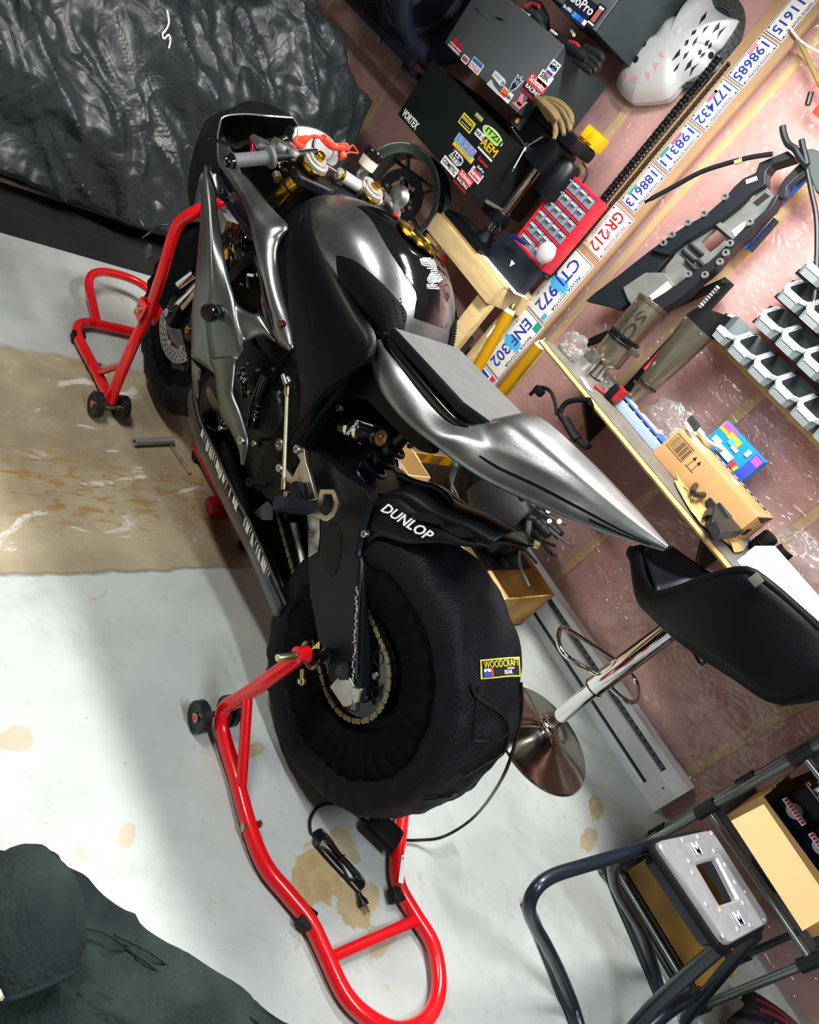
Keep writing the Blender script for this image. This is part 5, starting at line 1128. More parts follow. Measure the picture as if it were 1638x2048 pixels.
obj('rear_flange', MB().prism(ol, V((0, .03, 0))), SK, skt)
slots = [[(1165, 130), (1150, 200), (1080, 270), (1110, 190)], [(1190, 275), (1150, 330), (1118, 365), (1135, 310)], [(1310, 235), (1300, 310), (1215, 370), (1260, 290)], [(1380, 285), (1310, 370), (1275, 425), (1300, 340)], [(1055, 320), (1040, 365), (995, 390), (1010, 345)], [(970, 430), (960, 480), (925, 505), (935, 445)], [(1070, 400), (1050, 460), (1000, 505), (1030, 440)], [(1200, 430), (1175, 490), (1140, 490), (1155, 450)], [(1220, 455), (1215, 500), (1180, 530), (1190, 490)], [(878, 530), (870, 600), (785, 665), (830, 590)], [(975, 560), (940, 620), (905, 650), (925, 590)], [(1110, 540), (1100, 590), (1065, 605), (1075, 550)], [(1150, 570), (1130, 610), (1090, 635), (1105, 590)], [(868, 685), (850, 740), (800, 785), (820, 740)], [(1010, 640), (990, 720), (918, 775), (960, 690)], [(1080, 690), (1020, 750), (978, 830), (1000, 740)]]
for s in slots:
    p = [sks.hit(c0[0] + c0[2] * x, c0[1] + c0[2] * y, .0015)[0] for x, y in s]; obj('vent_slot', MB().prism(p, V((0, .003, 0))), BLKP, skt)
for s in ([(290, 770), (300, 820), (250, 915), (245, 830)], [(360, 830), (410, 830), (440, 900), (340, 900)], [(500, 770), (545, 800), (545, 890), (500, 830)], [(580, 680), (655, 690), (610, 770), (590, 730)], [(675, 550), (705, 630), (635, 610)]):
    p = [sks.hit(c0[0] + c0[2] * x, c0[1] + c0[2] * y, .0015)[0] for x, y in s]; obj('vent_window', MB().prism(p, V((0, .003, 0))), mat('vent_pink', 'c79a9a', .6), skt)
for x, y in ((395, 650), (480, 482), (850, 325), (1210, 605)): h, n = sks.hit(c0[0] + c0[2] * x, c0[1] + c0[2] * y, .0); obj('bolt_hole', MB().lathe(h, n, [(.012, -.001), (.012, .002), (.005, .003), (0, .003)], 16), DKST if y > 400 else SK, skt)
# brake disc with carrier, hanging behind the skid plate
dc = wp(1405, 78, PLW - .012); dk = thing('spare_brake_disc', 'drilled steel brake disc with dark carrier hung behind the skid plate', 'brake disc', dc - V((0, 0, .16)))
obj('rotor', MB().lathe(dc, (0, -1, 0), [(.112, 0), (.158, 0), (.158, .005), (.112, .005), (.112, 0)], 56, cap=False), mat('disc_steel', ''), dk)
for k in range(30):
    for r, o in ((.122, 0), (.135, .1), (.148, .05)):
        a = k * PI / 15 + o
        if -.6 < math.sin(a) and k % 1 == 0: p = dc + V((math.cos(a) * r, -.0052, math.sin(a) * r)); obj('rotor_hole', MB().cyl(p, p + V((0, -.0006, 0)), .0032, n=8), BLKP, dk)
obj('carrier', MB().lathe(dc + V((.01, .004, -.02)), (0, -1, 0), [(.04, 0), (.152, 0), (.152, .003), (.04, .003)], 48), mat('carrier_navy', '1d2b3e', .5), dk)
# ---------------------------------------------------------------- cabinets with stickers
def sticker(parent, px, py, y, w, h, bg, txts=(), ang=0, shape=None, border=None):
    c = wp(px, py, y); ux = V((math.cos(ang), 0, math.sin(ang))); uy = V((-math.sin(ang), 0, math.cos(ang)))
    def q(u, v, o=0): return c + ux * (u * w) + uy * (v * h) + V((0, -o, 0))
    shp = shape or [(-.5, -.5), (.5, -.5), (.5, .5), (-.5, .5)]
    s = obj('sticker', MB().prism([q(u, v) for u, v in shp], V((0, -.0006, 0))), mat('stk_' + (border or bg), border or bg, .45), parent)
    if border: obj('sticker_field', MB().prism([q(u * (1 - .012 / w), v * (1 - .012 / h), .0006) for u, v in shp], V((0, -.0004, 0))), mat('stk_' + bg, bg, .45), s)
    for (tx, u, v, sz, col, fw) in txts:
        if tx is None: obj('sticker_block', MB().prism([q(u - fw[0] / 2, v - fw[1] / 2, .0008), q(u + fw[0] / 2, v - fw[1] / 2, .0008), q(u + fw[0] / 2, v + fw[1] / 2, .0008), q(u - fw[0] / 2, v + fw[1] / 2, .0008)], V((0, -.0004, 0))), mat('stk_' + col, col, .45), s)
        else: text('lettering', tx, mat('stk_' + col, col, .45), s, q(u, v, .0014), ux, uy, sz * h, w=fw * w if fw else None, bold=.012)
    return s
CABF = mat('cabinet_grey_steel', '8b939b', .32, .7, var=.1, vscale=4); CABD = mat('cabinet_dark', '2c383c', .5)
c1 = (870, 0, .20757); P1 = lambda x, y: (c1[0] + c1[2] * x, c1[1] + c1[2] * y)
Y2 = 2.44
a, b = wp(890, 83, Y2), wp(1121, 102, Y2); zb_, zt_ = 1.418, 1.70; xl, xr = a.x - .0, b.x + .0
cab = thing('wall_cabinet', 'grey steel wall cabinet with a row of stickers along its lower edge', 'cabinet', ((xl + xr) / 2, (Y2 + PLW) / 2, zb_), 'steel cabinets on the back wall')
obj('body', MB().bbox(((xl + xr) / 2, (Y2 + PLW) / 2 + .006, (zb_ + zt_) / 2), (xr - xl, PLW - Y2 - .012, zt_ - zb_), .004), CABD, cab)
obj('door', MB().bbox(((xl + xr) / 2, Y2 + .003, (zb_ + zt_) / 2), (xr - xl, .006, zt_ - zb_), .003), CABF, cab)
yf = Y2 - .001
for (bx, by), w, h, bg, tx, kw in [
    (P1(185, 475), .125, .030, '14151a', [('D POWERSPORTS', .0, -.1, .55, 'f2f4f4', .9), (None, 0, .42, 0, 'f2f4f4', (.9, .16))], {}),
    (P1(190, 410), .04, .045, 'c8203a', [], dict(shape=[(-.5, -.5), (.4, -.5), (.5, .0), (.2, .1), (.1, .5), (-.4, .4)])), (P1(240, 455), .04, .045, 'c8203a', [], dict(shape=[(-.5, -.5), (.4, -.5), (.5, .0), (.2, .1), (.1, .5), (-.4, .4)])),
    (P1(290, 572), .055, .032, '14151a', [(None, 0, 0, 0, 'c84a5c', (.55, .5))], dict(border='e9ebee')), (P1(395, 635), .095, .052, 'eef1f4', [(None, 0, .28, 0, '3f6fc0', (.9, .34)), ('CYCLE', 0, -.22, .5, 'd9434f', .85)], {}),
    (P1(615, 760), .105, .034, 'e6ebf0', [(None, -.12, .1, 0, 'b8c2cc', (.55, .4)), ('2X', .38, -.05, .6, '14151a', None)], dict(shape=[(-.5, -.3), (.3, -.5), (.5, -.3), (.5, .3), (.3, .5), (-.5, .5)])), (P1(570, 835), .11, .03, 'cfd6dc', [], dict(shape=[(-.5, -.5), (.5, -.5), (.45, -.1), (-.1, .1), (-.4, .5)])),
    (P1(685, 915), .085, .045, 'eef1f4', [(None, -.2, .2, 0, 'ee7a2a', (.5, .4)), (None, -.2, -.15, 0, 'd8302c', (.5, .3)), ('K&N', .24, .0, .5, '14151a', .4)], {}), (P1(775, 815), .06, .09, '1c2340', [('VIS', 0, .1, .28, 'a9b2c6', .6)], dict(border='e9ebee', shape=[(-.1, -.5), (.35, -.1), (.5, .4), (.2, .3), (.1, .5), (-.1, .3), (-.4, .45), (-.4, -.1)])),
    (P1(955, 850), .135, .085, '16171b', [(None, 0, .25, 0, 'd8454e', (1, .5)), ('Schmitz', 0, .26, .42, 'f2f4f4', .86), ('RACING', 0, -.14, .30, 'f2f4f4', .8), (None, 0, -.42, 0, '8c2035', (1, .16))], {}), (P1(1055, 765), .09, .055, 'eef1f4', [('SBK', -.05, .15, .6, '23262c', .7), (None, 0, -.33, 0, '9c2a3a', (.8, .2))], {}),
    (P1(1105, 705), .06, .025, '23408c', [(None, 0, -.2, 0, 'd94a55', (.7, .25))], dict(border='e9ebee')), (P1(1150, 640), .065, .042, '1a1d2a', [('GoPro', 0, .15, .5, 'f2f4f4', .8), (None, .1, -.3, 0, '2f86e0', (.35, .25))], dict(border='e9ebee')), (P1(825, 975), .085, .06, 'e0848c', [(None, .05, -.2, 0, '14151a', (.4, .2))], dict(shape=[(-.5, -.5), (.3, -.5), (.5, .3), (.3, .2), (.2, -.1), (-.1, .5), (-.3, .4), (-.2, -.2)]))]:
    sticker(cab, bx, by, yf, w * .86, h * .86, bg, tx, **kw)
for k, (x, y) in enumerate(((380, 70), (420, 110), (460, 150), (600, 170), (640, 190))): sticker(cab, *P1(x, y), yf, .07, .006, '4a525c', [], ang=.05 * k)
# second grey cabinet higher up
Y1c = 2.42; a = wp(1190, 62, Y1c); zb1 = a.z; zt1 = 2.12; xr1 = a.x; xl1 = xr1 - .42
cb2 = thing('wall_cabinet', 'grey steel wall cabinet with a large camera-brand sticker, above the gloves', 'cabinet', ((xl1 + xr1) / 2, (Y1c + PLW) / 2, zb1), 'steel cabinets on the back wall')
obj('body', MB().bbox(((xl1 + xr1) / 2, (Y1c + PLW) / 2 + .006, (zb1 + zt1) / 2), (xr1 - xl1, PLW - Y1c - .012, zt1 - zb1), .004), CABD, cb2)
obj('door', MB().bbox(((xl1 + xr1) / 2, Y1c + .003, (zb1 + zt1) / 2), (xr1 - xl1, .006, zt1 - zb1), .003), CABF, cb2)
obj('hinge_strip', MB().box((xr1 + .004, PLW - .02, zb1 + .08), (.008, .03, .16)), ALU, cb2)
sticker(cb2, 1158, 16, Y1c - .001, .16, .085, '1b2138', [('GoPro', .0, .18, .55, 'f2f4f4', .9), ('Be a HERO.', -.28, -.28, .2, 'f2f4f4', .34), (None, .0, -.30, 0, '37a6ee', (.13, .2)), (None, .14, -.30, 0, '2f86e0', (.13, .2)), (None, .28, -.30, 0, '3a55c8', (.13, .2)), (None, .42, -.30, 0, 'f2f4f4', (.12, .2))])
sticker(cb2, 1193, 31, Y1c - .001, .045, .075, '20222c', [(None, 0, 0, 0, 'b5645c', (.5, .6)), (None, 0, .36, 0, 'f2f4f4', (.6, .1)), (None, 0, -.4, 0, 'f2f4f4', (.8, .08))])
# black tool chest below
Y3 = 2.40
a, b = wp(863, 120, Y3), wp(1020, 270, Y3); c = wp(795, 225, Y3); x0, x1, z0, z1 = a.x, b.x, 1.073, 1.336
tcst = thing('tool_chest', 'black steel tool chest covered in racing stickers on the back wall', 'tool chest', ((x0 + x1) / 2, (Y3 + PLW) / 2, z0))
CHB = mat('chest_black', '17201f', .42, .3)
cb = MB(); cb.bbox(((x0 + x1) / 2, Y3 + .004, (z0 + z1) / 2), (x1 - x0, .008, z1 - z0), .003)
obj('front_panel', cb, CHB, tcst)
sh = MB(); dpt = PLW - Y3
sh.box((x0 + .004, Y3 + dpt / 2 + .004, (z0 + z1) / 2), (.008, dpt - .01, z1 - z0)); sh.box((x1 - .004, Y3 + dpt / 2 + .004, (z0 + z1) / 2), (.008, dpt - .01, z1 - z0)); sh.box(((x0 + x1) / 2, Y3 + dpt / 2 + .004, z0 + .004), (x1 - x0 - .018, dpt - .01, .008)); sh.box(((x0 + x1) / 2, PLW - .005, (z0 + z1) / 2), (x1 - x0 - .018, .008, z1 - z0))
for i, (cn_, sz) in enumerate((((x0 + .004, Y3 + dpt / 2 + .004, (z0 + z1) / 2), (.008, dpt - .01, z1 - z0)), ((x1 - .004, Y3 + dpt / 2 + .004, (z0 + z1) / 2), (.008, dpt - .01, z1 - z0)), (((x0 + x1) / 2, Y3 + dpt / 2 + .004, z0 + .004), (x1 - x0 - .018, dpt - .01, .008)), (((x0 + x1) / 2, PLW - .005, (z0 + z1) / 2), (x1 - x0 - .018, .008, z1 - z0)))): obj(('side_panel', 'side_panel', 'bottom_panel', 'back_panel')[i], MB().box(cn_, sz), CHB, tcst, smooth=False)
zt = z1 - .045
obj('tray', MB().box(((x0 + x1) / 2, Y3 + dpt / 2, zt), (x1 - x0 - .02, dpt - .02, .006)), BLKM, tcst)
obj('top_rim', MB().tube([V((x0, Y3 + .003, z1)), V((x1, Y3 + .003, z1))], .005, 6), DKST, tcst)
for nm, lab, cat, mbx, mm in (('steel_ruler', 'pale steel ruler lying in the tray of the tool chest', 'ruler', MB().box((x0 + .20, Y3 + .055, zt + .006), (.22, .025, .003), .03), mat('ruler_cream', 'd9d8b4', .5)),
    ('socket_set', 'small brass socket pieces in the tray of the tool chest', 'sockets', MB().cyl((x0 + .36, Y3 + .05, zt + .004), (x0 + .36, Y3 + .05, zt + .03), .012).cyl((x0 + .39, Y3 + .055, zt + .004), (x0 + .39, Y3 + .055, zt + .026), .010), mat('brass', '')),
    ('marker', 'white marker pen lying in the tray of the tool chest', 'pen', MB().cyl((x0 + .42, Y3 + .05, zt + .012), (x0 + .50, Y3 + .055, zt + .012), .009), WHT),
    ('pliers', 'black handled pliers at the end of the tool chest tray', 'pliers', MB().tube([(x0 + .53, Y3 + .05, zt + .012), (x0 + .60, Y3 + .07, zt + .016), (x0 + .64, Y3 + .07, zt + .014)], .009, 8, 3).tube([(x0 + .53, Y3 + .085, zt + .012), (x0 + .60, Y3 + .075, zt + .016), (x0 + .645, Y3 + .08, zt + .014)], .009, 8, 3), BLKG)):
    obj(nm, mbx, mm, label=lab, cat=cat)
c2 = (870, 220, .16327); P2 = lambda x, y: (c2[0] + c2[2] * x, c2[1] + c2[2] * y); yf = Y3 - .001
s = wp(820, 239, yf); text('sticker_lettering', 'VORTEX', WHTP, tcst, s + V((0, -.0006, 0)), XA, ZA, .045, w=.135, shear=.1, bold=.03)
for (bx, by), w, h, bg, tx, kw in [
    (P2(390, 160), .13, .062, '14151a', [('WOODCRAFT', 0, .12, .42, 'f0e24a', .86), (None, 0, -.22, 0, 'f2f4f4', (.7, .05))], dict(border='f0e24a')), (P2(540, 88), .075, .026, '6d7668', [('OHLINS', 0, 0, .8, 'f0e24a', .95)], {}),
    (P2(550, 305), .085, .036, 'f2f4f4', [('NGK', -.12, 0, .75, '14151a', .6), (None, .38, 0, 0, 'd9747a', (.16, .5))], {}),
    (P2(705, 315), .20, .062, 'a6e05a', [('ITZI', 0, .05, .62, '1f2a1c', .62), (None, .42, -.02, 0, '1f2a1c', (.07, .5))], dict(border='d8f0c0', shape=[(.5 * math.cos(t * PI / 8), .5 * math.sin(t * PI / 8)) for t in range(16)])),
    (P2(370, 440), .20, .062, '14151a', [(None, 0, .05, 0, '5fc0ea', (1, .8)), ('1320', 0, .06, .85, 'd85aa8', .9)], {}), (P2(345, 510), .21, .036, 'e8e23a', [('VIDEO', 0, 0, .62, 'c8b820', .8), (None, 0, -.42, 0, 'e0607a', (1, .18))], {}),
    (P2(655, 480), .15, .075, '3a3414', [('AEM', 0, .1, .85, 'f2c818', .98), (None, 0, -.42, 0, 'e6e9ec', (1, .14))], {}), (P2(260, 590), .125, .058, '222a33', [('TLS', -.12, .24, .5, 'f2f4f4', .6), ('TUNED', .0, -.22, .5, 'f2f4f4', .9)], dict(border='dfe3e6', shape=[(-.5, -.4), (.3, -.5), (.5, -.2), (.5, .3), (.3, .5), (-.3, .5)])),
    (P2(180, 690), .165, .05, 'f0f2f0', [('COMETIC', 0, 0, .72, '16181c', .86)], {}), (P2(350, 875), .135, .085, '16171b', [(None, 0, .25, 0, 'd8454e', (1, .5)), ('Schmitz', 0, .26, .42, 'f2f4f4', .86), ('RACING', 0, -.14, .30, 'f2f4f4', .8), (None, 0, -.42, 0, '8c2035', (1, .16))], {}),
    (P2(500, 795), .11, .055, 'd8505c', [('Supreme', 0, 0, .55, 'f2f4f4', .8)], dict(border='f2f4f4')), (P2(555, 735), .075, .034, '1a2028', [('GoPro', 0, .12, .6, 'f2f4f4', .9), (None, .2, -.36, 0, '3a6fe0', (.4, .2))], {}), (P2(592, 642), .105, .036, '16181c', [('Lucas', 0, .0, .8, 'e02c34', .9)], {})]:
    sticker(tcst, bx, by, yf, w * .75, h * .72, bg, tx, **kw)
# ---------------------------------------------------------------- gloves
def glove(nm, lab, m, palm, fingers, y, r, cuff=None, grp=None, extra=()):
    t = thing(nm, lab, 'glove', wp(*palm[-1], y), grp)
    pp = [wp(px, py, y) for px, py in palm]; obj('palm', MB().tube(pp, [r * 1.5, r * 2.0, r * 2.0, r * 1.7], 14, 3, flat=.55), m, t)
    for f in fingers: obj('finger', MB().tube([wp(px, py, y - .012) for px, py in f], [r * .62, r * .66, r * .60, r * .42], 9, 3), m, t)
    for (pts, rr, mm, n_) in extra: obj(n_, MB().tube([wp(px, py, y - .03) for px, py in pts], rr, 8, 3, flat=.6), mm, t)
    return t
BRN = mat('glove_brown', '7a6744', .85, bump=.3, bscale=60)
# ---------------------------------------------------------------- drill press on its timber bench
PIN = mat('pine_bench', 'e0c48e', .55, var=.14, vscale=6, aniso=(1, 6, 6), bump=.04)
bn = thing('timber_bench', 'narrow pine two-by-four bench carrying the drill press beside the licence plates', 'bench', (-2.2, 2.62, 0))
ZB = .895; BX0, BX1, BY0 = -2.50, -1.955, 2.515
obj('front_rail', MB().bbox(((BX0 + BX1) / 2, BY0 + .019, ZB - .045), (BX1 - BX0, .038, .09), .004), PIN, bn)
obj('back_rail', MB().bbox(((BX0 + BX1) / 2, PLW - .02, ZB - .045), (BX1 - BX0, .038, .09), .004), PIN, bn)
for x in (BX0 + .02, BX1 - .02): obj('end_rail', MB().bbox((x, (BY0 + PLW) / 2, ZB - .045), (.038, PLW - BY0 - .08, .09), .004), PIN, bn)
obj('top_board', MB().bbox(((BX0 + BX1) / 2, (BY0 + PLW) / 2 + .01, ZB + .006), (BX1 - BX0, PLW - BY0 - .03, .012), .002), PIN, bn)
for x in (BX0 + .045, BX1 - .045):
    for y in (BY0 + .045, PLW - .045): obj('leg', MB().bbox((x, y, (ZB - .09) / 2), (.088 if y < 2.6 else .038, .036, ZB - .09), .004), PIN, bn)
obj('lower_shelf', MB().bbox(((BX0 + BX1) / 2, (BY0 + PLW) / 2, .30), (BX1 - BX0 - .02, PLW - BY0 - .02, .02), .002), PIN, bn)
ZT_ = ZB + .012
dp = thing('drill_press', 'black bench drill press with chrome column on the pine bench', 'drill press', (-2.23, 2.60, ZT_))
DPB = mat('drill_press_black', '12151c', .38, .3); cxp = wp(1010, 415, 2.60).x; cyp = 2.615
obj('base', MB().bbox((-2.33, 2.605, ZT_ + .016), (.30, .15, .032), .008).bbox((-2.33, 2.605, ZT_ + .036), (.24, .10, .012), .004), DPB, dp)
obj('base_slot', MB().box((-2.38, 2.59, ZT_ + .0425), (.12, .012, .001)).box((-2.38, 2.62, ZT_ + .0425), (.12, .012, .001)), ALU, dp)
obj('column_foot', MB().lathe((cxp, cyp, ZT_ + .03), ZA, [(.045, 0), (.042, .02), (.03, .05), (.03, .06)], 24), DPB, dp)
obj('column', MB().cyl((cxp, cyp, ZT_ + .04), (cxp, cyp, 1.36), .022, n=28), mat('column_chrome', 'd9d4c4', .14, 1.), dp)
obj('table', MB().bbox((cxp - .12, cyp - .02, 1.085), (.20, .17, .014), .004), mat('table_iron', '9c9a8c', .4, .7), dp)
obj('table_arm', MB().bbox((cxp - .03, cyp, 1.055), (.14, .06, .05), .01).lathe((cxp, cyp, 1.03), ZA, [(.036, 0), (.036, .055)], 24), DPB, dp)
obj('table_lock', MB().tube([(cxp + .03, cyp - .03, 1.05), (cxp + .07, cyp - .05, 1.05), (cxp + .09, cyp - .055, 1.03)], .006, 8, 2), BLKM, dp)
obj('head', MB().bbox((cxp - .02, cyp - .03, 1.375), (.26, .15, .13), .02), DPB, dp)
obj('belt_cover', MB().bbox((cxp + .00, cyp - .03, 1.47), (.34, .16, .055), .018), DPB, dp)
obj('motor', MB().lathe((cxp + .13, cyp, 1.25), ZA, [(.05, 0), (.056, .01), (.056, .15), (.045, .165)], 28), DPB, dp)
qx = wp(1018, 335, cyp - .03)
qc = V((cxp - .115, cyp - .03, 1.31))
obj('quill', MB().lathe(qc, -ZA, [(.026, -.01), (.026, .03), (.018, .032), (.018, .05)], 22), STEEL, dp)
obj('chuck', MB().lathe(qc - ZA * .05, -ZA, [(.020, 0), (.023, .006), (.023, .03), (.012, .045), (.007, .048)], 22), mat('chuck_steel', '6a6e72', .3, .9), dp)
hx = []
for k in range(50): t = k / 49; hx.append(qc - ZA * (.095 + .085 * t) + V((math.cos(t * 22) * .0035, math.sin(t * 22) * .0035, 0)))
obj('drill_bit', MB().tube(hx, .0035, 6).cyl(qc - ZA * .085, qc - ZA * .18, .003, n=8), mat('bit_gold', 'd8c878', .25, .9), dp)
hb = V((cxp - .02, cyp - .115, 1.345)); obj('feed_hub', MB().cyl(hb + V((0, .03, 0)), hb, .018), STEEL, dp)
for k in range(3):
    a = .9 + k * 2 * PI / 3; e = V((math.cos(a), 0, math.sin(a))); obj('feed_handle', MB().cyl(hb, hb + e * .10 + V((0, -.02, 0)), .005), STEEL, dp); obj('feed_knob', MB().sph(hb + e * .105 + V((0, -.021, 0)), .012), BLKG, dp)
sw = wp(1020, 258, cyp - .11); obj('switch_box', MB().bbox((cxp - .13, cyp - .115, 1.395), (.06, .02, .05), .005), CABD, dp); obj('switch', MB().box((cxp - .13, cyp - .128, 1.395), (.012, .006, .02)), mat('switch_orange', 'e89a3a', .4), dp)
obj('power_lead', MB().tube([(cxp + .17, cyp, 1.44), (cxp + .22, cyp + .01, 1.42), (cxp + .225, cyp + .02, 1.33), (cxp + .17, cyp + .04, 1.29)], .004, 7, 4).tube([(cxp + .10, cyp + .03, 1.10), (cxp + .06, cyp + .03, 1.02), (cxp + .02, cyp + .02, .96), (cxp - .03, cyp - .02, .94)], .004, 7, 4), CORD, dp)
zbt = 1.4975
sb = obj('small_case', MB().bbox((cxp - .085, cyp - .04, zbt + .021), (.11, .09, .042), .006), mat('case_green_grey', '3c4a48', .5), label='small dark grey case with round emblem on top of the drill press', cat='case')
ORG[sb.name] = ORG[sb.name]
obj('emblem', MB().lathe((cxp - .085, cyp - .0855, zbt + .021), (0, -1, 0), [(.018, 0), (.018, .0008), (0, .0008)], 20), mat('emblem_pale', 'd9c6c8', .5), sb)
glove('work_glove', 'brown leather work glove draped over the drill press', BRN, [(1078, 200), (1095, 215), (1112, 232), (1122, 248)], [[(1095, 205), (1112, 225), (1125, 250), (1128, 270)], [(1105, 205), (1125, 222), (1138, 245), (1140, 262)], [(1085, 210), (1105, 235), (1112, 258), (1108, 278)], [(1088, 198), (1115, 205), (1138, 225), (1145, 248)], [(1080, 205), (1090, 222), (1098, 235), (1100, 242)]], 2.455, .021)
obj('yellow_bin', MB().bbox((cxp + .13, cyp + .02, zbt + .03), (.09, .07, .06), .006).bbox((cxp + .11, cyp - .02, zbt + .03), (.03, .012, .04), .003).bbox((cxp + .15, cyp - .02, zbt + .03), (.03, .012, .04), .003), mat('yellow_plastic', 'eeb414', .4), label='small yellow plastic box on top of the drill press', cat='box')
GB, GR_, GW = mat('glove_black', '15181c', .6), mat('glove_red', 'b02a3c', .55), mat('glove_white', 'dfe2e4', .55)
GG = mat('glove_grey', '27322f', .65)
yg = 2.49; zc = zt_
glove('riding_glove', 'black and red riding glove with white trim on top of the lower cabinet', GB, [(1112, 72), (1135, 92), (1165, 112), (1180, 125)], [[(1165, 105), (1185, 118), (1196, 128), (1200, 138)], [(1160, 115), (1180, 130), (1190, 138), (1192, 146)], [(1150, 118), (1170, 134), (1180, 142), (1184, 148)], [(1170, 95), (1190, 105), (1202, 112), (1206, 122)], [(1120, 95), (1110, 108), (1100, 112), (1094, 114)]], yg, .022, None, 'riding gloves by the cabinets', [([(1103, 62), (1118, 74), (1130, 82)], .010, GW, 'trim'), ([(1140, 85), (1152, 88), (1158, 95)], .013, GR_, 'knuckle_pad'), ([(1118, 80), (1116, 92)], .012, GR_, 'side_pad'), ([(1132, 84), (1142, 98), (1150, 106)], .007, GW, 'stripe'), ([(1143, 62), (1148, 70)], .010, GW, 'cuff_tab')])
glove('riding_glove', 'red and grey riding glove with white cuff behind the top edge of the lower cabinet', GG, [(1055, 22), (1070, 32), (1082, 42), (1090, 52)], [[(1062, 10), (1078, 16), (1088, 25), (1094, 35)], [(1056, 8), (1066, 6), (1078, 10), (1086, 16)], [(1065, 28), (1078, 34), (1088, 40), (1094, 48)], [(1064, 38), (1076, 46), (1086, 54), (1090, 60)], [(1072, 22), (1084, 28), (1092, 36), (1096, 44)]], yg + .01, .020, None, 'riding gloves by the cabinets', [([(1052, 14), (1066, 8), (1080, 14)], .014, GR_, 'back_panel'), ([(1042, 22), (1052, 30), (1060, 34)], .014, GW, 'cuff')])
# red parts organiser standing on the black case
yo = 2.615; oz0 = 1.045; ox0, ox1 = wp(1035, 470, yo).x - .0, wp(1195, 405, yo).x; oz1 = wp(1133, 340, yo).z
bc = thing('black_case', 'flat black carton with white triangle logo on the pine bench', 'carton', (-2.05, 2.58, ZT_))
bx0, bx1 = wp(970, 508, 2.60).x, wp(1066, 545, 2.60).x; obj('carton', MB().bbox(((bx0 + bx1) / 2, 2.63, (ZT_ + .004 + 1.043) / 2), (bx1 - bx0, .06, 1.043 - ZT_ - .004), .004), mat('carton_navy', '1a2330', .45), bc)
tri = wp(1023, 528, 2.599); obj('triangle_logo', MB().prism([tri + V((-.014, 0, .012)), tri + V((.014, 0, .012)), tri + V((0, 0, -.014))], V((0, .0008, 0))), WHTP, bc)
obj('tissue_sheet', MB().bbox(((bx0 + bx1) / 2 + .01, 2.62, ZT_ + .002), (bx1 - bx0 + .02, .11, .003), .001), WHTP, bc)
og = thing('parts_organiser', 'red framed parts organiser with clear drawers standing on the black carton', 'parts organiser', ((ox0 + ox1) / 2, yo + .04, oz0))
ORD = mat('organiser_red', 'e2263a', .35); CLR = mat('clear_drawer', 'aab4c4', .15, 0, alpha=.55)
dpo = .075; nr_ = 6; hrow = (oz1 - oz0) / nr_
for k in range(nr_ + 1): obj('shelf', MB().bbox(((ox0 + ox1) / 2, yo + dpo / 2, oz0 + k * hrow + (.003 if k == 0 else 0)), (ox1 - ox0, dpo, .007 if 0 < k < nr_ else .012), .002), ORD, og)
for x in (ox0 + .004, ox1 - .004): obj('side', MB().bbox((x, yo + dpo / 2, (oz0 + oz1) / 2), (.010, dpo, oz1 - oz0), .002), ORD, og)
obj('back', MB().box(((ox0 + ox1) / 2, yo + dpo - .002, (oz0 + oz1) / 2), (ox1 - ox0, .004, oz1 - oz0)), ORD, og)
for r in range(nr_):
    nc = 4 if r > 0 else 2; wcol = (ox1 - ox0 - .02) / nc
    for cidx in range(nc):
        cxx = ox0 + .01 + wcol * (cidx + .5); czz = oz0 + hrow * (r + .5)
        d_ = obj('drawer', MB().bbox((cxx, yo + dpo / 2 - .006, czz), (wcol - .006, dpo - .016, hrow - .014), .003), CLR, og)
        obj('drawer_pull', MB().bbox((cxx, yo - .006, czz + hrow * .22), (wcol * .6, .008, .006), .002), mat('pull_clear', 'd5dbe4', .2), d_)
        obj('contents', MB().bbox((cxx, yo + dpo / 2, czz - hrow * .15), (wcol - .014, dpo - .03, hrow * .45), .004), mat('drawer_fill_%d' % ((r * 3 + cidx) % 4), ['3d4652', '2b3340', '6f5a58', '59606a'][(r * 3 + cidx) % 4], .5, var=.4, vscale=120), d_)
obj('plastic_dome', MB().sph(wp(1092, 505, 2.56), .045, 18, 10, (1, .6, 1)), mat('frosted_plastic', 'd9d3d8', .35, 0, alpha=.7), label='frosted round plastic lid leaning at the foot of the red organiser', cat='lid')
bp0 = wp(1028, 472, 2.56); obj('blue_pen_knife', MB().tube([wp(1026, 472, 2.56), wp(1038, 480, 2.56), wp(1050, 488, 2.56)], [.007, .009, .006], 10, 3), mat('blue_metal', '2238c0', .2, .7), label='bright blue metal pen tool beside the red organiser', cat='tool')
# spare wheel with hook
sw_ = thing('bare_wheel_rim', 'bare grey motorcycle wheel rim with black brake disc hung by the tool chest', 'wheel', wp(800, 470, 2.50))
wc = wp(806, 398, 2.52); ax_ = V((.35, -1, .1)).normalized(); u_, w_, d_ = frame(ax_)
RIM = mat('rim_grey', '5d6a68', .3, .8)
obj('rim', MB().lathe(wc, ax_, [(.195, -.07), (.215, -.075), (.222, -.06), (.20, -.04), (.195, 0), (.20, .05), (.222, .07), (.228, .085), (.215, .082), (.19, .06), (.18, 0), (.195, -.07)], 56, cap=False), RIM, sw_)
obj('rim_lip', MB().tube([wc + ax_ * .085 + (u_ * math.cos(a) + w_ * math.sin(a)) * .226 for a in [2 * PI * k / 64 for k in range(64)]], .0035, 6, closed=True), CHR, sw_)
obj('rotor', MB().lathe(wc + ax_ * .04, ax_, [(.075, 0), (.125, 0), (.125, .006), (.075, .006), (.075, 0)], 44, cap=False), BLKM, sw_)
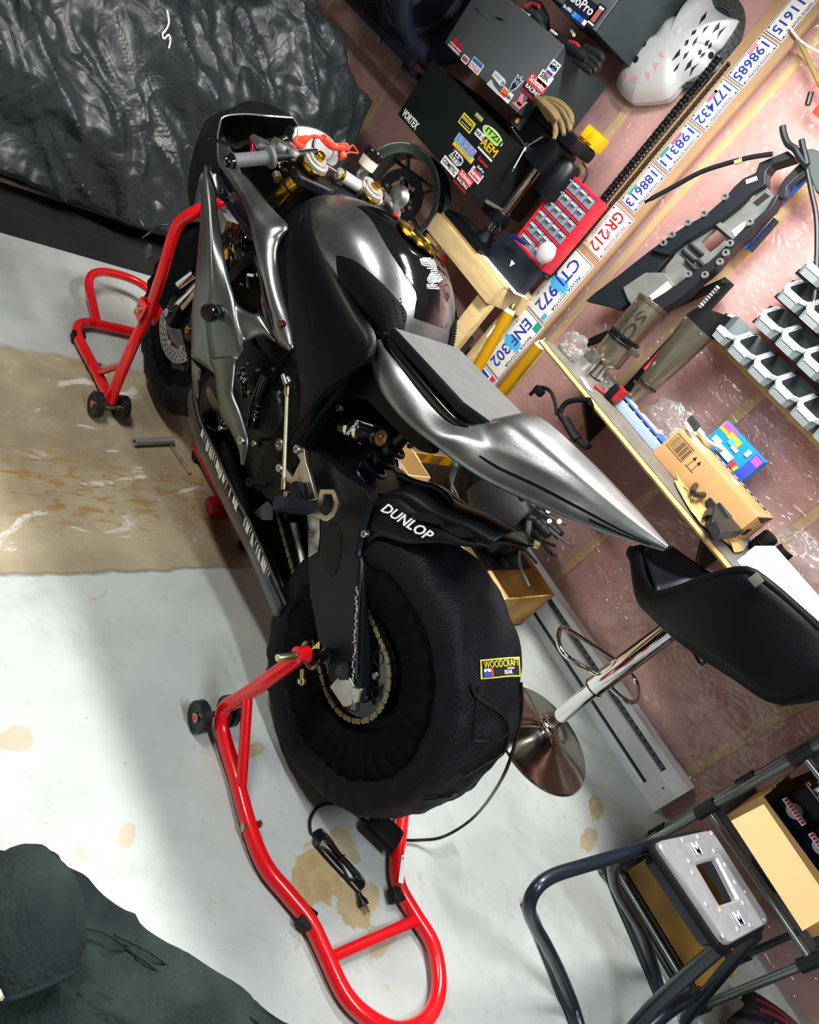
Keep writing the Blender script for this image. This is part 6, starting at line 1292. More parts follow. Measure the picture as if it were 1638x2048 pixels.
obj('hub', MB().lathe(wc, ax_, [(.03, -.06), (.04, .0), (.055, .045), (.03, .06), (.012, .062), (0, .06)], 26), ALU, sw_)
for k in range(6):
    a = k * PI / 3; e = u_ * math.cos(a) + w_ * math.sin(a); obj('rotor_bolt', MB().cyl(wc + ax_ * .046 + e * .08, wc + ax_ * .052 + e * .08, .010, n=10), STEEL, sw_); obj('rotor_arm', MB().cyl(wc + ax_ * .035 + e * .03, wc + ax_ * .035 + e * .08, .012, n=8), BLKM, sw_)
for k in range(5):
    a = k * 2 * PI / 5 + .3; e = u_ * math.cos(a) + w_ * math.sin(a); obj('spoke', MB().tube([wc + e * .03, wc + e * .12 - ax_ * .01, wc + e * .19], [.022, .015, .014], 8, 3, flat=.6), RIM, sw_)
obj('wall_hook', MB().tube([wp(781, 302, 2.46), wp(788, 318, 2.47), wp(800, 328, 2.48), wp(815, 340, 2.50), wp(830, 350, 2.52), wp(850, 365, 2.60), wp(868, 378, PLW)], .009, 8, 4), BLKG, label='black wavy steel hook fixed to the wall above the spare rim', cat='hook')
obj('crate', MB().bbox((-2.22, 2.61, .46), (.44, .15, .30), .02), mat('crate_dark', '151a22', .5), label='dark plastic crate on the lower shelf of the pine bench', cat='crate')
rc = wp(893, 512, 2.56); obj('red_bottle', MB().lathe((rc.x - .02, 2.58, .611), ZA, [(.035, 0), (.038, .01), (.038, .10), (.03, .13), (.012, .145), (.012, .165), (0, .166)], 22), REDA, label='red plastic bottle standing on the dark crate', cat='bottle')
# gold fork tubes leaning by the board
for k, (a, b, lab) in enumerate((((1018, 626), (955, 735), 'gold anodised fork tube with silver tip leaning in front of the pine bench leg'), ((1078, 692), (1004, 785), 'gold anodised fork tube leaning beside the lowest licence plates'))):
    top = wp(*a, 2.44 if k == 0 else 2.56); bx = wp(*b, 2.44 if k == 0 else 2.56); d = (top - bx).normalized(); bot = top - d * (top.z / d.z) + V((0, 0, .0)); bot.z = .01
    t = thing('fork_tube', lab, 'fork tube', bot, 'gold fork tubes by the wall')
    obj('tube', MB().cyl(bot, top, .024, n=28), mat('gold_tube', 'e3ac16', .25, .45), t); obj('collar', MB().lathe(top, d, [(.024, 0), (.020, .006), (.018, .016)], 22), WHT, t); obj('tip', MB().lathe(top + d * .016, d, [(.013, 0), (.013, .014), (.006, .026), (0, .027)], 16), mat('brass', ''), t)
    if k == 0: p = top - d * .10 + V((-.018, -.018, 0)); obj('tape', MB().bbox(p, (.012, .004, .06), .001), WHTP, t)
# ---------------------------------------------------------------- baseboard heater
hx0, hx1 = -1.45, .02
ht = thing('baseboard_heater', 'long white electric baseboard heater along the foot of the back wall', 'heater', ((hx0 + hx1) / 2, 2.76, 0))
HW_ = mat('heater_white', 'd9dde2', .35, .1); yb = PLW
def hprof(pts, nm, m): 
    mb = MB().prism([V((hx0, y, z)) for y, z in pts], V((hx1 - hx0, 0, 0))); return obj(nm, mb, m, ht, smooth=False)
hprof([(2.738, .0), (2.738, .022), (2.745, .028), (yb, .028), (yb, 0)], 'base_lip', HW_)
hprof([(2.752, .028), (2.752, .055), (yb, .055), (yb, .028)], 'lower_slot', mat('heater_dark', '2d3336', .5))
hprof([(2.738, .050), (2.728, .118), (2.735, .122), (yb, .122), (yb, .055), (2.745, .05)], 'front_panel', HW_)
hprof([(2.745, .122), (2.750, .150), (yb, .150), (yb, .122)], 'outlet_slot', mat('heater_grey', '596066', .4, .5))
hprof([(2.742, .148), (2.747, .172), (2.775, .18), (yb, .18), (yb, .150)], 'top_cover', HW_)
for k in range(46): x = hx0 + .06 + k * .029; obj('vent_hole', MB().box((x, 2.7455, .136), (.007, .004, .007)), BLKP, ht)
obj('end_panel', MB().prism([V((hx1 - .10, y, z)) for y, z in ((2.736, .001), (2.726, .12), (2.74, .176), (2.775, .183), (yb, .183), (yb, .001))], V((.102, 0, 0))), HW_, ht, smooth=False)
obj('dial_mark', MB().lathe((hx1 - .05, 2.7285, .10), (0, -1, .1), [(.005, 0), (.005, .001), (.003, .001)], 14).box((hx1 - .05, 2.731, .075), (.0015, .002, .035)), BLKP, ht)
# ---------------------------------------------------------------- wall shelf
ZS = .937; SY0 = 2.35; sx0, sx1 = -1.515, .25
sf = thing('wall_shelf', 'deep grey topped plywood shelf along the back wall, cluttered with parts', 'shelf', ((sx0 + sx1) / 2, (SY0 + PLW) / 2, ZS - .02))
obj('board', MB().bbox(((sx0 + sx1) / 2, (SY0 + PLW) / 2 + .006, ZS - .011), (sx1 - sx0, PLW - SY0 - .012, .018), .001), mat('plywood_brown', '5c4c3e', .7), sf)
obj('top_surface', MB().bbox(((sx0 + sx1) / 2, (SY0 + PLW) / 2 + .006, ZS - .001), (sx1 - sx0, PLW - SY0 - .012, .002), .0005), mat('shelf_grey_top', '6f6a62', .6, var=.15, vscale=14, bump=.1), sf)
ed = [V((sx0 + (sx1 - sx0) * k / 60, SY0 + .004 * noise.noise(V((k * .7, 0, 0))), ZS - .010)) for k in range(61)]
obj('front_edge', MB().tube(ed, .012, 6, flat=.8), mat('edge_osb', 'd2b06e', .7, var=.2, vscale=40, bump=.3), sf)
for x in (-1.3, -.6, .1): obj('bracket', MB().prism([V((x, PLW, ZS - .022)), V((x, SY0 + .06, ZS - .022)), V((x, PLW, ZS - .25))], V((.02, 0, 0))), BLKM, sf, smooth=False)
def sz(px, py, h=0.): return onZ(px, py, ZS + h)
c4 = (1080, 580, .20757); Q4 = lambda x, y: (c4[0] + c4[2] * x, c4[1] + c4[2] * y)
CLP = film_mat(); CLP.name = 'clear_bag'
def bag(lab, c, r, seed, sc=(1, .8, .8), grp='clear plastic bags on the shelf'):
    m = MB(); m.sph((0, 0, 0), 1, 26, 18); vs = []
    for p in m.v:
        n = noise.noise(p * 2.2 + V((seed, 0, 0))) * .35 + (1 - abs(noise.noise(p * 5 + V((0, seed, 0)))) * 2) * .16
        q = p * (1 + n); q = V((q.x * sc[0], q.y * sc[1], q.z * sc[2])) * r; vs.append(q)
    zmin = min(q.z for q in vs); m.v = [V((q.x, q.y, q.z - zmin)) + V(c) for q in vs]
    return obj('plastic_bag', m, CLP, label=lab, cat='plastic bag', group=grp)
p = onY(*Q4(285, 590), 2.46); bag('crumpled clear plastic bag at the end of the shelf beside the licence plates', (p.x, 2.46, ZS), .05, 1.3)
p = onY(1395, 820, 2.68); bag('large loose clear plastic bag between the silencer and the cardboard box', (p.x - .02, 2.66, ZS), .075, 4.1, (1.3, .6, .9))
p = onY(1605, 1075, 2.72); bag('clear bubble wrap bag behind the white box', (-.40, 2.735, ZS), .06, 7.7, (1.6, .5, 1.2))
# exhaust silencers
TI = mat('titanium', 'a39a86', .32, .9, var=.1, vscale=18); TI2 = mat('titanium_pale', '9c9482', .28, .9, var=.1, vscale=12)
q0 = onY(1200, 735, 2.56); q1 = onY(1305, 605, 2.56); ex = thing('exhaust_silencer', 'round titanium silencer with black clamp standing on the shelf', 'silencer', (q0.x, 2.56, ZS), 'spare silencers on the shelf')
e0, e1 = V((q0.x, 2.56, ZS + .055)), V((q1.x - .005, 2.575, q1.z)); ed_ = (e1 - e0).normalized(); L_ = (e1 - e0).length
obj('can', MB().lathe(e0, ed_, [(.030, -.0), (.056, .02), (.060, .03), (.060, L_ - .012)], 40), TI, ex)
obj('end_ring', MB().lathe(e0, ed_, [(.060, L_ - .014), (.063, L_ - .012), (.063, L_), (.054, L_ + .002), (.05, L_ - .02), (.03, L_ - .03), (0, L_ - .03)], 40), TI2, ex)
obj('inlet', MB().lathe(e0 - ed_ * .055, ed_, [(.024, 0), (.028, .002), (.028, .05), (.032, .062)], 26), ALU, ex)
obj('clamp_band', MB().lathe(e0 + ed_ * L_ * .42, ed_, [(.0605, -.016), (.064, -.016), (.064, .016), (.0605, .016)], 40, cap=False), BLKG, ex)
obj('clamp_rib', MB().lathe(e0 + ed_ * L_ * .42, ed_, [(.064, -.012), (.067, -.010), (.064, -.006)], 40, cap=False).lathe(e0 + ed_ * L_ * .42, ed_, [(.064, .006), (.067, .010), (.064, .012)], 40, cap=False), BLKM, ex)
lug = e0 + ed_ * L_ * .42 + V((.066, -.02, 0)); obj('clamp_lug', MB().bbox(lug + V((.012, 0, 0)), (.035, .012, .022), .004).cyl(lug + V((.025, -.01, 0)), lug + V((.025, .01, 0)), .012), ALU, ex)
for a in (-2.2, -1.2): pz_ = e0 + ed_ * (L_ - .035) + V((math.cos(a) * .060, math.sin(a) * .060, 0)); obj('rivet', MB().lathe(pz_, V((math.cos(a), math.sin(a), 0)), [(.004, -.001), (.004, .002), (0, .003)], 10), STEEL, ex)
nv = V((.25, -1, 0)).normalized(); tx = e0 + ed_ * L_ * .68 + nv * .0612
text('brand_letter', 'SC', BLKP, ex, tx + V((.014, .001, .0)), -ed_, V((1, .3, 0)), .055, w=.10); text('brand_word', 'PROJECT', BLKP, ex, tx + V((-.022, -.001, 0)), -ed_, V((1, -.1, 0)), .018, w=.11)
q0 = onY(1290, 775, 2.60); q1 = onY(1395, 650, 2.60); ex2 = thing('exhaust_silencer', 'tapered titanium silencer with slanted black end cap standing on the shelf', 'silencer', (q0.x, 2.60, ZS), 'spare silencers on the shelf')
e0, e1 = V((q0.x + .0, 2.60, q0.z)), V((q1.x, 2.625, q1.z)); ed_ = (e1 - e0).normalized(); L_ = (e1 - e0).length
def oval(cn, rx, ry, ax, n=36): u, w, d = frame(ax); return [cn + XA * math.cos(2 * PI * k / n) * rx + V((0, 1, 0)) * math.sin(2 * PI * k / n) * ry for k in range(n)]
obj('can', MB().loft([oval(e0, .036, .034, ed_), oval(e0 + ed_ * .03, .040, .038, ed_), oval(e0 + ed_ * L_ * .5, .055, .046, ed_), oval(e0 + ed_ * L_, .068, .052, ed_)]), TI2, ex2)
cap0 = oval(e0 + ed_ * L_, .0685, .0525, ed_); cap1 = [p + V((0, 0, .03 + .07 * (.5 + (p.x - (e0 + ed_ * L_).x) / .137 * 0 + .5 * (1 if p.y > 2.6 else -.2)) * .8)) * 1 for p in cap0]
capm = [V((e1.x + (p.x - e1.x) * .86, e1.y + (p.y - e1.y) * .9, e1.z + .035 + .055 * (p.x - e1.x + .0685) / .137)) for p in cap0]
capi = [V((e1.x + (p.x - e1.x) * .75, e1.y + (p.y - e1.y) * .8, p.z - .01)) for p in capm]
obj('end_cap', MB().loft([cap0, capm, capi]), BLKM, ex2)
obj('neck', MB().lathe(V((e0.x, 2.60, ZS + .001)), ed_, [(.024, 0), (.024, (e0.z - ZS) * .6), (.034, (e0.z - ZS) * .95)], 28), TI, ex2)
obj('neck_band', MB().lathe(e0 + ed_ * .012, ed_, [(.038, -.006), (.0415, -.004), (.0415, .004), (.038, .006)], 30, cap=False), DKST, ex2)
for a in (-2.4, -.9): pz_ = e0 + ed_ * (L_ - .012) + V((math.cos(a) * .067, math.sin(a) * .052, 0)); obj('rivet', MB().sph(pz_, .004, 8, 6), STEEL, ex2)
# aluminium sleeve and finned collar
rg = sz(1165, 752); rg = V((rg.x, rg.y, ZS)); t = thing('aluminium_sleeve', 'two machined aluminium sleeves beside the round silencer', 'sleeve', rg)
rc = onY(1163, 735, 2.47); obj('ring', MB().lathe((rc.x, 2.47, ZS), ZA, [(.030, 0), (.036, 0), (.036, .05), (.030, .05), (.030, 0)], 36, cap=False), mat('sleeve_silver', 'd2d3cf', .25, .8), t)
rc2 = onY(1186, 705, 2.50); fm = MB().lathe((rc2.x + .01, 2.50, ZS), ZA, [(.026, 0), (.026, .085), (.020, .085), (.02, .07), (0, .07)], 28)
for k in range(10): a = k * PI / 5; fm.box((rc2.x + .01 + math.cos(a) * .029, 2.50 + math.sin(a) * .029, ZS + .05), (.008, .004, .07), a)
obj('finned_collar', fm, ALU, t)
# folding black bars leaning on the wall
fb_ = thing('folding_bars', 'two black flat steel bars hinged at the top, leaning behind the silencers', 'folding stand', (-1.28, 2.70, ZS))
yb0 = 2.725
b0, b1 = onY(1262, 772, yb0), onY(1457, 560, yb0); b0 = b1 + (b0 - b1) * ((b1.z - ZS - .002) / (b1.z - b0.z))
def flatbar(a, b, w, th, nm, m, par): 
    d = (b - a).normalized(); s = V((0, 1, 0)).cross(d).normalized() * (w / 2); return obj(nm, MB().prism([a - s, a + s, b + s, b - s], V((0, th, 0))), m, par, bevel=.002)
flatbar(b0, b1, .045, .02, 'bar', BLKM, fb_)
k0 = onY(1165, 690, yb0 + .025); k1 = onY(1450, 562, yb0 + .025); k0 = V((k0.x, yb0 + .025, max(k0.z, ZS + .003)))
flatbar(k0, k1, .030, .02, 'bar', BLKM, fb_)
obj('hinge_bolt', MB().cyl(b1 + V((-.005, -.008, -.012)), b1 + V((-.005, .03, -.012)), .009), CHR, fb_)
st0 = onY(1300, 700, yb0); dB = (b1 - b0).normalized(); sB = V((0, 1, 0)).cross(dB)
obj('red_label', MB().prism([b0.lerp(b1, .22) - sB * .014 + V((0, -.001, 0)), b0.lerp(b1, .22) + sB * .014 + V((0, -.001, 0)), b0.lerp(b1, .47) + sB * .014 + V((0, -.001, 0)), b0.lerp(b1, .47) - sB * .014 + V((0, -.001, 0))], V((0, .0008, 0))), mat('label_red', 'e3262c', .4), fb_)
obj('red_label_print', MB().prism([b0.lerp(b1, .23) - sB * .006 + V((0, -.002, 0)), b0.lerp(b1, .23) + sB * .008 + V((0, -.002, 0)), b0.lerp(b1, .38) + sB * .008 + V((0, -.002, 0)), b0.lerp(b1, .38) - sB * .006 + V((0, -.002, 0))], V((0, .0006, 0))), mat('label_pink', 'f0b8b8', .4), fb_)
for u in range(14): a_ = b0.lerp(b1, .66 + u * .02); obj('bar_print', MB().prism([a_ - sB * .004 + V((0, -.0008, 0)), a_ - sB * .020 + V((0, -.0008, 0)), a_ - sB * .020 + dB * .007 + V((0, -.0008, 0)), a_ - sB * .004 + dB * .007 + V((0, -.0008, 0))], V((0, .0006, 0))), mat('print_grey', '8f9498', .5) if u not in (6, 13) else WHTP, fb_)
for u in (.12, .62, .90): obj('bar_bolt', MB().cyl(b0.lerp(b1, u) + V((0, -.004, 0)), b0.lerp(b1, u) + V((0, .002, 0)), .006, n=12), STEEL, fb_)
# small parts between the silencers
t = thing('reflector_bracket', 'dark red reflector on a silver two-bolt plate lying on the shelf', 'reflector', sz(1255, 775)); q = onY(1250, 757, 2.50)
obj('plate', MB().bbox((q.x - .03, 2.50, ZS + .03), (.06, .02, .05), .008), ALU, t); obj('lens', MB().bbox((q.x + .025, 2.505, ZS + .04), (.045, .04, .06), .012), mat('lens_red', '9c1c22', .2), t); obj('housing', MB().bbox((q.x + .008, 2.50, ZS + .036), (.03, .045, .06), .008), BLKM, t)
for dx in (-.045, -.018): obj('plate_bolt', MB().cyl((q.x + dx, 2.49, ZS + .035), (q.x + dx, 2.482, ZS + .035), .007, n=12), STEEL, t)
BRS = mat('bracket_bronze', '9a875c', .35, .8)
for k, (px, py, lab) in enumerate(((1268, 800, 'bronze coloured bracket behind the reflector on the shelf'), (1290, 830, 'bronze coloured lug bracket next to the blue parts tray'))):
    q = sz(px, py + 12); q.y = min(q.y, 2.58); obj('bronze_bracket', MB().bbox((q.x, q.y, ZS + .015), (.05, .025, .03), .006, .4).bbox((q.x + .015, q.y, ZS + .035), (.018, .02, .04), .005, .2).cyl((q.x + .015, q.y - .014, ZS + .045), (q.x + .015, q.y + .014, ZS + .045), .012), BRS, label=lab, cat='bracket', group='bronze brackets on the shelf')
obj('label_card', MB().bbox(sz(1172, 768, .003), (.08, .03, .003), .001, -.35), mat('card_pale_blue', 'b9d6e6', .5), label='pale blue card with small hardware at the front of the shelf', cat='card')
pk_ = sz(1212, 770, .012); cdm = obj('white_packet', MB().bbox((pk_.x, pk_.y + .02, ZS + .010), (.11, .05, .012), .004, -.25), mat('packet_white', 'dfe0e6', .35), label='white plastic packet lying in front of the reflector', cat='packet')
a, b = sz(1190, 772, .008), sz(1214, 790, .008); obj('marker_pen', MB().cyl(a, a.lerp(b, .6), .007).cyl(a.lerp(b, .6), b, .0075), mat('pen_red_black', 'b03038', .4), label='short dark red and black pen in front of the white packet', cat='pen')
# blue-lidded parts tray
tr = thing('parts_tray', 'clear compartment tray with blue lid lying along the shelf front', 'parts tray', sz(1262, 850)); a, b = sz(1207, 800), sz(1322, 908); cxx, cyy = (a.x + b.x) / 2, (a.y + b.y) / 2 + .045; Lx = b.x - a.x
TRM = mat('tray_clear_blue', 'b7cde4', .2, 0, alpha=.72)
obj('base', MB().bbox((cxx, cyy, ZS + .003), (Lx, .09, .004), .001), TRM, tr)
for dy in (-.044, .044): obj('long_wall', MB().bbox((cxx, cyy + dy, ZS + .02), (Lx, .003, .036), .001), TRM, tr)
for k in range(7): obj('divider', MB().bbox((cxx - Lx / 2 + Lx * k / 6, cyy, ZS + .02), (.003, .088, .036), .001), TRM, tr)
obj('lid', MB().bbox((cxx, cyy + .012, ZS + .0405), (Lx, .066, .004), .001), mat('lid_blue', '3f74d6', .3, 0, alpha=.8), tr)
obj('lid_window', MB().bbox((cxx - .02, cyy + .012, ZS + .0435), (Lx * .7, .045, .001), .0003), mat('lid_card', 'b5b0a0', .5), tr)
for k in range(6): obj('small_part', MB().cyl((cxx - Lx / 2 + Lx * (k + .5) / 6, cyy - .03, ZS + .005), (cxx - Lx / 2 + Lx * (k + .5) / 6, cyy - .03, ZS + .03), .013), mat('part_pale', 'd3dbe2', .4), tr)
# cardboard box
CDB = mat('cardboard', 'c99b66', .75, var=.06, vscale=10); cb_ = thing('cardboard_box', 'long brown cardboard shipping box with barcode lying on the shelf', 'cardboard box', (-.74, 2.58, ZS))
bl = sz(1314, 905); X0b, X1b, Y0b, Y1b, Hb = -.945, -.545, 2.49, 2.66, .125
obj('carton', MB().bbox(((X0b + X1b) / 2, (Y0b + Y1b) / 2, ZS + Hb / 2 + .001), (X1b - X0b, Y1b - Y0b, Hb), .002), CDB, cb_)
bcx = X0b + .055; zz = ZS + .085
for k in range(15): w_ = random.choice((.0012, .002, .003)); obj('barcode_bar', MB().box((bcx - .036 + k * .0052, Y0b - .0004, zz), (w_, .0008, .045)), BLKP, cb_)
obj('barcode_frame', MB().tube([V((bcx - .042, Y0b - .0004, zz - .028)), V((bcx + .042, Y0b - .0004, zz - .028)), V((bcx + .042, Y0b - .0004, zz + .028)), V((bcx - .042, Y0b - .0004, zz + .028))], .0012, 4, closed=True), BLKP, cb_)
for dx in (.0, .022): obj('up_arrow', MB().box((bcx + .065 + dx, Y0b - .0004, zz - .005), (.002, .0008, .032)).prism([V((bcx + .058 + dx, Y0b - .0008, zz + .008)), V((bcx + .072 + dx, Y0b - .0008, zz + .008)), V((bcx + .065 + dx, Y0b - .0008, zz + .022))], V((0, .0006, 0))), BLKP, cb_)
obj('arrow_base', MB().box((bcx + .076, Y0b - .0004, zz - .024), (.04, .0008, .002)), BLKP, cb_)
obj('tape', MB().box(((X0b + X1b) / 2, (Y0b + Y1b) / 2 - .06, ZS + Hb + .0014), (X1b - X0b - .002, .004, .0006)), mat('tape_tan', 'd2ab78', .3), cb_)
obj('address_label', MB().box((X0b + .06, Y0b + .05, ZS + Hb + .0016), (.10, .05, .0006)), WHTP, cb_); obj('small_label', MB().box((X0b + .24, Y0b + .09, ZS + Hb + .0016), (.035, .03, .0006)), WHTP, cb_)
obj('printed_strip', MB().box(((X0b + X1b) / 2 + .03, Y1b - .02, ZS + Hb + .0014), (X1b - X0b - .1, .022, .0006)), mat('print_dark', '2a2723', .5), cb_)
for k in range(9): obj('strip_mark', MB().box((X0b + .12 + k * .032, Y1b - .02, ZS + Hb + .002), (.018, .008, .0004), .5), WHTP, cb_)
obj('end_logo', MB().box((X1b + .0006, Y0b + .07, ZS + .05), (.0008, .05, .03)), mat('print_dark', ''), cb_)
obj('torn_opening', MB().prism([V((X1b + .0005, Y0b + .01, ZS + Hb - .004)), V((X1b + .0005, Y1b - .01, ZS + Hb - .002)), V((X1b + .0005, Y0b + .11, ZS + Hb - .03))], V((.0008, 0, 0))), BLKP, cb_)
# wire brush on the box
t = thing('wire_brush', 'worn scrubbing brush with pale curved handle lying on the cardboard box', 'brush', (-.84, 2.64, ZS + Hb)); zb3 = ZS + Hb + .003
hb_ = [onZ(x, y, zb3 + .016) for x, y in ((1392, 858), (1402, 866), (1412, 880), (1428, 890), (1445, 898))]
obj('handle', MB().tube(hb_, [.013, .010, .008, .008, .009], 10, 4), mat('handle_cream', 'd9d4c6', .5), t)
h0 = onZ(1378, 852, zb3 + .02); obj('head', MB().bbox((h0.x + .01, h0.y, zb3 + .018), (.065, .03, .014), .005, -.5), mat('handle_cream', ''), t)
br = MB()
for i in range(12):
    for j in range(5): q = V((h0.x - .022 + i * .005, h0.y - .010 + j * .005 - (i - 6) * .0026, zb3 + .022)); br.cyl(q, q + V((-.004 + jit(.003), jit(.003), .028)), .0015, n=4)
obj('bristles', br, mat('bristle_grey', '4a4e52', .6), t, kind='stuff')
# bright blue snack pack standing behind
bp_ = thing('freezer_pop_pack', 'bright blue printed pack with pink and yellow corner standing behind the cardboard box', 'snack pack', (-.80, 2.73, ZS)); yk = 2.705
f = [onY(x, y, yk) for x, y in ((1418, 868), (1455, 842), (1533, 926), (1494, 952))]
cx_ = sum((q.x for q in f)) / 4; hw_ = (abs(f[2].x - f[1].x) + abs(f[3].x - f[0].x)) / 4; ztop = (f[1].z + f[2].z) / 2; BLU = mat('pack_blue', '1590e4', .35)
xa, xb = cx_ - hw_, cx_ + hw_
obj('pack', MB().bbox((cx_, yk + .02, (ZS + ztop) / 2), (2 * hw_, .04, ztop - ZS), .004), BLU, bp_); hk = ztop - ZS
def blk(u0, u1, v0, v1, col, o=.001, nm='print_block'): obj(nm, MB().box((xa + (u0 + u1) / 2 * 2 * hw_, yk - o, ztop - (v0 + v1) / 2 * hk), ((u1 - u0) * 2 * hw_, .0008, (v1 - v0) * hk)), mat('pk_' + col, col, .4), bp_)
for ia, a in enumerate(((.02, .2, .02, .16, 'f0b428'), (.03, .34, .0, .10, 'e85aa8'), (.22, .5, .06, .17, 'd8e034'), (.8, .995, .01, .55, '3a4fc0'), (.82, .98, .03, .16, 'c85ab0'), (.30, .42, .12, .22, '59b8ea'), (.42, .56, .18, .24, 'f2f4f4'), (.66, .74, .05, .16, 'f2f4f4'), (.62, .72, .33, .45, 'e23a4c'), (.72, .78, .36, .45, 'f0d040'))): blk(*a, o=.001 + .0005 * ia)
blk(.25, .60, .30, .42, 'f2f4f4', .0072); blk(.08, .25, .26, .36, 'f2f4f4', .0072)
# tan moulded tray with black plastic part
t = thing('moulded_tray', 'tan moulded cardboard tray lying at the front of the shelf under a black part', 'tray', sz(1420, 1035)); TAN = mat('tan_board', 'c2a468', .7, var=.15, vscale=12)
pts = [sz(x, y, .004) for x, y in ((1348, 965), (1375, 966), (1400, 960), (1430, 958), (1475, 1000), (1508, 1060), (1512, 1080), (1488, 1098), (1468, 1106), (1455, 1090), (1400, 1050), (1372, 1010))]
pts = [V((p.x, min(p.y, 2.69 if p.x > -.53 else 2.482), p.z)) for p in pts]; ctr_ = sum(pts, V()) / len(pts); ol_ = cr(pts, 3, True); rows = []
for k in range(8): u = k / 7; rows.append([p.lerp(ctr_, u * .98) + V((0, 0, .012 * math.sin(u * 9) ** 2 + .006 * noise.noise(V((p.x * 30, p.y * 30, u * 4))) + .004)) for p in ol_])
obj('tray', MB().loft(rows, True, True), TAN, t, ang=60)
t2 = thing('black_plastic_housing', 'black moulded plastic housing with open trigger-shaped loop lying on the tan tray', 'plastic part', sz(1435, 1030, .03)); PBK = mat('abs_black', '23272a', .5)
zp = ZS + .026
def up(pts, z): return [onZ(x, y, z) for x, y in pts]
obj('body', MB().prism(up(((1405, 955), (1425, 950), (1440, 975), (1462, 1005), (1480, 1030), (1492, 1045), (1470, 1062), (1442, 1060), (1425, 1040), (1432, 1010), (1415, 985)), zp + .028), V((0, 0, -.028))), PBK, t2, bevel=.003)
obj('ridge', MB().prism(up(((1412, 952), (1422, 948), (1450, 990), (1472, 1028), (1462, 1036), (1440, 1005)), zp + .040), V((0, 0, -.016))), PBK, t2, bevel=.003)
obj('loop', MB().tube(up(((1425, 985), (1400, 990), (1385, 985), (1392, 970), (1408, 962)), zp + .016), .010, 8, 4), PBK, t2)
obj('tab', MB().prism(up(((1418, 1015), (1435, 1012), (1438, 1030), (1412, 1030)), zp + .020), V((0, 0, -.02))), PBK, t2, bevel=.002)
obj('block', MB().prism(up(((1432, 1040), (1475, 1032), (1496, 1045), (1488, 1062), (1445, 1066)), zp + .036), V((0, 0, -.036))), PBK, t2, bevel=.003)
a, b = sz(1334, 920, .008), sz(1374, 962, .008); t = thing('screwdriver', 'slim screwdriver with black handle lying in front of the cardboard box', 'screwdriver', (a + b) / 2 - V((0, 0, .008)))
obj('shaft', MB().cyl(a, a.lerp(b, .45), .0035), CHR, t); obj('handle', MB().tube([a.lerp(b, .4), a.lerp(b, .55), b], [.005, .008, .007], 10), BLKG, t); obj('end_cap', MB().sph(a, .006, 10, 6), WHT, t)
# white box and rubber cylinders
t = thing('white_box', 'plain white carton with folded lid at the right of the tan tray', 'carton', (-.30, 2.52, ZS)); wl = sz(1465, 1114)
obj('carton', MB().bbox((-.265, 2.525, ZS + .035), (.40, .20, .068), .002), WHT, t); obj('lid', MB().bbox((-.265, 2.527, ZS + .072), (.404, .204, .005), .001), WHT, t); obj('lid_flap', MB().bbox((-.466, 2.525, ZS + .055), (.003, .19, .03), .001), WHT, t)
for k, (x, y, lab) in enumerate(((-.505, 2.665, 'black rubber bump stop cylinder behind the white carton, plain end'), (-.445, 2.70, 'black rubber cylinder with worn tan end behind the white carton'))):
    t = thing('rubber_cylinder', lab, 'rubber cylinder', (x, y, ZS), 'rubber cylinders on the shelf'); obj('cylinder', MB().lathe((x, y, ZS), ZA, [(.026, 0), (.029, .004), (.029, .075), (.026, .082), (0, .082)], 26), BLKR, t)
    if k: obj('worn_end', MB().lathe((x, y, ZS + .0825), ZA, [(.024, 0), (0, .001)], 24), mat('worn_tan', '9c7a58', .7), t)
    else: obj('rib', MB().lathe((x, y, ZS + .04), ZA, [(.029, -.004), (.031, 0), (.029, .004)], 26, cap=False), BLKR, t)
obj('blue_card', MB().bbox((-.555, 2.62, ZS + .004), (.07, .08, .006), .001, .2), mat('card_blue', '9db4e0', .4), label='pale blue card beside the rubber cylinders', cat='card')
# lever and hoses hanging below the shelf
t = thing('brake_lever_assembly', 'black brake lever with hose hanging below the shelf behind the tail', 'brake lever', onY(1130, 830, 2.30))
T3 = lambda l, y=2.32: [onY(x, b, y) for x, b in l]
obj('hose', MB().tube(T3(((1180, 800), (1150, 800), (1130, 808), (1120, 828), (1128, 842))), .010, 9, 5), BLKR, t); obj('cable', MB().tube(T3(((1060, 790), (1078, 775), (1100, 782), (1110, 805), (1114, 830))), .007, 8, 5), BLKM, t)
obj('master_body', MB().tube(T3(((1130, 838), (1142, 860), (1155, 880))), .022, 10, 3, flat=.7), BLKM, t); obj('lever_blade', MB().tube(T3(((1155, 880), (1172, 895), (1183, 888))), .010, 8, 3), BLKM, t)
obj('switch', MB().bbox(onY(1078, 782, 2.32), (.04, .03, .03), .008), BLKM, t); obj('hook_wire', MB().tube([onY(1180, 800, 2.32), V((onY(1180, 800, 2.32).x + .03, 2.36, ZS - .024))], .006, 6), BLKM, t)
